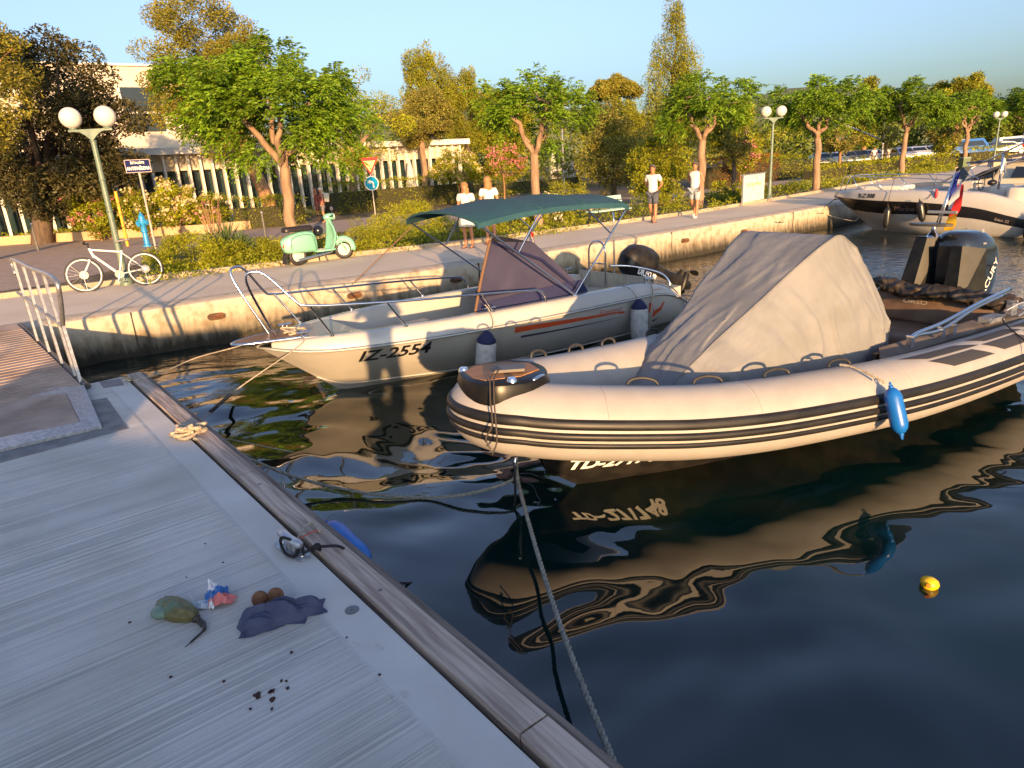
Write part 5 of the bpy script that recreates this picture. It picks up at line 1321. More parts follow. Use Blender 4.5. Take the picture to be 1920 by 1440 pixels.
# floating yellow buoy
mb = MB(); mb.lathe((0, 0, 0), [(.012, -.05), (.05, -.045), (.072, -.01), (.075, .01), (.06, .04), (.03, .055), (.012, .06)], 20, (.25, .1, 1)); by = mb.build('yellow_buoy', mat('yellow float plastic', (.75, .48, .01), rough=.35), smooth=True, auto=50)
by.location = gp(1743, 1094, W + .01); by.scale = (.75, .75, .75); tag(by, 'small yellow buoy floating in the dark water', 'buoy')
mb = MB(); mb.lathe((-.045, -.06, .02), [(.02, -.004), (.02, .012), (.008, .014)], 10, (-.5, -.7, .5)); mb.build('end_cap', mat('orange cap', (.7, .2, .01), rough=.4), by)
# ================================================================== STREET THINGS
GREENM = mat('grey green enamel', (.10, .15, .12), (.14, .19, .15), scale=8, rough=.45)
GLOBE = mat('opal globe', (.78, .74, .68), rough=.25, transl=.25)
def lamp(px, py, H, label):
    g = gp(px, py, 0.0); root = empty('street_lamp', g, .15, label, 'street lamp', 'twin globe lamps along the promenade')
    mb = MB(); mb.lathe((0, 0, 0), [(.13, 0), (.13, .12), (.095, .18), (.08, .30), (.066, .6), (.058, 1.5), (.052, H - .42)], 14)
    for z in (.9, 1.55, 2.2, H - .45): mb.lathe((0, 0, z), [(.06, 0), (.07, .008), (.07, .022), (.06, .03)], 14)
    mb.build('post', GREENM, root, smooth=True, auto=40)
    mb = MB(); R2 = []
    for i in range(21):
        x = -0.42 + .84 * i / 20; a = abs(x) / .42; zt_ = H - .20; zb = H - .24 - .2 * max(0, 1 - a * 1.6) ** 1.6; w = .045 - .012 * a
        R2.append([(x, -w, zb), (x, w, zb), (x, w, zt_), (x, -w, zt_)])
    mb.rings(R2); mb.build('bracket', GREENM, root)
    for s in (-1, 1):
        mb = MB(); mb.lathe((s * .33, 0, H - .20), [(.07, 0), (.075, .03), (.06, .05)], 12); col = mb.build('globe_collar', GREENM, root)
        mb = MB(); mb.ball((s * .33, 0, H + .03), .205, 14); mb.build('globe', GLOBE, root, smooth=True)
    return root
lamp(238, 534, 3.42, 'twin globe street lamp behind the bicycle, nearest of the three')
lamp(1442, 376, 3.42, 'twin globe street lamp beside the white information board')
lamp(1862, 310, 3.42, 'twin globe street lamp by the orange block at the far right')
# concrete block under the third lamp
mb = MB(); c = gp(1866, 312); mb.box((c.x + .1, c.y, .15), (.9, .6, .34)); tag(mb.build('kerb_block', KERBM), 'orange lit stone block at the foot of the far right lamp', 'stone block')

# ---- street name sign
c = gp(296, 484); dd = Vector((c.x, c.y, 0)).normalized()
sg = empty('street_sign', c, math.atan2(-c.x, c.y) * 1.0, 'dark blue street name sign on a pale grey pole beside the green shrubs', 'street sign')
PALEP = mat('pale grey pole', (.38, .36, .33), (.28, .26, .24), scale=14, rough=.5)
H1 = 3.05
mb = MB(); mb.cyl((0, 0, 0), (0, 0, 2.75), .032, n=12); mb.build('pole', PALEP, sg, smooth=True, auto=40)
def board(root, name, w, h, z, m, mb_border, bw, y=-.045, x=0.0):
    mb = MB(); mb.box((x, y, z), (w, .012, h)); b = mb.build(name, mb_border, root)
    mb = MB(); mb.box((x, y - .008, z), (w - bw, .006, h - bw)); mb.build('face', m, b); return b
SBL = mat('street sign blue', (.015, .02, .09), rough=.9, spec=.1); SBORD = mat('pale sign border', (.45, .38, .40), rough=.9, spec=.1)
b = board(sg, 'name_plate', .66, .36, 2.64, SBL, SBORD, .035)
SW = mat('sign white lettering', (.72, .68, .62), rough=.5)
text_obj('lettering', 'ŠETALIŠTE', SW, b, lambda x, y: Vector((x, -.0575, 2.70 + y)), size=.088, bold=.002, align='CENTER', xs=.9)
text_obj('lettering', 'ANTIFAŠIZMA', SW, b, lambda x, y: Vector((x, -.0575, 2.535 + y)), size=.125, bold=.005, align='CENTER', xs=.78)

# ---- fire hydrant
c = gp(277, 462); hy = empty('fire_hydrant', c, -.4, 'bright blue fire hydrant standing between the lamp and the street name sign', 'hydrant')
HB = mat('hydrant blue', (.02, .22, .50), (.03, .27, .56), scale=6, rough=.4)
s_ = (c.y / 25.0) * 1.0; hh = 1.22
mb = MB(); mb.lathe((0, 0, 0), [(.16, 0), (.16, .05), (.10, .08), (.09, .5), (.12, .52), (.12, .56), (.10, .58), (.105, .78), (.13, .82), (.13, .9), (.15, .92), (.15, .96), (.11, .98), (.10, 1.08), (.06, 1.16), (.03, 1.18), (.03, 1.24), (.001, 1.24)], 18); mb.build('barrel', HB, hy, smooth=True, auto=40)
for s in (-1, 1):
    mb = MB(); mb.lathe((s * .12, 0, .87), [(.065, 0), (.065, .08), (.085, .085), (.085, .13), (.05, .14)], 12, (s, 0, -.2)); mb.build('outlet', HB, hy, smooth=True, auto=40)
mb = MB(); mb.lathe((0, -.12, .80), [(.06, 0), (.06, .05), (.075, .055), (.075, .09), (.03, .1)], 12, (0, -1, -.1)); mb.build('outlet', HB, hy, smooth=True, auto=40)
# ---- yellow striped marker pole beside the lamp
c = gp(240, 462); ym = mat('yellow marker paint', (.65, .36, .02), (.6, .3, .02), scale=4, rough=.5)
mp_ = empty('marker_pole', c, 0, 'yellow marker pole with dark stripes leaning beside the first lamp', 'pole')
k_ = 2.0
mb = MB(); mb.cyl((0, 0, 0), (0, 0, k_), .055, n=12); mb.build('pole', ym, mp_, smooth=True, auto=40)
mb = MB()
for z in (.35, .8, 1.25, 1.65): mb.tube([(.056 * math.cos(t), .056 * math.sin(t), z + .1 * math.sin(t)) for t in [i * 2 * PI / 16 for i in range(16)]], .012, 5, closed=True)
mb.build('stripe', mat('brown stripe', (.2, .09, .03), rough=.6), mp_)
# ---- road sign: give way over turn left
c = gp(704, 404); k = c.y / 36.0; ts = empty('road_sign', c, math.atan2(-c.x, c.y), 'red and yellow give way triangle above a round blue turn left sign on a pole', 'road sign')
top_z = 2.9
mb = MB(); mb.cyl((0, .03, 0), (0, .03, top_z - .1), .035, n=10); mb.build('pole', PALEP, ts, smooth=True, auto=40)
def tri(s): h = s * .866; return [(-s / 2, h * .55), (0, -h * .45), (s / 2, h * .55)]
mb = MB(); z0 = 2.42; mb.plate([(x, -.02, z0 + z) for x, z in tri(.96)], (0, -1, 0), .012); t1 = mb.build('give_way_plate', mat('sign red', (.50, .05, .05), rough=.9, spec=.1), ts)
mb = MB(); mb.plate([(x, -.034, z0 + z + .005) for x, z in tri(.62)], (0, -1, 0), .006); mb.build('face', mat('sign yellow', (.75, .66, .26), rough=.9, spec=.1), t1)
z1 = 1.62
mb = MB(); mb.lathe((0, -.02, z1), [(.36, 0), (.36, .012)], 32, (0, -1, 0)); t2 = mb.build('turn_left_plate', mat('sign white', (.6, .62, .62), rough=.9, spec=.1), ts)
mb = MB(); mb.lathe((0, -.033, z1), [(.32, 0), (.32, .006)], 32, (0, -1, 0)); mb.build('face', mat('sign cyan blue', (.005, .22, .42), rough=.9, spec=.1), t2)
mb = MB(); mb.plate([(x, -.042, z1 + z) for x, z in ((.05, -.22), (.13, -.22), (.10, .05), (.0, .12), (-.06, .12), (-.06, .19), (-.2, .08), (-.06, -.03), (-.06, .04), (-.02, .04), (.03, .0))], (0, -1, 0), .004); mb.build('arrow', mat('sign white', (.7, .72, .72)), t2)

# ---- bicycle leaning by the lamp
b0 = gp(165, 547); b1 = gp(279, 534); bd = (b1 - b0); wb = 1.06
bk = empty('bicycle', b0, math.atan2(bd.y, bd.x), 'white bicycle leaning against the first street lamp', 'bicycle')
WR = .345; s1 = bd.length
lean = Matrix.Rotation(math.radians(-9), 3, 'X')
def L_(x, y, z): return tuple(lean @ Vector((x * s1 / wb, y, z)))
FRW = mat('white frame paint', (.72, .70, .66), rough=.3)
for k, x in enumerate((0, wb)):
    wh = None
    mb = MB(); mb.tube([L_(x + WR * math.cos(t) * (wb / s1) * .98, 0, WR + WR * math.sin(t)) for t in [i * 2 * PI / 40 for i in range(40)]], .022, 7, closed=True); wh = mb.build('wheel', RUBBER, bk, smooth=True)
    mb = MB(); mb.tube([L_(x + .315 * math.cos(t) * (wb / s1), 0, WR + .315 * math.sin(t)) for t in [i * 2 * PI / 40 for i in range(40)]], .015, 6, closed=True); mb.build('rim', mat('white rim', (.74, .72, .70), rough=.3), wh, smooth=True)
    mb = MB()
    for j in range(24):
        t = j * 2 * PI / 24; t2 = t + (.5 if j % 2 else -.5)
        mb.tube([L_(x + .03 * math.cos(t2) * (wb / s1), .02 * (1 if j % 2 else -1), WR + .03 * math.sin(t2)), L_(x + .305 * math.cos(t) * (wb / s1), 0, WR + .305 * math.sin(t))], .0016, 3)
    mb.build('spokes', STEEL, wh)
    mb = MB(); mb.lathe(L_(x, -.03, WR), [(.085, 0), (.085, .004), (.055, .005), (.055, .001)], 20, (0, 1, 0)); mb.cyl(L_(x, -.05, WR), L_(x, .05, WR), .022, n=10); mb.build('brake_disc', STEEL, wh)
BBx, BBz = .60, .29; STx, STz = .72, .78; HTx, HTz = .20, .83
mb = MB()
mb.tube([L_(HTx - .01, 0, HTz + .02), L_(STx - .02, 0, STz - .03)], .020, 8)
mb.tube([L_(HTx + .02, 0, HTz - .10), L_(BBx, 0, BBz)], .027, 8)
mb.tube([L_(STx, 0, STz), L_(BBx, 0, BBz)], .018, 8)
mb.tube([L_(HTx - .02, 0, HTz + .05), L_(HTx + .03, 0, HTz - .14)], .026, 8)
for y in (-.055, .055):
    mb.tube([L_(STx - .01, y * .3, STz - .05), L_(wb, y, WR)], .010, 6); mb.tube([L_(BBx, y * .6, BBz), L_(wb, y, WR)], .011, 6)
mb.build('frame', FRW, bk, smooth=True, auto=50)
mb = MB()
for y in (-.055, .055): mb.tube([L_(0, y, WR), L_(HTx * .72, y, HTz - .22)], .017, 7)
mb.tube([L_(HTx * .72, -.06, HTz - .2), L_(HTx * .72, .06, HTz - .2)], .025, 8)
mb.build('fork', FRW, bk, smooth=True)
mb = MB(); mb.tube([L_(STx, 0, STz), L_(STx + .05, 0, STz + .17)], .014, 8); mb.build('seat_post', BLACKP, bk)
mb = MB(); Rr = []
for x, w, h in ((-.15, .018, .0), (-.05, .03, .02), (.03, .05, .025), (.11, .07, .035), (.135, .05, .03)): Rr.append([L_(STx + .06 + x, w * math.cos(t), STz + .18 + h + .02 * math.sin(t)) for t in [i * 2 * PI / 12 for i in range(12)]])
mb.rings(Rr); mb.build('saddle', mat('grey saddle', (.2, .19, .2), rough=.5), bk, smooth=True)
mb = MB(); mb.tube([L_(HTx - .02, 0, HTz + .05), L_(HTx - .04, 0, HTz + .12), L_(HTx - .09, 0, HTz + .15)], .016, 8); mb.tube(catmull([L_(HTx - .05, -.29, HTz + .16), L_(HTx - .09, -.1, HTz + .15), L_(HTx - .09, .1, HTz + .15), L_(HTx - .05, .29, HTz + .16)], 4), .013, 7)
mb.tube([L_(HTx - .05, -.30, HTz + .16), L_(HTx - .06, -.19, HTz + .16)], .02, 8); mb.tube([L_(HTx - .05, .30, HTz + .16), L_(HTx - .06, .19, HTz + .16)], .02, 8)
mb.build('handlebar', BLACKP, bk, smooth=True)
mb = MB(); mb.lathe(L_(BBx, -.05, BBz), [(.09, 0), (.09, .004)], 18, (0, 1, 0)); mb.tube([L_(BBx, -.07, BBz), L_(BBx - .05, -.075, BBz - .16)], .010, 6); mb.tube([L_(BBx, .07, BBz), L_(BBx + .05, .075, BBz + .16)], .010, 6)
mb.box(L_(BBx - .05, -.11, BBz - .17), (.09, .06, .02)); mb.build('crankset', STEEL, bk)
text_obj('frame_lettering', 'SCOTT', mat('dark frame lettering', (.03, .03, .03)), bk, lambda x, y: Vector(L_(.27 + x * .62 - y * .55, -.03, .685 - x * .80 + y * .6)), size=.075, bold=.002)

# ---- mint scooter
s0 = gp(560, 498); s1_ = gp(652, 484); sdv = s1_ - s0
sc = empty('scooter', (s0.x, s0.y, 0), math.atan2(sdv.y, sdv.x), 'mint green vintage motor scooter parked on its stand by the kerb', 'scooter')
MINT = mat('mint green paint', (.20, .50, .36), (.22, .53, .38), scale=3, rough=.25, coat=.5)
Rw = .235
def wheelS(x, steer=0.0, nm='wheel'):
    Rz = Matrix.Rotation(steer, 3, 'Z'); mb = MB(); c = Vector((x, 0, Rw))
    mb.tube([c + Rz @ Vector((.19 * math.cos(t), 0, .19 * math.sin(t))) for t in [i * 2 * PI / 28 for i in range(28)]], .048, 9, closed=True); w = mb.build(nm, RUBBER, sc, smooth=True)
    mb = MB(); ax = Rz @ Vector((0, 1, 0)); mb.lathe(tuple(c - ax * .03), [(.01, -.03), (.06, -.03), (.09, 0), (.15, .005), (.15, .055), (.09, .06), (.06, .09), (.01, .09)], 20, ax); mb.build('rim', mat('cream rim', (.6, .58, .52), rough=.35), w, smooth=True, auto=40)
wheelS(.02); wheelS(1.28, -.35)
# body: lofted sections along x  (x, zbot, ztop, halfwidth)
mb = MB(); Rr = []
for x, zb, zt_, w in ((-.36, .50, .60, .04), (-.30, .34, .66, .12), (-.15, .30, .74, .19), (.05, .29, .79, .22), (.25, .29, .80, .21), (.42, .28, .78, .17), (.50, .28, .70, .13)):
    Rr.append([(x, w * math.copysign(abs(math.cos(t)) ** .55, math.cos(t)), (zb + zt_) / 2 + (zt_ - zb) / 2 * math.copysign(abs(math.sin(t)) ** .6, math.sin(t))) for t in [i * 2 * PI / 24 for i in range(24)]])
mb.rings(Rr); body = mb.build('rear_body', MINT, sc, smooth=True, auto=60)
mb = MB(); Pp = [(-.22, -.225, .40), (-.20, -.225, .62), (-.05, -.235, .71), (.25, -.23, .72), (.40, -.19, .62), (.44, -.18, .33)]
mb.tube(catmull(Pp, 4), .006, 5); mb.build('panel_seam', mat('dark seam', (.03, .05, .04)), body)
mb = MB(); q = [(.44, -.19), (.90, -.21), (.98, -.16), (.98, .16), (.90, .21), (.44, .19)]; mb.prism(q, .27, .31); mb.build('footboard', MINT, sc)
mb = MB(); Rr = []
for z, x, w, t_ in ((.28, .92, .21, .04), (.45, 1.0, .24, .05), (.65, 1.04, .24, .05), (.82, 1.03, .17, .05), (.95, 1.0, .07, .05), (1.02, .98, .05, .05)):
    Rr.append([(x + t_ * math.sin(t) + (.06 * abs(math.cos(t)) ** 2 * (-1)), w * math.cos(t), z) for t in [i * 2 * PI / 20 for i in range(20)]])
mb.rings(Rr); mb.build('leg_shield', MINT, sc, smooth=True, auto=60)
mb = MB(); Rr = []
for i in range(13):
    a = math.radians(-15 + 165 * i / 12); c = Vector((1.28, 0, Rw + .03)); r = .30
    R3 = Matrix.Rotation(-.35, 3, 'Z')
    row = []
    for w_, dr in ((-.10, -.13), (-.09, -.03), (-.04, .01), (.04, .01), (.09, -.03), (.10, -.13)):
        row.append(c + R3 @ Vector(((r + dr) * math.cos(a), w_, (r + dr) * math.sin(a))))
    Rr.append(row)
mb.grid(Rr); fm = mb.build('front_mudguard', MINT, sc, smooth=True); fm.modifiers.new('t', 'SOLIDIFY').thickness = .012
mb = MB(); mb.tube([(1.28, -.12, Rw), (1.12, -.06, .55), (1.02, 0, .9)], .022, 8); mb.build('fork', MINT, sc, smooth=True)
mb = MB(); Rr = []
for x, zz, w, h in ((.86, 1.06, .05, .05), (.93, 1.07, .10, .07), (1.0, 1.07, .12, .08), (1.07, 1.06, .10, .085), (1.10, 1.06, .085, .08)): Rr.append([(x, w * math.cos(t), zz + h * math.sin(t)) for t in [i * 2 * PI / 16 for i in range(16)]])
mb.rings(Rr); hs = mb.build('headset', MINT, sc, smooth=True, auto=50)
mb = MB(); mb.lathe((1.10, 0, 1.06), [(.085, 0), (.08, .015), (.04, .03), (.001, .034)], 16, (1, 0, 0)); mb.build('headlight', mat('headlamp glass', (.6, .6, .6), rough=.1), hs, smooth=True)
mb = MB(); mb.tube([(.96, -.08, 1.07), (.93, -.24, 1.09), (.88, -.36, 1.10)], .018, 8); mb.tube([(.96, .08, 1.07), (.93, .24, 1.09), (.88, .36, 1.10)], .018, 8)
mb.tube([(.98, -.33, 1.12), (1.06, -.2, 1.1)], .006, 5); mb.build('handlebar', BLACKP, sc, smooth=True)
mb = MB(); mb.tube([(.93, -.28, 1.1), (.9, -.34, 1.26)], .005, 5); mb.lathe((.9, -.34, 1.27), [(.05, 0), (.05, .01)], 12, (-1, -.3, 0)); mb.build('mirror', STEEL, sc)
mb = MB(); cushion(mb, (.10, 0, .86), (.74, .28, .12)); mb.build('seat', mat('black seat vinyl', (.02, .016, .015), rough=.4), sc, smooth=True, auto=50)
mb = MB(); mb.ball((.62, -.05, .76), .13, 10, (1, 1, 1)); hl = mb.build('helmet', mat('black helmet', (.01, .01, .014), rough=.12, coat=.5), smooth=True, fix=True); hl.location = sc.location; hl.rotation_euler = sc.rotation_euler; tag(hl, 'glossy black helmet hooked under the handlebar of the mint scooter', 'helmet')
mb = MB(); mb.tube(catmull([(.88, -.12, .24), (.45, -.2, .2), (.1, -.22, .17), (-.12, -.22, .14)], 4), .03, 8); mb.build('exhaust', STEEL, sc, smooth=True)
mb = MB(); mb.tube([(.62, -.12, .26), (.68, -.2, .02)], .012, 6); mb.tube([(.62, .12, .26), (.68, .2, .02)], .012, 6); mb.build('stand', BLACKP, sc)
mb = MB(); mb.box((-.33, 0, .5), (.03, .16, .08)); mb.build('tail_light', mat('red lens', (.4, .02, .02), rough=.2), sc)
mb = MB(); mb.box((-.32, 0, .2), (.02, .2, .26), M=Matrix.Rotation(.2, 3, 'Y')); mb.build('mud_flap', RUBBER, sc)

# ---- bench
c0 = gp(1096, 426); c1 = gp(1182, 414); bdir = (c1 - c0); bl = 1.75
bn = empty('park_bench', (c0 + c1) / 2, math.atan2(bdir.y, bdir.x), 'pale turquoise slatted bench with black iron legs by the flower bed', 'bench')
TQ = mat('pale turquoise paint', (.30, .48, .45), (.36, .54, .50), scale=6, rough=.5); IRON = mat('black iron', (.02, .02, .022), rough=.5, metal=.4)
for y0, z0, tilt in ((-.20, .44, 0), (-.06, .45, 0), (.08, .45, 0)):
    mb = MB(); mb.box((0, y0, z0), (bl, .125, .03)); mb.build('seat_slat', TQ, bn)
for z0, y0 in ((.64, .20), (.80, .245)):
    mb = MB(); mb.box((0, y0, z0), (bl, .03, .13), M=Matrix.Rotation(-.2, 3, 'X')); mb.build('back_slat', TQ, bn)
for s in (-1, 1):
    x = s * bl * .40; mb = MB(); mb.tube(catmull([(x, -.28, 0), (x, -.24, .2), (x, -.26, .42), (x, 0, .43), (x, .12, .43)], 4), .02, 6); mb.tube(catmull([(x, .24, 0), (x, .16, .22), (x, .14, .44), (x, .22, .7), (x, .28, .90)], 4), .02, 6)
    mb.tube(catmull([(x, -.26, .42), (x, -.27, .6), (x, -.1, .64), (x, .16, .62)], 4), .016, 6); mb.tube([(x, -.24, .16), (x, .17, .16)], .014, 6); mb.build('iron_leg', IRON, bn, smooth=True)
# ---- information board
c0 = gp(1394, 386); c1 = gp(1428, 379); bdir = (c1 - c0); ib = empty('information_board', (c0 + c1) / 2, math.atan2(bdir.y, bdir.x) - .0, 'white information board with green oned lettering standing on the pavement edge', 'sign board')
w_ = bdir.length * 1.15
mb = MB(); mb.box((0, 0, .62), (w_, .04, 1.0)); pb = mb.build('panel', mat('board white', (.62, .60, .55), rough=.5), ib)
mb = MB(); mb.box((0, 0, 1.14), (w_ * 1.12, .09, .04)); mb.build('cap', GALV, ib)
for s in (-1, 1):
    mb = MB(); mb.box((s * (w_ / 2 + .02), .0, .56), (.045, .05, 1.12)); mb.build('leg', GALV, ib)
text_obj('lettering', 'one4u', mat('olive lettering', (.28, .36, .10)), pb, lambda x, y: Vector((x, -.026, .68 + y)), size=.30, align='CENTER', xs=.95 * w_ / 1.0)
text_obj('lettering', 'boat rent', mat('grey lettering', (.4, .4, .38)), pb, lambda x, y: Vector((x, -.026, .56 + y)), size=.11, align='CENTER')
mb = MB()
for x0 in (-.2, .18): mb.tube([(x0 * w_ + .13 * math.cos(t), -.026, .28 + .12 * math.sin(t)) for t in [i * 2 * PI / 16 for i in range(16)]], .006, 4, closed=True)
mb.build('outline_mark', mat('grey lettering', (.4, .4, .38)), pb)
mb = MB(); mb.plate([(.05, -.024, .98), (.2, -.024, 1.02), (.28, -.024, 1.07), (.18, -.024, 1.01), (.3, -.024, 1.0)], (0, -1, 0), .004); mb.build('logo', mat('red grey logo', (.35, .16, .14)), pb)
# ---- litter bin
c = gp(1806, 322); bi = empty('litter_bin', c, 0, 'green litter bin on the planted verge left of the far right lamp', 'bin')
BG = mat('bin green', (.06, .10, .04), rough=.5)
mb = MB(); mb.box((0, 0, .45), (.42, .42, .7), taper=1.08); mb.build('container', BG, bi)
mb = MB(); mb.box((0, 0, .835), (.5, .5, .07), taper=.9); mb.build('lid', mat('grey green lid', (.18, .22, .16), rough=.5), bi)
for s in (-1, 1):
    mb = MB(); mb.cyl((s * .2, .22, .13), (s * .26, .22, .13), .12, n=12); mb.build('wheel', RUBBER, bi)

# ================================================================== PEOPLE
SKIN = mat('tanned skin', (.36, .16, .085), (.42, .19, .10), scale=5, rough=.55)
def skin_mesh(name, V, E, m, par, root=0, sub=2, parts=None):
    me = bpy.data.meshes.new(name); me.from_pydata([v[0] for v in V], E, []); o = bpy.data.objects.new(name, me); COL.objects.link(o)
    md = o.modifiers.new('s', 'SKIN'); md.use_smooth_shade = True; md.branch_smoothing = .4
    sv = me.skin_vertices[0].data
    for i, v in enumerate(V):
        r = v[1]; sv[i].radius = (r, r) if not isinstance(r, tuple) else r
        sv[i].use_root = (i == root)
    s2 = o.modifiers.new('u', 'SUBSURF'); s2.levels = sub; s2.render_levels = sub
    dg = bpy.context.evaluated_depsgraph_get(); dg.update(); nm = bpy.data.meshes.new_from_object(o.evaluated_get(dg))
    bpy.data.objects.remove(o); nm.name = name; nm.materials.clear(); nm.materials.append(m); nm.shade_smooth()
    o = bpy.data.objects.new(name, nm); COL.objects.link(o)
    if par is not None: o.parent = par
    return o
def person(loc, face, H, label, shirt, bottom, hair, hair_m, pose, shoes=None, dress=False, sleeve=True, extras=(), group=None):
    """x = right, y = forward; face = heading angle of forward direction"""
    root = empty('person', loc, face - PI / 2, label, 'person', group); k = H / 1.75
    P_ = dict(hipL=(-.09, 0, .90), hipR=(.09, 0, .90), knL=(-.10, .03, .48), knR=(.10, .03, .48), anL=(-.10, -.02, .08), anR=(.10, -.02, .08), toL=(-.12, .16, .03), toR=(.12, .16, .03),
              shL=(-.185, 0, 1.42), shR=(.185, 0, 1.42), elL=(-.24, -.03, 1.14), elR=(.24, -.03, 1.14), haL=(-.22, .08, .90), haR=(.22, .08, .90), head=(0, .03, 1.62))
    P_.update(pose); P_ = {a: Vector(b) * k for a, b in P_.items()}
    V, E = [], []
    def add(p, r): V.append((tuple(p), (r * k) if not isinstance(r, tuple) else (r[0] * k, r[1] * k))); return len(V) - 1
    pel = add(Vector((0, 0, .95)) * k, .125); wa = add(Vector((0, .01, 1.10)) * k, .115); ch = add(Vector((0, 0, 1.28)) * k, .135); up = add(Vector((0, 0, 1.41)) * k, .095); nk = add(Vector((0, .01, 1.49)) * k, .05)
    hd0 = add(P_['head'] + Vector((0, -.0, -.06)) * k, .07); hd = add(P_['head'] + Vector((0, 0, .02)) * k, .092); hd2 = add(P_['head'] + Vector((0, -.005, .09)) * k, .07)
    E += [(pel, wa), (wa, ch), (ch, up), (up, nk), (nk, hd0), (hd0, hd), (hd, hd2)]
    for s in 'LR':
        a = add(P_['hip' + s], .095); b = add(P_['kn' + s], .058); mid = add(P_['hip' + s].lerp(P_['kn' + s], .5), .078); c_ = add(P_['kn' + s].lerp(P_['an' + s], .35) + Vector((0, -.015, 0)), .056); d = add(P_['an' + s], .037); e_ = add(P_['an' + s].lerp(P_['to' + s], .5) + Vector((0, 0, -.02)), .038); f = add(P_['to' + s], .03)
        E += [(pel, a), (a, mid), (mid, b), (b, c_), (c_, d), (d, e_), (e_, f)]
        a = add(P_['sh' + s], .062); m1 = add(P_['sh' + s].lerp(P_['el' + s], .5), .05); b = add(P_['el' + s], .04); m2 = add(P_['el' + s].lerp(P_['ha' + s], .35), .038); c_ = add(P_['ha' + s], .026)
        E += [(up, a), (a, m1), (m1, b), (b, m2), (m2, c_)]
        dirn = (P_['ha' + s] - P_['el' + s]).normalized(); sd2 = dirn.cross(Vector((0, 1, 0)))
        if sd2.length < .2: sd2 = Vector((1, 0, 0))
        sd2.normalize()
        pm = add(P_['ha' + s] + dirn * .05 * k, (.034, .02)); E.append((c_, pm))
        for q in range(4):
            o_ = sd2 * (.012 * (q - 1.5) * 1.3) * k; f1_ = add(P_['ha' + s] + dirn * .095 * k + o_, .009); f2_ = add(P_['ha' + s] + dirn * (.145 - .01 * abs(q - 1.5)) * k + o_ + Vector((0, .02, 0)) * k, .007); E += [(pm, f1_), (f1_, f2_)]
        th = add(P_['ha' + s] + dirn * .06 * k + Vector((0, .035, 0)) * k, .010); E.append((pm, th))
    skin_mesh('body', V, E, SKIN, root, pel)
    hc = P_['head']
    # face: nose, eyes, ears, mouth as one small child mesh each
    mb = MB(); mb.lathe(tuple(hc + Vector((0, .088, .0)) * k), [(.001, -.01), (.013, 0), (.011, .02), (.001, .035)], 8, (0, .25, 1)); mb.build('nose', SKIN, root, smooth=True)
    mb = MB(); mb.box(tuple(hc + Vector((0, .086, -.035)) * k), (.04 * k, .012, .008)); mb.build('mouth', mat('lips', (.3, .08, .06)), root)
    mb = MB()
    for s in (-1, 1): mb.ball(tuple(hc + Vector((s * .033, .083, .03)) * k), .011 * k, 5)
    mb.build('eyes', BLACKP, root, smooth=True)
    for s in (-1, 1):
        mb = MB(); mb.ball(tuple(hc + Vector((s * .09, .0, .015)) * k), .024 * k, 5, (.4, .8, 1.2)); mb.build('ear', SKIN, root, smooth=True)
    # hair
    mb = MB(); R2 = []
    for i in range(12):
        a = PI / 2 * (1 - i / 11 * (1.25 if hair == 'short' else 1.35)); row = []
        for j in range(24):
            b = 2 * PI * j / 24; fr = max(0, math.sin(b)); cut = 1.0 if a > .35 or fr < .35 else 0.0
            aa = max(a, .42 * fr ** .5) if fr > .3 else a
            nn = 1 + .06 * _ns.noise(Vector((b * 2, a * 5, H)))
            row.append(hc + Vector((math.cos(aa) * math.cos(b) * .102, math.cos(aa) * math.sin(b) * .108 - .008, .045 + math.sin(aa) * .098)) * k * nn)
        R2.append(row)
    if hair == 'long':
        for z, w, d in ((-.04, 1.05, 1.0), (-.12, 1.1, .95), (-.20, .95, .8), (-.27, .6, .6)):
            R2.append([hc + Vector((math.cos(b) * .10 * w, (math.sin(b) * .06 * d if math.sin(b) > 0 else math.sin(b) * .11 * d) - .04, z)) * k for b in [2 * PI * j / 24 for j in range(24)]])
    mb.rings(R2); mb.build('hair', hair_m, root, smooth=True)
    # clothes
    def garment(name, Vp, Ep, m_): return skin_mesh(name, [(tuple(Vector(a)), (b[0] * k, b[1] * k) if isinstance(b, tuple) else b * k) for a, b in Vp], Ep, m_, root, 0)
    g = [(Vector((0, 0, .88)) * k, .165), (Vector((0, .0, 1.05)) * k, .155), (Vector((0, 0, 1.28)) * k, .16), (Vector((0, 0, 1.40)) * k, .115), (Vector((0, .0, 1.455)) * k, .07)]; ge = [(0, 1), (1, 2), (2, 3), (3, 4)]
    for s in 'LR':
        i0 = len(g); g.append((P_['sh' + s], .078)); ge.append((3, i0))
        if sleeve: g.append((P_['sh' + s].lerp(P_['el' + s], .62), .072)); ge.append((i0, i0 + 1))
    garment('shirt', g, ge, shirt)
    if dress:
        mb = MB(); R2 = []
        for z, w in ((1.08, .16), (.92, .19), (.75, .22), (.58, .25)): R2.append([Vector((w * math.cos(b) * (1 + .05 * math.sin(b * 7)), w * .8 * math.sin(b) * (1 + .05 * math.sin(b * 7)), z)) * k for b in [2 * PI * j / 36 for j in range(36)]])
        mb.rings(R2); mb.build('skirt', bottom, root, smooth=True)
    else:
        g = [(Vector((0, 0, .96)) * k, .145)]; ge = []
        for s in 'LR':
            i0 = len(g); g += [(P_['hip' + s] + Vector((0, 0, -.03)), .115), (P_['hip' + s].lerp(P_['kn' + s], .5), .10), (P_['hip' + s].lerp(P_['kn' + s], .88), .09)]; ge += [(0, i0), (i0, i0 + 1), (i0 + 1, i0 + 2)]
        garment('shorts', g, ge, bottom)
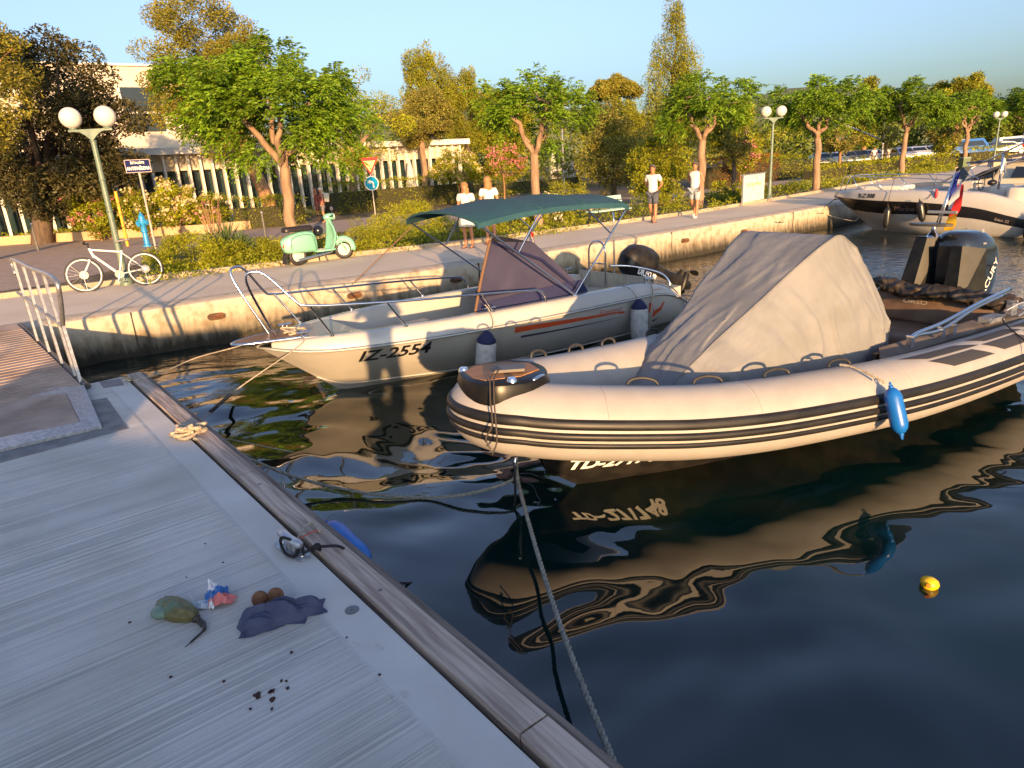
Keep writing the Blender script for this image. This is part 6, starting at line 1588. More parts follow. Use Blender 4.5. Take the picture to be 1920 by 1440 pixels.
    for s in 'LR':
        if shoes:
            g = [(P_['an' + s] + Vector((0, -.02, -.035)) * k, .045), (P_['an' + s].lerp(P_['to' + s], .5) + Vector((0, 0, -.02)) * k, (.048, .04)), (P_['to' + s] + Vector((0, .02, 0)), (.045, .03))]
            garment('shoe', g, [(0, 1), (1, 2)], shoes)
        else:
            mb = MB(); a = P_['an' + s]; b = P_['to' + s]; mb.box(((a.x + b.x) / 2, (a.y + b.y) / 2, min(a.z, b.z) - .025), (.09, .28, .016)); mb.build('sandal', mat('dark sandal', (.06, .03, .02)), root)
    return root
CWH = mat('white cotton', (.68, .66, .63), (.62, .60, .57), scale=6, rough=.85, bump=.2, bscale=20)
DEN = mat('dark denim', (.05, .06, .085), (.08, .09, .12), scale=12, rough=.85); LDEN = mat('light denim', (.28, .32, .36), (.34, .38, .42), scale=12, rough=.85)
GREYH = mat('grey hair', (.10, .085, .075), rough=.8); BLOND = mat('blond hair', (.24, .12, .045), (.32, .18, .07), scale=20, rough=.7, stretch=(4, 4, .6)); DARKH = mat('dark hair', (.03, .02, .015), rough=.7)
WSH = mat('white trainers', (.7, .68, .66), rough=.5)
west = math.radians(205)
behind = dict(elL=(-.27, -.10, 1.16), elR=(.27, -.10, 1.16), haL=(-.08, -.17, .98), haR=(.08, -.17, .98))
person(gp(1224, 417), math.radians(235), 1.76, 'man in white shirt and dark denim shorts, hands behind his back', CWH, DEN, 'short', GREYH, dict(behind, anR=(.10, -.22, .12), knR=(.10, -.03, .49), toR=(.11, -.12, .03), toL=(-.11, .20, .03), anL=(-.10, .06, .07)))
person(gp(1302, 408), math.radians(230), 1.76, 'man in white sleeveless top and light shorts walking with one hand behind him', CWH, LDEN, 'short', GREYH, dict(behind, anR=(.12, -.30, .14), knR=(.12, -.05, .50), toR=(.13, -.18, .05), anL=(-.10, .10, .07), toL=(-.11, .26, .03), haL=(-.24, .1, .95), elL=(-.25, -.05, 1.16)), shoes=WSH, sleeve=False)
person(gp(880, 464), math.radians(280 - 30), 1.66, 'blond woman in sunglasses and short pale skirt, seen beyond the teal canopy', CWH, mat('pale blue cotton', (.5, .54, .58), rough=.85), 'long', BLOND, dict(haL=(-.10, .22, 1.15), haR=(.12, .22, 1.12), elL=(-.24, 0, 1.12)), dress=True)
person(gp(922, 458), math.radians(110), 1.76, 'blond woman in a white blouse with her back turned, standing beside the woman in sunglasses', CWH, mat('white skirt', (.62, .6, .57), rough=.85), 'long', BLOND, dict(haL=(-.1, .22, 1.1), elL=(-.22, .02, 1.14)), dress=True)
wlk = gp(609, 417)
person(wlk, math.radians(200), 1.60, 'woman in a white cap and grey shorts with a pale backpack walking behind the scooter', mat('dark red top', (.22, .05, .04), rough=.8), mat('grey shorts', (.14, .13, .15), rough=.8), 'short', mat('white cap', (.6, .55, .5)), dict(elR=(.22, .16, 1.2), haR=(.10, .26, 1.35), anR=(.10, -.22, .12), toR=(.11, -.1, .04)), sleeve=False)
person(wlk + Vector((-.35, .45, 0)), math.radians(195), 1.66, 'person in dark red holding a hand to the head, beside the backpack woman', mat('dark red top', (.22, .05, .04)), mat('dark red shorts', (.2, .05, .04)), 'short', DARKH, dict(elL=(-.26, .14, 1.36), haL=(-.12, .08, 1.6)), sleeve=False)
mb = MB(); cushion(mb, (0, 0, .0), (.28, .15, .42)); pk = mb.build('backpack', mat('pale backpack', (.5, .48, .36), rough=.8), smooth=True, auto=50); pk.location = wlk + Vector((.20, .10, 1.14)); pk.rotation_euler = (0, .12, math.radians(20)); tag(pk, 'pale backpack worn by the woman in the white cap', 'backpack')
person(gp(1637, 309), math.radians(250), 1.72, 'person in a white shirt with dark waistcoat among the far hedges, left of two', CWH, mat('cream trousers', (.5, .45, .38), rough=.8), 'short', DARKH, dict(haL=(-.42, .0, 1.0), haR=(.4, 0, 1.0)))
person(gp(1664, 306), math.radians(250), 1.70, 'person in a pale cream shirt among the far hedges, right of two', mat('cream shirt', (.55, .45, .36), rough=.8), mat('cream trousers', (.5, .45, .38)), 'short', mat('cream hat', (.55, .5, .4)), dict(haL=(-.05, .3, 1.1), haR=(.1, .3, 1.1)))
# the photographer, whose long shadow lies across the motor boat and the promenade
person((0.10, -.52, DK), math.radians(92), 1.98, 'person standing on the pontoon with both hands raised, casting the long shadow over the motorboat', mat('grey t shirt', (.2, .2, .22), rough=.8), mat('blue shorts', (.05, .07, .12), rough=.8), 'short', DARKH,
       dict(elL=(-.30, .10, 1.30), elR=(.30, .10, 1.30), haL=(-.10, .22, 1.60), haR=(.12, .22, 1.60), anL=(-.16, -.02, .08), anR=(.18, -.02, .08), knL=(-.14, .03, .48), knR=(.15, .03, .48), toL=(-.18, .16, .03), toR=(.2, .16, .03)), shoes=WSH)
# unseen boat added behind the camera, shaped to keep the pontoon deck in shade
BKO = Vector((-7.6, -4.6, W))
bkb = empty('added_shade_boat', BKO + Vector((.55, 0, 0)), math.radians(4), 'unseen white cabin cruiser added behind the camera to shade the pontoon deck', 'boat')
shb = [(0, (9.6, .02, 1.62)), (.12, (8.6, .7, 1.60)), (.35, (6.5, 1.35, 1.62)), (.7, (3.0, 1.5, 1.72)), (1, (0, 1.4, 1.8))]
shb = [(0, (-.6, .02, 1.9)), (.12, (.4, .8, 1.88)), (.35, (2.8, 1.4, 1.85)), (.7, (6.0, 1.5, 1.72)), (1, (9.1, 1.35, 1.50))]
chb = [(0, (.1, .01, .7)), (.2, (1.4, .6, .25)), (.5, (4, 1.2, .05)), (1, (9.0, 1.2, 0))]; keb = [(0, (.5, 0, .2)), (.3, (2, 0, -.4)), (1, (9.0, 0, -.4))]
rowsK = hull_fn(shb, chb, keb, 30, .6); hull_mesh(rowsK).build('hull', GEL, bkb, smooth=True, auto=50)
mb = MB(); mb.prism([(0, -.3), (2.8, -1.3), (9, -1.3), (9, 1.3), (2.8, 1.3), (0, .3)], 1.3, 1.45); mb.build('deck', GEL, bkb)
mb = MB(); mb.box((4.4, 0, 1.88), (1.9, 1.9, .85), taper=.85); mb.build('cabin', GEL, bkb)
for y in (-1, 1):
    mb = MB(); mb.plate([(3.7, y * .93, 1.85), (5.1, y * .93, 1.85), (5.0, y * .86, 2.15), (3.8, y * .86, 2.15)], (0, y, 0), .02); mb.build('cabin_window', GLASSD, bkb)
mb = MB(); mb.tube(catmull([(.2, -.3, 1.9), (.4, -.5, 2.5), (2.6, -1.25, 2.5), (2.8, -1.3, 1.85)], 4), .02, 7); mb.tube(catmull([(.2, .3, 1.9), (.4, .5, 2.5), (2.6, 1.25, 2.5), (2.8, 1.3, 1.85)], 4), .02, 7); mb.build('bow_rail', STEEL, bkb, smooth=True)

# ================================================================== CARS
def car(loc, rz, col, label, L=4.2, Hc=1.48, group='cars in the car park', van=False):
    root = empty('parked_car', loc, rz, label, 'car', group); w = .86
    pm = mat('car paint %s' % (col,), col, rough=.25, coat=.6)
    if van: prof = [(-2.1, .35), (-2.15, .8), (-2.1, 1.0), (-2.0, 1.85), (1.0, 1.95), (1.5, 1.15), (2.05, 1.0), (2.15, .6), (2.1, .3)]
    else: prof = [(-2.08, .35), (-2.12, .75), (-1.95, .98), (-1.35, Hc - .06), (-.3, Hc), (.55, Hc - .1), (1.25, .98), (2.0, .82), (2.12, .55), (2.08, .3)]
    mb = MB(); R2 = []
    prof = [(x * L / 4.24, z) for x, z in prof]
    for y, ins in ((-w, .05), (-w * .97, .0), (0, -.02), (w * .97, 0), (w, .05)):
        row = []
        for x, z in prof:
            k = 1 - .16 * max(0, z - .95) / .5 * (1 if abs(y) > .1 else 0)
            row.append((x * (1 - ins * .3), y * k, z - ins * .4 * (z > .9)))
        R2.append(row)
    mb.rings(R2, closed=True, cap=True); mb.build('body', pm, root, smooth=True, auto=35)
    top_ = 1.85 if van else Hc
    for y in (-1, 1):
        mb = MB(); q = [(-1.45, 1.0), (-1.05, top_ - .14), (.45, top_ - .16), (1.05, 1.0)] if not van else [(-1.8, 1.15), (-1.75, 1.65), (.9, 1.7), (1.2, 1.2)]
        q = [(x * L / 4.24, z) for x, z in q]
        mb.plate([(x, y * w * (1 - .16 * max(0, z - .95) / .5) + y * .004, z) for x, z in q], (0, y, 0), .012); mb.build('side_window', GLASSD, root)
    mb = MB(); xx = .62 if not van else 1.02
    mb.plate([(xx * L / 4.24 + .02, -.62, top_ - .12), (xx * L / 4.24 + .02, .62, top_ - .12), (1.2 * L / 4.24 + (.28 if van else .0), .7, 1.03), (1.2 * L / 4.24 + (.28 if van else .0), -.7, 1.03)], (1, 0, .8), .02); mb.build('windscreen', GLASSD, root)
    for x in (-1.3 * L / 4.24, 1.32 * L / 4.24):
        for y in (-1, 1):
            mb = MB(); mb.lathe((x, y * (w - .19), .32), [(.32, 0), (.32, .2)], 18, (0, y, 0)); wv = mb.build('wheel', RUBBER, root)
            mb = MB(); mb.lathe((x, y * (w + .012), .32), [(.2, 0), (.18, .01), (.02, .02)], 14, (0, y, 0)); mb.build('rim', GALV, wv)
    for y in (-1, 1):
        mb = MB(); mb.ball((2.02 * L / 4.24, y * .62, .72), .1, 6, (.5, 1.6, .8)); mb.build('headlight', mat('headlamp glass', (.6, .6, .6)), root, smooth=True)
    return root
for i, (px, py, col, lb) in enumerate(((1538, 307, (.05, .06, .08), 'dark grey car first in the parking row, beside the hedge'), (1562, 306, (.45, .46, .48), 'silver car second in the parking row'), (1584, 304.5, (.10, .12, .18), 'dark blue grey car third in the parking row'),
        (1608, 303.5, (.04, .045, .06), 'near black car in the middle of the parking row, left of the two walkers'), (1632, 302.5, (.55, .54, .52), 'white roofed car in the parking row behind the two walkers'), (1690, 301, (.2, .22, .3), 'grey blue car in the parking row behind the big tree trunk'), (1716, 299.5, (.6, .62, .65), 'white car last in the parking row, right of the big tree trunk'), (1738, 299, (.5, .55, .62), 'pale blue car partly hidden at the right end of the parking row'))):
    g_ = at(px, py, 74 + i * 1.0); g_.z = 0; car(g_, math.radians(-100), col, lb)
c_ = at(1815, 294, 78); c_.z = 0; car(c_, math.radians(-10), (.04, .14, .42), 'bright blue off road car with square rear window, left of the far right lamp', 4.6, group='large cars', van=True)
c_ = at(1880, 293, 78); c_.z = 0; car(c_, math.radians(-10), (.02, .03, .06), 'dark navy car right of the far right lamp', 4.4, group='large cars')
c_ = at(1905, 288, 84); c_.z = 0; car(c_, math.radians(-5), (.5, .55, .6), 'pale silver van at the right edge behind the cars', 5.2, group='large cars', van=True)
c_ = at(1795, 288, 92); c_.z = 0; car(c_, math.radians(-5), (.6, .6, .6), 'white van behind the blue off road car', 4.8, group='large cars', van=True)
# ---- closed white sunshades and thin posts in the garden
SH = mat('white canvas', (.55, .53, .5), (.48, .46, .43), scale=6, rough=.85)
for px, py, Y, h, lb in ((1038, 330, 58, 2.9, 'tall closed white parasol left of the thin metal post'), (1050, 330, 60, 2.1, 'closed white parasol directly left of the metal post'), (1064, 330, 60, 2.1, 'closed white parasol directly right of the metal post'), (1073, 330, 61, 2.2, 'closed white parasol farthest right in its row')):
    c = at(px, py, Y); c.z = 0; r_ = empty('closed_parasol', c, 0, lb, 'parasol', 'closed white parasols in the garden')
    mb = MB(); mb.cyl((0, 0, 0), (0, 0, h), .03, n=8); mb.build('pole', GALV, r_)
    mb = MB(); mb.lathe((0, 0, 0), [(.3, .7), (.34, .8), (.27, h * .6), (.16, h * .88), (.03, h)], 14); mb.build('canopy', SH, r_, smooth=True)
c = at(1057, 332, 50); c.z = 0; p_ = empty('metal_post', c, 0, 'thin grey metal post in front of the closed parasols', 'post'); mb = MB(); mb.cyl((0, 0, 0), (0, 0, 4.3), .07, .05, 8); mb.build('shaft', GALV, p_)
c = at(772, 352, 46.5); c.z = 0; r_ = empty('closed_parasol', c, 0, 'white cloth parasol folded beside the pavilion posts right of the give way sign', 'parasol'); mb = MB(); mb.lathe((0, 0, 0), [(.45, .3), (.4, .9), (.22, 2.1), (.05, 3.0)], 14); mb.build('canopy', SH, r_, smooth=True)
# bollards by the road
for px, py, lb in ((72, 470, 'thin metal bollard at the edge of the road left of the first lamp'), (500, 455, 'thin grey bollard in front of the hedge left of the nearest green tree')):
    c = gp(px, py); b_ = empty('bollard', c, 0, lb, 'bollard', 'metal bollards by the road'); mb = MB(); mb.cyl((0, 0, 0), (0, 0, 1.0), .035, n=10); mb.build('post', mat('dark bollard', (.12, .115, .11), rough=.6), b_, smooth=True, auto=40); mb = MB(); mb.lathe((0, 0, 1.0), [(.05, 0), (.05, .03), (.02, .06)], 10); mb.build('cap', GALV, b_)

# ================================================================== BUILDINGS
PLAS = mat('cream render', (.56, .50, .42), (.50, .44, .37), scale=.6, rough=.85)
PLW = mat('white fascia', (.72, .69, .63), (.66, .63, .57), scale=1.0, rough=.7)
pa = Vector((-24.5, 35.2, 0)); pb_ = Vector((-2.6, 52.0, 0)); pdir = (pb_ - pa).normalized(); plen = (pb_ - pa).length; pang = math.atan2(pdir.y, pdir.x)
ps = pa - pdir * 22
pav = empty('pavilion', ps, pang, 'long low white pavilion with slender upright fins and a glass front behind the trees', 'building')
PL_ = plen + 22
mb = MB(); mb.box((PL_ / 2, 4.2, 3.95), (PL_ + .8, 9.6, .35)); mb.build('roof', PLW, pav)
mb = MB(); mb.box((PL_ / 2, .35, 3.35), (PL_, .25, .86)); mb.build('fascia', PLAS, pav)
GLS = mat('greenish glass front', (.02, .04, .045), rough=.04, spec=.9)
mb = MB(); mb.box((PL_ / 2, 1.0, 1.45), (PL_ - .4, .05, 2.9)); mb.build('glass_front', GLS, pav)
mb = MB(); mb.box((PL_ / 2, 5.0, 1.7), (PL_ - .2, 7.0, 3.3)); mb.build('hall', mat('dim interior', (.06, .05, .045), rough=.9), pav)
mb = MB(); mb.box((PL_ / 2, .5, .1), (PL_, 1.6, .2)); mb.build('plinth', PLAS, pav)
nf = int(PL_ / .64)
for i in range(min(95, nf)):
    x = PL_ - .2 - i * .64; mb = MB(); mb.box((x, -.02, 1.85), (.125, .30, 3.75)); mb.build('fin', PLW, pav)
# upper white building behind
uo = at(300, 300, 52); ub = empty('white_building', (uo.x, uo.y, 0), pang - .05, 'tall white two storey building behind the dark tree on the left', 'building')
mb = MB(); mb.box((-9.5, 5, 5.1), (34, 10, 10.2)); mb.build('wall', PLAS, ub)
mb = MB(); mb.box((-9.5, 5, 10.26), (34.5, 10.5, .12)); mb.build('roof_edge', PLW, ub)
for x, z, w_, h_ in ((-.4, 7.4, 2.6, 2.9), (4.5, 7.4, 2.6, 2.9), (-13, 5.6, 2.0, 2.4)):
    mb = MB(); mb.box((x, -.0, z), (w_, .12, h_)); f_ = mb.build('window', GLASSD, ub)
    mb = MB(); mb.box((x - w_ / 2, -.04, z), (.14, .16, h_ + .14)); mb.box((x + w_ / 2, -.04, z), (.14, .16, h_ + .14)); mb.box((x, -.04, z - .2), (w_ - .14, .14, .12)); mb.build('window_frame', PLW, f_)

# rusty recessed mooring cleats in the quay face
RUST = mat('rusty iron', (.10, .035, .015), (.18, .075, .03), scale=14, rough=.9, bump=.6, bscale=30)
for k, (px, py, lb) in enumerate(((405, 592, 'rusty mooring cleat recessed in the quay wall left of the motorboat rail'), (662, 554, 'rusty mooring cleat in the quay wall behind the motorboat bow rail'), (856, 521, 'rusty mooring cleat in the shaded quay wall behind the windscreen cover'), (1282, 448, 'rusty mooring cleat in the quay wall left of the grey tarpaulin'), (1392, 432, 'rusty mooring ring in the quay wall above the grey tarpaulin'))):
    z = -.30 if k < 4 else -.35; c = gp(px, py, z)
    j = min(range(len(P)), key=lambda i: (Vector((P[i].x, P[i].y)) - Vector((c.x, c.y))).length) if False else None
    best = min(((Vector(QUAY[i]).lerp(Vector(QUAY[i + 1]), t / 40)) for i in range(len(QUAY) - 1) for t in range(40)), key=lambda q: abs(q.x / q.y - c.x / c.y))
    r_ = empty('wall_cleat', (best.x, best.y, z), math.radians(36), lb, 'mooring cleat', 'rusty mooring cleats in the quay wall')
    mb = MB(); q = [(.15 * math.copysign(abs(math.cos(a)) ** .5, math.cos(a)), .06 * math.copysign(abs(math.sin(a)) ** .8, math.sin(a))) for a in [i * PI / 10 for i in range(20)]]
    mb.plate([(x, -.045, z_) for x, z_ in q], (0, 1, 0), .05); mb.build('recess_plate', mat('dark rust stain', (.07, .04, .025), (.14, .07, .035), scale=12, rough=.95), r_)
    mb = MB(); mb.tube([(-.10, -.075, 0), (-.08, -.08, .0), (.08, -.08, 0), (.10, -.075, 0)], [.013, .016, .016, .013], 8); mb.cyl((-.06, -.04, 0), (-.06, -.08, 0), .018, n=8); mb.cyl((.06, -.04, 0), (.06, -.08, 0), .018, n=8); mb.build('cleat_bar', RUST, r_, smooth=True, auto=50)
# ================================================================== VEGETATION
rng = np.random.RandomState(5)
DENS = 3.0
def foliage_obj(name, C, S, leaf, m, par=None, hang=0.0, tintv=.35, asp=.42, clump=None, up=0.0, lrng=rng, kind=None, outc=None, D=None):
    """C: (n,3) leaf positions; every leaf is a folded rhombus of its own"""
    n = len(C); L = leaf * lrng.uniform(.6, 1.3, n)
    if np.ndim(S) > 0 and not np.isscalar(S): L = L * S
    d = lrng.normal(size=(n, 3)); d[:, 2] = d[:, 2] * .7 - hang + up; d /= np.linalg.norm(d, axis=1)[:, None]
    if D is not None: d = D
    if outc is not None:
        o = C - outc; o /= (np.linalg.norm(o, axis=1)[:, None] + 1e-6); d = d + o * .6; d /= np.linalg.norm(d, axis=1)[:, None]
    r = lrng.normal(size=(n, 3)); s = np.cross(d, r); s /= (np.linalg.norm(s, axis=1)[:, None] + 1e-9)
    a = C; b = C + d * (L * .5)[:, None] + s * (L * asp * .5)[:, None]; c = C + d * L[:, None]; e = C + d * (L * .5)[:, None] - s * (L * asp * .5)[:, None]
    V = np.stack([a, b, c, e], 1).reshape(-1, 3).astype(np.float32)
    F = np.arange(n * 4, dtype=np.int32)
    me = bpy.data.meshes.new(name); me.vertices.add(n * 4); me.vertices.foreach_set('co', V.ravel())
    me.loops.add(n * 4); me.loops.foreach_set('vertex_index', F); me.polygons.add(n); me.polygons.foreach_set('loop_start', np.arange(0, n * 4, 4, dtype=np.int32)); me.update(calc_edges=True)
    t = 1 + tintv * lrng.uniform(-1, 1, n)
    if clump is not None: t = t * clump
    yel = 1 + .25 * lrng.uniform(-.3, 1, n)
    col = np.stack([t * yel, t, t * .9, np.ones(n)], 1); col = np.repeat(col, 4, 0).astype(np.float32)
    at_ = me.color_attributes.new('tint', 'FLOAT_COLOR', 'POINT'); at_.data.foreach_set('color', np.clip(col, 0, 2.2).ravel())
    me.materials.append(m)
    o = bpy.data.objects.new(name, me); COL.objects.link(o)
    if par is not None: o.parent = par
    if kind: o['kind'] = kind
    return o
def LM(name, c, tr=.35): return mat(name, c, rough=.55, tint=True, transl=tr, spec=.3)
LEAF_G = LM('bright green leaves', (.13, .245, .013)); LEAF_O = LM('ochre needles', (.21, .21, .03)); LEAF_D = LM('dark brown green leaves', (.06, .06, .024), .2)
LEAF_P = LM('pine needles', (.22, .25, .022)); LEAF_Y = LM('yellow green leaves', (.27, .31, .015)); LEAF_GR = LM('grey green leaves', (.20, .21, .045)); LEAF_DP = LM('deep green leaves', (.12, .17, .02), .25)
LEAF_OL = LM('olive leaves', (.22, .22, .045)); LEAF_RED = LM('russet hedge leaves', (.22, .10, .015)); LEAF_H = LM('hedge leaves', (.22, .26, .016))
BARK = mat('pale brown bark', (.20, .13, .085), (.30, .20, .13), scale=3, stretch=(3, 3, .5), rough=.9, bump=.7, bscale=6); BARKD = mat('dark bark', (.07, .05, .04), (.12, .085, .06), scale=4, stretch=(3, 3, .5), rough=.95, bump=.7, bscale=8)
BARKO = mat('reddish bark', (.22, .12, .055), (.32, .18, .09), scale=3, stretch=(3, 3, .5), rough=.9, bump=.6, bscale=8)
def clusters(cent, rad, per, squash=1.0, lr=rng):
    out = []; cl = []
    for c, r in zip(cent, rad):
        k = max(4, int(per * DENS * (r ** 2))); p = lr.normal(size=(k, 3)); p /= np.linalg.norm(p, axis=1)[:, None]; p *= (lr.uniform(.35, 1.0, k) ** .5)[:, None] * r
        p[:, 2] *= squash; out.append(p + c); cl.append(np.full(k, 1 + .28 * lr.uniform(-1, 1)))
    return np.concatenate(out), np.concatenate(cl)
def limb(mb, a, b, r0, r1, wob=.12, n=6, lr=rng, seg=7):
    a, b = Vector(a), Vector(b); L = (b - a).length; P_ = []
    for i in range(n + 1):
        t = i / n; p = a.lerp(b, t)
        if 0 < i < n: p = p + Vector(lr.normal(size=3)) * wob * L / n
        P_.append(p)
    P_ = catmull(P_, 3); mb.tube(P_, [r0 + (r1 - r0) * i / (len(P_) - 1) for i in range(len(P_))], seg)
def street_tree(base, H, R_, fork, label, leaf=LEAF_G, bark=BARK, seed=1, n=70, per=420, lsize=.16, low=0.0, group='street trees along the promenade', lean=(0, 0), squash=.52, lob=None, tr=.12):
    lr = np.random.RandomState(seed); root = empty('street_tree', base, 0, label, 'tree', group)
    mb = MB(); f = Vector((lean[0], lean[1], fork)); limb(mb, (0, 0, -.1), f, tr * 1.25, tr, .07, 5, lr, 9)
    zc = fork + (H - fork) * .50; cents = []; rads = []
    ends = []
    nl = 4
    for i in range(nl):
        a = i * 2 * PI / nl + lr.uniform(-.4, .4) + .3; e_ = Vector((lean[0] + math.cos(a) * R_ * .42, lean[1] + math.sin(a) * R_ * .42, fork + (H - fork) * lr.uniform(.38, .55))); limb(mb, f, e_, tr * .72, tr * .42, .22, 6, lr); ends.append(e_)
        for j in range(3):
            a2 = a + lr.uniform(-.9, .9); e2 = Vector((lean[0] + math.cos(a2) * R_ * .62, lean[1] + math.sin(a2) * R_ * .62, fork + (H - fork) * lr.uniform(.42, .66))); limb(mb, e_, e2, tr * .38, tr * .12, .25, 5, lr, 6)
    mb.build('trunk', bark, root, smooth=True)
    lobes = [(0.0, 0.0, .82, .44)]
    nlob = 7
    for i in range(nlob):
        a = 2 * PI * i / nlob + lr.uniform(-.3, .3); q = lr.uniform(.50, .66); lobes.append((q * math.cos(a), q * math.sin(a), lr.uniform(.40, .80), lr.uniform(.30, .46)))
    for lx, ly, lz, lrad in lobes:
        for _ in range(int(n * 1.35 * lrad * lrad)):
            d = lr.normal(size=3); d /= np.linalg.norm(d); q = lr.uniform(.25, 1) ** .4
            zz = fork + (H - fork) * (lz - .10) + d[2] * q * lrad * R_ * .62
            zz = min(zz, H - .15); cents.append((lean[0] + (lx + d[0] * q * lrad) * R_, lean[1] + (ly + d[1] * q * lrad) * R_, zz)); rads.append(R_ * lr.uniform(.09, .15))
    if lob:
        for (dx, dy, dz, r_, k) in lob:
            for _ in range(k):
                q = lr.normal(size=3) * r_ * .5; cents.append((dx + q[0], dy + q[1], dz + q[2] * .6)); rads.append(r_ * lr.uniform(.3, .5))
    P_, cl = clusters(np.array(cents), rads, per, .75, lr)
    # pinnate fronds: leaflets in two rows along a drooping stalk
    nf = len(P_) // 7; sel = lr.choice(len(P_), nf, replace=False); O = P_[sel]; ccl = cl[sel]
    cc = np.array([lean[0], lean[1], fork + (H - fork) * .3]); od = O - cc; od /= np.linalg.norm(od, axis=1)[:, None]
    d0 = od * .8 + lr.normal(size=(nf, 3)) * .55; d0[:, 2] += .25; d0 /= np.linalg.norm(d0, axis=1)[:, None]
    sdv = np.cross(d0, np.array([0, 0, 1.0])); sdv /= (np.linalg.norm(sdv, axis=1)[:, None] + 1e-6); FL = lsize * lr.uniform(2.0, 3.2, nf)
    CC, DD, TT = [], [], []
    for q in range(6):
        t = (q + .5) / 6; pos = O + d0 * (FL * t)[:, None]; pos[:, 2] -= FL * .45 * t * t
        for sg in (-1, 1):
            dl = sdv * sg * .85 + d0 * .55 + lr.normal(size=(nf, 3)) * .16; dl[:, 2] -= .35 + .3 * t; dl /= np.linalg.norm(dl, axis=1)[:, None]
            CC.append(pos); DD.append(dl); TT.append(ccl * (1 + .14 * math.sin(seed * 2.3)))
    foliage_obj('crown', np.concatenate(CC), 1, lsize * .82, leaf, root, asp=.34, clump=np.concatenate(TT), lrng=lr, D=np.concatenate(DD))
    return root
def px_tree(kind, name, base, box, Y, leaf, bark, label, seed=1, n=60, per=300, lsize=.14, group=None, depth=1.0, tr=.2, cat='tree', squash=.8, limbs=True, hang=0.0, asp=.4, up=0.0, trunkx=None, rr_=(.12, .24), blossom=None, shell=.5):
    """a tree or bush whose crown fills the box (real size from its distance Y)"""
    lr = np.random.RandomState(seed); x0, y0, x1, y1 = box; yc = (y0 + y1) / 2
    c0, c1 = at(x0, yc, Y), at(x1, yc, Y); t, b = at((x0 + x1) / 2, y0, Y), at((x0 + x1) / 2, y1, Y)
    cx_, cy_ = (c0.x + c1.x) / 2, Y; rx = (c1 - c0).length / 2; zt_, zb = t.z, b.z; cz, rz_ = (zt_ + zb) / 2, (zt_ - zb) / 2; ry = rx * depth
    bs = Vector((cx_ if trunkx is None else at(trunkx, yc, Y).x, Y, 0)); root = empty(name, bs, 0, label, cat, group)
    off = Vector((cx_ - bs.x, 0, 0)); cents, rads = [], []
    for i in range(n):
        if kind == 'cone':
            v = lr.uniform(0, 1) ** 1.3; w = (1 - v) ** .6 * .95 + .05; a = lr.uniform(0, 2 * PI); q = math.sqrt(lr.uniform(.1, 1)) * w; x, y, z = q * math.cos(a), q * math.sin(a), -1 + 2 * v; r = min(rx, rz_) * lr.uniform(.5, 1) * (.18 + .22 * w)
        elif kind == 'umbrella':
            a = lr.uniform(0, 2 * PI); q = math.sqrt(lr.uniform(0, 1)) * .92; x, y = q * math.cos(a), q * math.sin(a); z = math.sqrt(1 - q * q) * .75 * lr.uniform(.3, 1) - .25 - .3 * q; r = rx * lr.uniform(.12, .22)
        else:
            d = lr.normal(size=3); d /= np.linalg.norm(d); q = lr.uniform(shell ** 3, 1) ** (1 / 3) * .86; x, y, z = d * q; r = (rx * rz_) ** .5 * lr.uniform(*rr_) * 1.2
        cents.append((off.x + x * rx, y * ry, cz + z * rz_)); rads.append(r)
    P_, cl = clusters(np.array(cents), rads, per, squash, lr); P_[:, 2] = np.maximum(P_[:, 2], .03)
    foliage_obj('foliage' if cat != 'tree' else 'crown', P_, 1, lsize, leaf, root, hang=hang, clump=cl, lrng=lr, asp=asp, up=up)
    if blossom:
        for bm_, frac in blossom:
            k = int(n * frac); idx = lr.choice(len(cents), k); Q = []
            for i in idx:
                c = np.array(cents[i]); d = lr.normal(size=(9, 3)) * .06; d0 = np.array([lr.normal() * .5, -abs(lr.normal()) - .3, abs(lr.normal())]); d0 /= np.linalg.norm(d0); Q.append(c + d0 * rads[i] * 1.05 + d)
            foliage_obj('blossom', np.concatenate(Q), 1, .11, bm_, root, lrng=lr, asp=.9, tintv=.15)
    if limbs:
        mb = MB(); topz = cz + rz_ * (.6 if kind != 'umbrella' else .1); f = Vector((off.x * .5, 0, max(.3, cz - rz_ * .6)))
        limb(mb, (0, 0, -.1), f, tr * 1.2, tr * .85, .05, 4, lr, 9)
        if kind == 'cone': limb(mb, f, (off.x, 0, zt_ - .1 * rz_), tr * .8, tr * .1, .1, 5, lr)
        for i in range(9):
            c = cents[lr.randint(len(cents))]; s0_ = f if kind != 'cone' else Vector((off.x, 0, f.z + (c[2] - f.z) * .7)); limb(mb, s0_, c, tr * .42, tr * .08, .18, 5, lr, 6)
        mb.build('trunk' if cat == 'tree' else 'stems', bark, root, smooth=True)
    return root
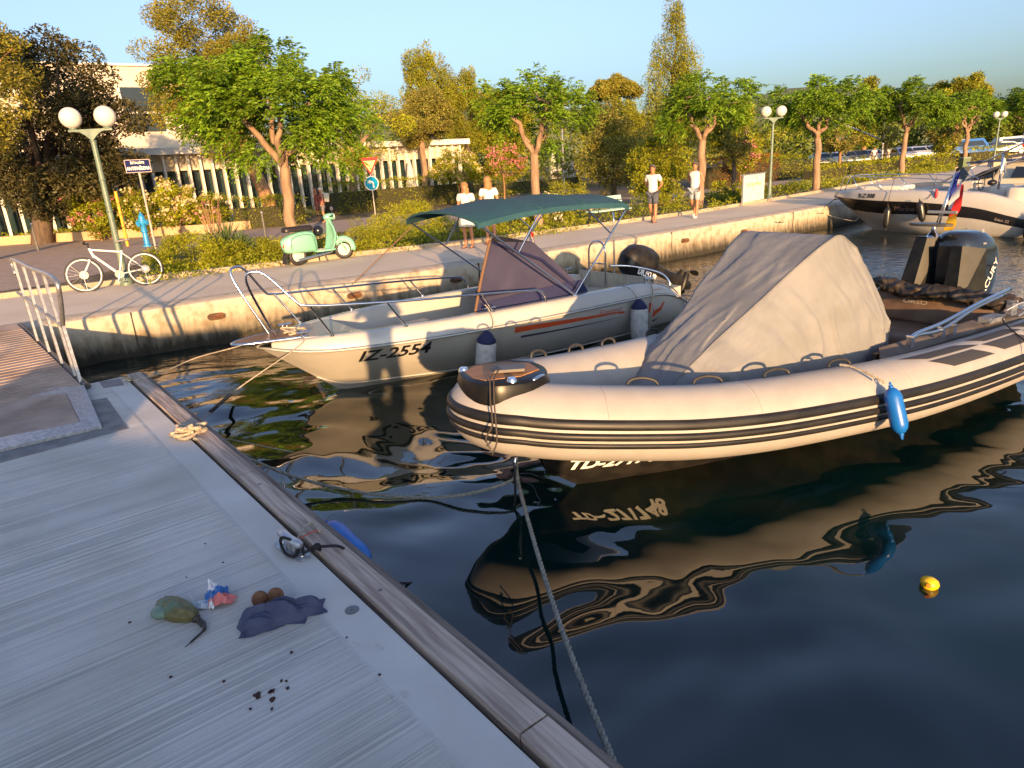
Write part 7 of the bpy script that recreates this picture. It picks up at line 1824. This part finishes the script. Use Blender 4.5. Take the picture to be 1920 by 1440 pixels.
# --- street trees, nearest first
st = [(555, 466, 70, 3.55, 2.75, 'large bright green street tree with a forked trunk behind the mint scooter'),
      (1011, 427, 118, 2.45, 2.8, 'bright green street tree rising behind the teal canopy'),
      (1310, 389, 127, 2.05, 2.5, 'bright green street tree behind the man in the sleeveless top'),
      (1529, 360, 142, 2.5, 2.4, 'bright green street tree right of the twin globe lamp by the board'),
      (1687, 331, 152, 2.75, 2.5, 'bright green street tree in front of the parked cars'),
      (1808, 308.5, 165, 2.5, 2.4, 'bright green street tree rising beside the litter bin'),
      (1918, 305, 160, 3.3, 2.4, 'bright green street tree cut off by the right edge')]
for i, (px, py, yt, R_, fork, lb) in enumerate(st):
    g_ = gp(px, py) if i < 6 else Vector((at(px, py, 60).x, 60, 0))
    # height from the top pixel
    lo, hi = 2, 12
    for _ in range(40):
        mid = (lo + hi) / 2; q = Vector((g_.x, g_.y, mid)) - Vector((0, 0, CAM_Z)); y = 720 - FPX * q.dot(CU) / q.dot(CF)
        if y > yt: lo = mid
        else: hi = mid
    H = lo
    if i == 0: street_tree(g_, H, 2.9, 2.35, lb, seed=11, n=90, per=520, lsize=.155, lob=[(-1.0, 0, 2.9, .7, 8), (1.2, 0, 2.75, .7, 9), (-2.3, 0, 3.6, .7, 6)], tr=.15, lean=(.05, 0))
    elif i == 1: street_tree(g_, H, 2.05, 2.3, lb, seed=15, n=60, per=480, lsize=.15, lob=[(.25, 0, 2.75, .5, 7)], tr=.13, lean=(-.05, 0))
    else: street_tree(g_, H, R_, fork, lb, seed=20 + i, n=70, per=420 if i < 5 else 260, lsize=.17 if i < 4 else .22, tr=.14, lean=(.1 * (-1) ** i, 0))
# --- big trees on the left
px_tree('ball', 'dark_tree', None, (-120, 15, 262, 440), 31, LEAF_D, BARKD, 'broad dark brownish tree shading the left corner of the promenade', 3, 120, 300, .17, tr=.38, trunkx=18, hang=.3, rr_=(.10, .20), shell=.45)
px_tree('ball', 'ochre_tree', None, (-200, -80, 52, 330), 24, LEAF_O, BARKO, 'sunlit ochre tree cut off by the left edge', 4, 60, 300, .13, tr=.2, limbs=True, trunkx=-120)
px_tree('ball', 'cypress_tree', None, (262, -70, 510, 330), 33, LEAF_O, BARKO, 'tall reddish ochre cypress between the white building and the nearest street tree', 5, 150, 420, .12, tr=.3, trunkx=472, rr_=(.09, .18), shell=.3)
px_tree('ball', 'feathery_tree', None, (560, 120, 775, 330), 42, LEAF_Y, BARK, 'loose feathery yellow green tree behind the large street tree', 6, 50, 170, .14, tr=.2, trunkx=640, hang=.4)
px_tree('ball', 'pine_tree', None, (742, 78, 860, 250), 55, LEAF_P, BARKD, 'dark olive pine left of the round ochre tree top', 7, 150, 520, .2, tr=.25, squash=1.7, up=.9, rr_=(.07, .13), asp=.25)
px_tree('ball', 'pine_tree', None, (820, 115, 925, 300), 58, LEAF_P, BARKD, 'broad olive pine directly left of the street tree behind the canopy', 8, 150, 520, .2, tr=.25, squash=1.7, up=.9, rr_=(.07, .13), asp=.25)
px_tree('ball', 'round_tree', None, (716, 158, 858, 280), 48, LEAF_OL, BARK, 'rounded dense ochre green tree above the pavilion roof', 9, 80, 380, .15, tr=.2, shell=.6)
px_tree('umbrella', 'umbrella_pine', None, (1098, 124, 1204, 205), 62, LEAF_O, BARKO, 'umbrella pine with bare pale limbs between the street trees', 10, 130, 500, .2, tr=.17)
px_tree('ball', 'mixed_tree', None, (1085, 172, 1215, 300), 56, LEAF_P, BARKO, 'olive green tree filling in below the umbrella pine', 101, 90, 300, .2, tr=.15)
px_tree('ball', 'pine_tree', None, (880, 150, 1000, 310), 62, LEAF_P, BARKD, 'olive pine behind the pink oleander', 102, 90, 260, .22, tr=.2)
px_tree('ball', 'mixed_tree', None, (1320, 190, 1400, 300), 56, LEAF_H, BARKD, 'green tree between the conifer and the lamp by the board', 103, 70, 260, .2, tr=.15)
px_tree('cone', 'conifer', None, (1200, 10, 1325, 290), 42, LEAF_P, BARKD, 'tall pointed conifer rising above all others right of centre', 12, 130, 420, .17, tr=.2, up=1.2, hang=0, squash=2.2, asp=.22)
px_tree('ball', 'grey_bush_tree', None, (1075, 190, 1225, 375), 36, LEAF_GR, BARKD, 'grey green spreading bush tree left of the walking men', 13, 70, 300, .14, tr=.15, shell=.4)
px_tree('ball', 'pine_bush', None, (1165, 250, 1300, 385), 31, LEAF_H, BARKD, 'dense dark green pine bush directly behind the walking men', 14, 80, 420, .13, tr=.12, cat='bush', up=.3)
px_tree('ball', 'olive_bush', None, (1345, 215, 1410, 320), 40, LEAF_GR, BARKD, 'dark olive bush left of the twin globe lamp by the board', 15, 40, 320, .14, tr=.12, cat='bush')
px_tree('cone', 'bright_conifer', None, (1362, 180, 1432, 300), 52, LEAF_Y, BARKD, 'bright yellow green conifer behind the lamp by the board', 16, 50, 320, .17, tr=.15, up=.6)
px_tree('ball', 'pine_tree', None, (1595, 142, 1655, 290), 85, LEAF_P, BARKO, 'tall olive pine between the fourth and fifth street trees', 17, 40, 160, .35, tr=.3)
px_tree('ball', 'pine_tree', None, (1745, 132, 1852, 230), 88, LEAF_P, BARKO, 'rounded high pine top near the right edge', 18, 60, 180, .35, tr=.3)
px_tree('ball', 'pine_tree', None, (1845, 170, 1960, 300), 95, LEAF_DP, BARKD, 'dark pine mass at the right edge behind the lamp', 19, 50, 120, .4, tr=.3)
for k, (bx, lf, lb) in enumerate((((1540, 228, 1615, 290), LEAF_OL, 'small round ochre tree in front of the parking row, left one'), ((1725, 215, 1805, 300), LEAF_OL, 'ochre tree right of the fifth street tree'), ((1640, 225, 1685, 282), LEAF_OL, 'small thin tree beside the two distant walkers'), ((1755, 255, 1795, 305), LEAF_H, 'low round green bush at the end of the parking row'))):
    px_tree('ball', 'small_tree', None, bx, (62, 60, 66, 58)[k], lf, BARKO, lb, 30 + k, 34, 220, .22, tr=.12, group='small trees by the car park')
# backdrop of woods far behind
def woods(name, segs, Y0, label, leaf, seed, per=70, ls=.6):
    lr = np.random.RandomState(seed); C = []; R2 = []
    for x0, x1, yt, yb in segs:
        a, b = at(x0, yt, Y0), at(x1, yt, Y0); k = max(3, int((b - a).length / 1.5))
        for i in range(k):
            t = (i + .5) / k; x = x0 + (x1 - x0) * t; dY = lr.uniform(-4, 5); hgt = at(x, yt + lr.uniform(0, 18), Y0).z
            for z in np.arange(1.0, hgt, 1.5): C.append((at(x, yt, Y0).x + lr.uniform(-1, 1), Y0 + dY + lr.uniform(-1, 1), z + lr.uniform(-.5, .5))); R2.append(lr.uniform(1.2, 2.0))
    P_, cl = clusters(np.array(C), R2, per / 3, .8, lr); o = foliage_obj(name, P_, 1, ls, leaf, None, clump=cl, lrng=lr); o['kind'] = 'stuff'; o['label'] = label
woods('far_wood', [(860, 1110, 175, 330), (1110, 1240, 205, 330), (1330, 1460, 225, 320)], 72, 'wood of olive green trees behind the promenade gardens', LEAF_P, 51, 60, .45)
woods('far_wood', [(1400, 1560, 225, 300), (1540, 1700, 200, 300), (1690, 1990, 195, 300)], 112, 'dark wood beyond the car park', LEAF_DP, 52, 30, .8)
woods('far_wood', [(640, 900, 225, 300)], 75, 'wood of dark green trees behind the pavilion roof', LEAF_DP, 53, 50, .5)
# --- hedges: boxes filled with leaves
def hedge(name, line, w, h, leaf, label, seed=1, dens=1500, ls=.09, jag=.12, cat='hedge', group=None, bl=None):
    lr = np.random.RandomState(seed); base = Vector((line[0][0], line[0][1], 0)); root = empty(name, base, 0, label, cat, group); P_ = []; cl = []
    for (a, b) in zip(line, line[1:]):
        a, b = Vector(a), Vector(b); L = (b - a).length; t = (b - a) / L; n = Vector((-t.y, t.x)); k = int(L * (w + 2 * h) * dens / 10)
        u = lr.uniform(0, L, k); side = lr.uniform(0, w + 2 * h, k); dep = np.abs(lr.normal(0, .07, k))
        front = side < h; topm = (side >= h) & (side < h + w)
        yy = np.where(front, dep, np.where(topm, side - h, w - dep)); zz = np.where(front, side, np.where(topm, h - dep, side - h - w))
        bump = jag * (np.sin(u * 3.1 + seed) * .4 + np.sin(u * 7.7) * .3 + lr.normal(0, .35, k)); zz = np.clip(zz + np.where(topm, bump, 0), .02, None); yy = yy + bump * .5
        P_.append(np.stack([a.x - base.x + t.x * u + n.x * yy, a.y - base.y + t.y * u + n.y * yy, zz], 1)); cl.append(1 + .22 * np.sin(u * 2.3 + seed) + .15 * np.sin(u * 6.1 + zz * 5))
    P_ = np.concatenate(P_); cl = np.concatenate(cl)
    foliage_obj('foliage', P_, 1, ls, leaf, root, clump=cl, lrng=lr, up=.3)
    if bl: 
        for bm_, f in bl:
            idx = lr.choice(len(P_), int(len(P_) * f)); foliage_obj('blossom', P_[idx] + np.array([0, -.05, .04]), 1, .07, bm_, root, lrng=lr, asp=.9, tintv=.15)
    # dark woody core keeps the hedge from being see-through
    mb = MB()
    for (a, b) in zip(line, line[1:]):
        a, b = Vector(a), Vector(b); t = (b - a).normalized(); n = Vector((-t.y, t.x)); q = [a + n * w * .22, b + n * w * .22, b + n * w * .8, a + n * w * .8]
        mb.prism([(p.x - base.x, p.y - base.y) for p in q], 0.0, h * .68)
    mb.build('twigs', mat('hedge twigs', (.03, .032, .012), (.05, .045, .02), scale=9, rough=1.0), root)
    return root
PINKF = mat('pink blossom', (.52, .21, .23), rough=.6, tint=True, transl=.3); CREAMF = mat('cream blossom', (.62, .54, .34), rough=.6, tint=True, transl=.3); WHF = mat('white blossom', (.6, .58, .5), rough=.6, tint=True, transl=.3)
def along(pts): return [tuple(gp(px, py).xy) for px, py in pts]
hedge('clipped_hedge', [tuple(gp(440, 432).xy), tuple(gp(540, 425).xy), tuple(gp(582, 419).xy)], 1.2, 1.35, LEAF_H, 'clipped green hedge behind the large street tree trunk', 1, 1500, .11)
hedge('clipped_hedge', [tuple(gp(640, 404).xy), tuple(gp(700, 396).xy), tuple(gp(880, 380).xy)], 1.4, 1.75, LEAF_H, 'tall clipped green hedge behind the give way sign', 2, 1300, .11)
hedge('clipped_hedge', [tuple(gp(880, 372).xy), tuple(gp(1090, 352).xy)], 1.4, 1.3, LEAF_DP, 'dark hedge behind the two blond women', 3, 1000, .12)
hedge('russet_hedge', [tuple(gp(1335, 352).xy), tuple(gp(1462, 338).xy)], 1.2, 1.75, LEAF_RED, 'russet red clipped hedge behind the information board', 4, 1300, .11)
hedge('clipped_hedge', [tuple(gp(1462, 338).xy), tuple(gp(1530, 328).xy)], 1.6, 1.6, LEAF_H, 'green hedge continuing right of the russet hedge', 5, 1100, .12)
hedge('low_hedge', [tuple(gp(1535, 338).xy), tuple(gp(1680, 322).xy)], 1.4, .85, LEAF_Y, 'low bright green hedge left of the fifth street tree', 6, 900, .13)
hedge('low_hedge', [tuple(gp(1697, 320).xy), tuple(gp(1800, 309).xy)], 1.8, .9, LEAF_Y, 'low bright green hedge between the fifth and sixth street trees', 7, 800, .14)
hedge('low_hedge', [tuple(gp(1825, 306).xy), tuple(gp(1900, 300).xy)], 2.0, 1.2, LEAF_Y, 'low bright green hedge right of the sixth street tree', 8, 500, .16)
hedge('dark_hedge', [tuple(at(1530, 312, 64).xy), tuple(at(1690, 306, 66).xy)], 1.0, .95, LEAF_DP, 'low dark hedge with pale posts in front of the parked cars', 9, 500, .15)
# --- oleanders and bushes
def bush(box, Y, leaf, label, seed, n=50, per=500, ls=.11, bl=None, cat='bush', name='bush', **k): return px_tree('ball', name, None, box, Y, leaf, BARKO, label, seed, n, per, ls, cat=cat, blossom=bl, tr=.05, **k)
bush((118, 335, 235, 452), 30.5, LEAF_H, 'pink flowering oleander left of the first street lamp', 61, 60, 480, .13, [(PINKF, .5)], name='oleander', group='flowering oleanders', up=.4)
bush((225, 345, 300, 448), 30.5, LEAF_H, 'cream flowering oleander behind the blue hydrant', 62, 50, 480, .13, [(CREAMF, .6), (PINKF, .15)], name='oleander', group='flowering oleanders', up=.4)
bush((285, 330, 375, 440), 31, LEAF_Y, 'densely cream flowering oleander right of the street name sign', 63, 60, 480, .13, [(CREAMF, 1.6)], name='oleander', group='flowering oleanders', up=.4)
bush((355, 350, 440, 435), 32, LEAF_H, 'oleander with pink tips behind the yucca', 64, 50, 480, .13, [(PINKF, .4), (CREAMF, .5)], name='oleander', group='flowering oleanders', up=.4)
bush((800, 275, 915, 350), 42, LEAF_Y, 'cream flowering oleander right of the pavilion end', 65, 60, 400, .14, [(CREAMF, 1.4)], name='oleander', group='flowering oleanders')
bush((895, 268, 990, 350), 43, LEAF_H, 'rose pink flowering oleander left of the street tree behind the canopy', 66, 60, 400, .14, [(PINKF, 2.2)], name='oleander', group='flowering oleanders')
bush((1355, 262, 1425, 330), 44, LEAF_H, 'pink flowering oleander above the russet hedge', 67, 45, 350, .15, [(PINKF, 1.6)], name='oleander', group='flowering oleanders')
bush((1010, 285, 1080, 345), 44, LEAF_GR, 'grey green shrub in front of the closed parasols', 68, 30, 300, .14)
# big light ground cover mounds on the planted strip
bush((262, 430, 460, 560), 17.6, LEAF_Y, 'large yellow green spreading shrub mound right of the bicycle', 71, 150, 1500, .055, depth=.62, rr_=(.10, .17), up=.5, limbs=False, shell=.65, name='shrub')
bush((395, 445, 490, 535), 18.2, LEAF_H, 'darker shrub patch between the yellow green mound and the scooter', 72, 60, 1500, .055, depth=.7, up=.4, limbs=False, name='shrub')
bush((455, 440, 550, 520), 18.8, LEAF_H, 'green shrub left behind the scooter seat', 73, 60, 1400, .055, depth=.7, up=.4, limbs=False, name='shrub')
bush((620, 408, 725, 515), 19.0, LEAF_H, 'reddish green spiky shrub right of the scooter', 74, 70, 1300, .07, depth=.8, up=.7, limbs=False, name='shrub', asp=.2)
bush((680, 378, 860, 465), 22.6, LEAF_Y, 'wide feathery rosemary mound left of the canopy', 75, 110, 800, .085, depth=.6, up=.8, limbs=False, name='shrub', asp=.18)
bush((725, 425, 850, 462), 19.9, LEAF_DP, 'low dark green plants along the kerb left of the women', 76, 50, 1100, .07, depth=.5, up=.4, limbs=False, name='shrub')
bush((845, 395, 960, 462), 21.5, LEAF_H, 'green shrub behind the two women', 77, 50, 900, .08, depth=.6, up=.5, limbs=False, name='shrub')
bush((945, 360, 1085, 432), 23.5, LEAF_H, 'flower bed shrub under the teal canopy edge left of the bench', 78, 60, 800, .08, [(WHF, .5)], depth=.6, up=.5, limbs=False, name='shrub')
bush((1010, 338, 1110, 380), 28, LEAF_Y, 'feathery yellow green shrub above the canopy ridge', 79, 50, 700, .09, depth=.6, up=.7, limbs=False, name='shrub', asp=.2)
bush((1180, 360, 1225, 410), 25.5, LEAF_DP, 'small dark bush right of the bench', 80, 24, 900, .08, limbs=False, name='shrub')
bush((1225, 345, 1300, 398), 27.5, LEAF_H, 'low bush between the two walking men', 81, 30, 800, .08, limbs=False, name='shrub', depth=.6)
bush((1325, 350, 1392, 385), 29.5, LEAF_DP, 'dark low bush left of the information board', 82, 26, 800, .09, limbs=False, name='shrub', depth=.6)
bush((1318, 335, 1440, 368), 33.0, LEAF_Y, 'bright green low hedge strip behind the information board', 83, 40, 600, .1, limbs=False, name='shrub', depth=.4)
bush((1455, 335, 1530, 370), 32, LEAF_DP, 'small dark bushes between lamp and fourth street tree', 84, 26, 700, .1, limbs=False, name='shrub', depth=.5)
bush((1535, 332, 1600, 358), 36, LEAF_H, 'small green bush right of the fourth street tree foot', 85, 26, 600, .1, limbs=False, name='shrub', depth=.5)
bush((1600, 325, 1680, 348), 41, LEAF_H, 'low planting left of the fifth street tree foot', 86, 26, 500, .12, limbs=False, name='shrub', depth=.5)
bush((1700, 300, 1790, 335), 47, LEAF_Y, 'low green planting right of the fifth street tree foot', 87, 30, 450, .13, limbs=False, name='shrub', depth=.5)
bush((225, 490, 262, 545), 15.7, LEAF_H, 'small tuft of weeds at the foot of the first street lamp', 88, 14, 1500, .05, limbs=False, name='shrub', depth=.6)
# yucca
def yucca(px, py, Y, R_, label, seed):
    c = at(px, py, Y); root = empty('yucca', (c.x, c.y, 0), 0, label, 'plant'); rs = random.Random(seed); mb = MB()
    for i in range(80):
        a = rs.uniform(0, 2 * PI); el_ = rs.uniform(.15, 1.35); L = R_ * rs.uniform(.75, 1.1); d = Vector((math.cos(a) * math.cos(el_), math.sin(a) * math.cos(el_), math.sin(el_))); s = d.cross(Vector((0, 0, 1))).normalized() * .022
        b = Vector((0, 0, .25)) + d * .08; m_ = b + d * L * .6; t = b + d * L - Vector((0, 0, .12 * L * math.cos(el_)))
        mb.add([b - s, b + s, m_ + s * .9, t, m_ - s * .9], [(0, 1, 2, 3, 4)])
    mb.build('leaf_rosette', mat('yucca leaves', (.05, .085, .03), (.09, .13, .04), scale=3, rough=.5), root, fix=False)
    mb = MB(); mb.cyl((0, 0, 0), (0, 0, .3), .08, n=8); mb.build('stem', BARKO, root); return root
yucca(420, 440, 19.4, .85, 'spiky yucca at the edge of the yellow green shrub mound', 3)
yucca(448, 452, 18.8, .5, 'smaller spiky yucca right of the first', 5)
mb = MB(); lr = np.random.RandomState(8); c = at(398, 430, 20)
for i in range(26):
    a = lr.uniform(0, 2 * PI); mb.tube([(0, 0, 0), (math.cos(a) * .3, math.sin(a) * .3, .9 + lr.uniform(0, .7))], .008, 4)
o = mb.build('dry_stalks', mat('dry stalks', (.3, .16, .09), rough=.9)); o.location = (c.x, c.y, 0); tag(o, 'sheaf of dry reddish stalks behind the yucca', 'plant')
# low ground cover over the soil of the planted strip
def cover(name, poly_a, poly_b, n, leaf, label, ls=.09, hmax=.22, seed=1):
    lr = np.random.RandomState(seed); A_ = np.array(poly_a, float); B_ = np.array(poly_b, float); k = len(A_) - 1; u = lr.uniform(0, k, n); i = np.minimum(u.astype(int), k - 1); f = (u - i)[:, None]
    pa_ = A_[i] * (1 - f) + A_[i + 1] * f; pb2 = B_[i] * (1 - f) + B_[i + 1] * f; v = lr.uniform(0, 1, n)[:, None]; P2 = pa_ * (1 - v) + pb2 * v
    keep = (np.sin(P2[:, 0] * 1.9 + 1) + np.sin(P2[:, 1] * 1.3) + np.sin(P2[:, 0] * .7 - P2[:, 1] * 1.1)) > -0.9
    P2 = P2[keep]; z = lr.uniform(0, hmax, len(P2)) * (0.5 + .5 * np.sin(P2[:, 0] * 2.2) ** 2)
    o = foliage_obj(name, np.column_stack([P2, z]), 1, ls, leaf, None, lrng=lr, up=.8); o['kind'] = 'stuff'; o['label'] = label
ka = offs(KERB, .2); 
cover('ground_cover', [gp(*p).xy for p in ((262, 540), (450, 510), (560, 497), (690, 480), (860, 461), (1000, 447), (1100, 430), (1320, 398))], [gp(*p).xy for p in ((275, 478), (440, 455), (560, 450), (700, 440), (860, 420), (980, 405), (1100, 395), (1310, 372))], 26000, LEAF_H, 'low mixed ground cover plants on the strip behind the kerb', .085, .3, 3)
cover('ground_cover', [gp(*p).xy for p in ((1330, 397), (1440, 374), (1600, 348), (1700, 332), (1790, 322))], [gp(*p).xy for p in ((1320, 375), (1440, 355), (1600, 336), (1700, 322), (1790, 312))], 14000, LEAF_H, 'low plants on the strip right of the information board', .12, .35, 4)
cover('ground_cover', [gp(*p).xy for p in ((0, 452), (120, 446), (260, 436), (430, 428), (640, 400), (900, 375), (1200, 345), (1500, 330))], [gp(*p).xy for p in ((0, 440), (120, 436), (260, 424), (430, 415), (640, 390), (900, 362), (1200, 335), (1500, 318))], 22000, LEAF_H, 'low plants in the bed in front of the pavilion', .13, .4, 5)
# mast and spar of the far playground beside the cars
c = at(1655, 290, 70); c.z = 0; mb = MB(); mb.tube([(0, 0, 0), (-.2, 0, 5.6)], .12, 8); tag(mb.build('metal_mast', GALV), 'grey steel mast standing above the parked cars', 'mast'); bpy.data.objects['metal_mast'].location = c
c = at(1632, 262, 66); mb = MB(); mb.tube([(-2.6, 0, 1.5), (1.6, 0, -.3)], .07, 8); mb.tube([(1.6, 0, -.3), (1.6, 0, -c.z)], .08, 8); o = mb.build('leaning_spar', GALV); o.location = c; tag(o, 'grey slanting spar on a post above the parked cars', 'spar')
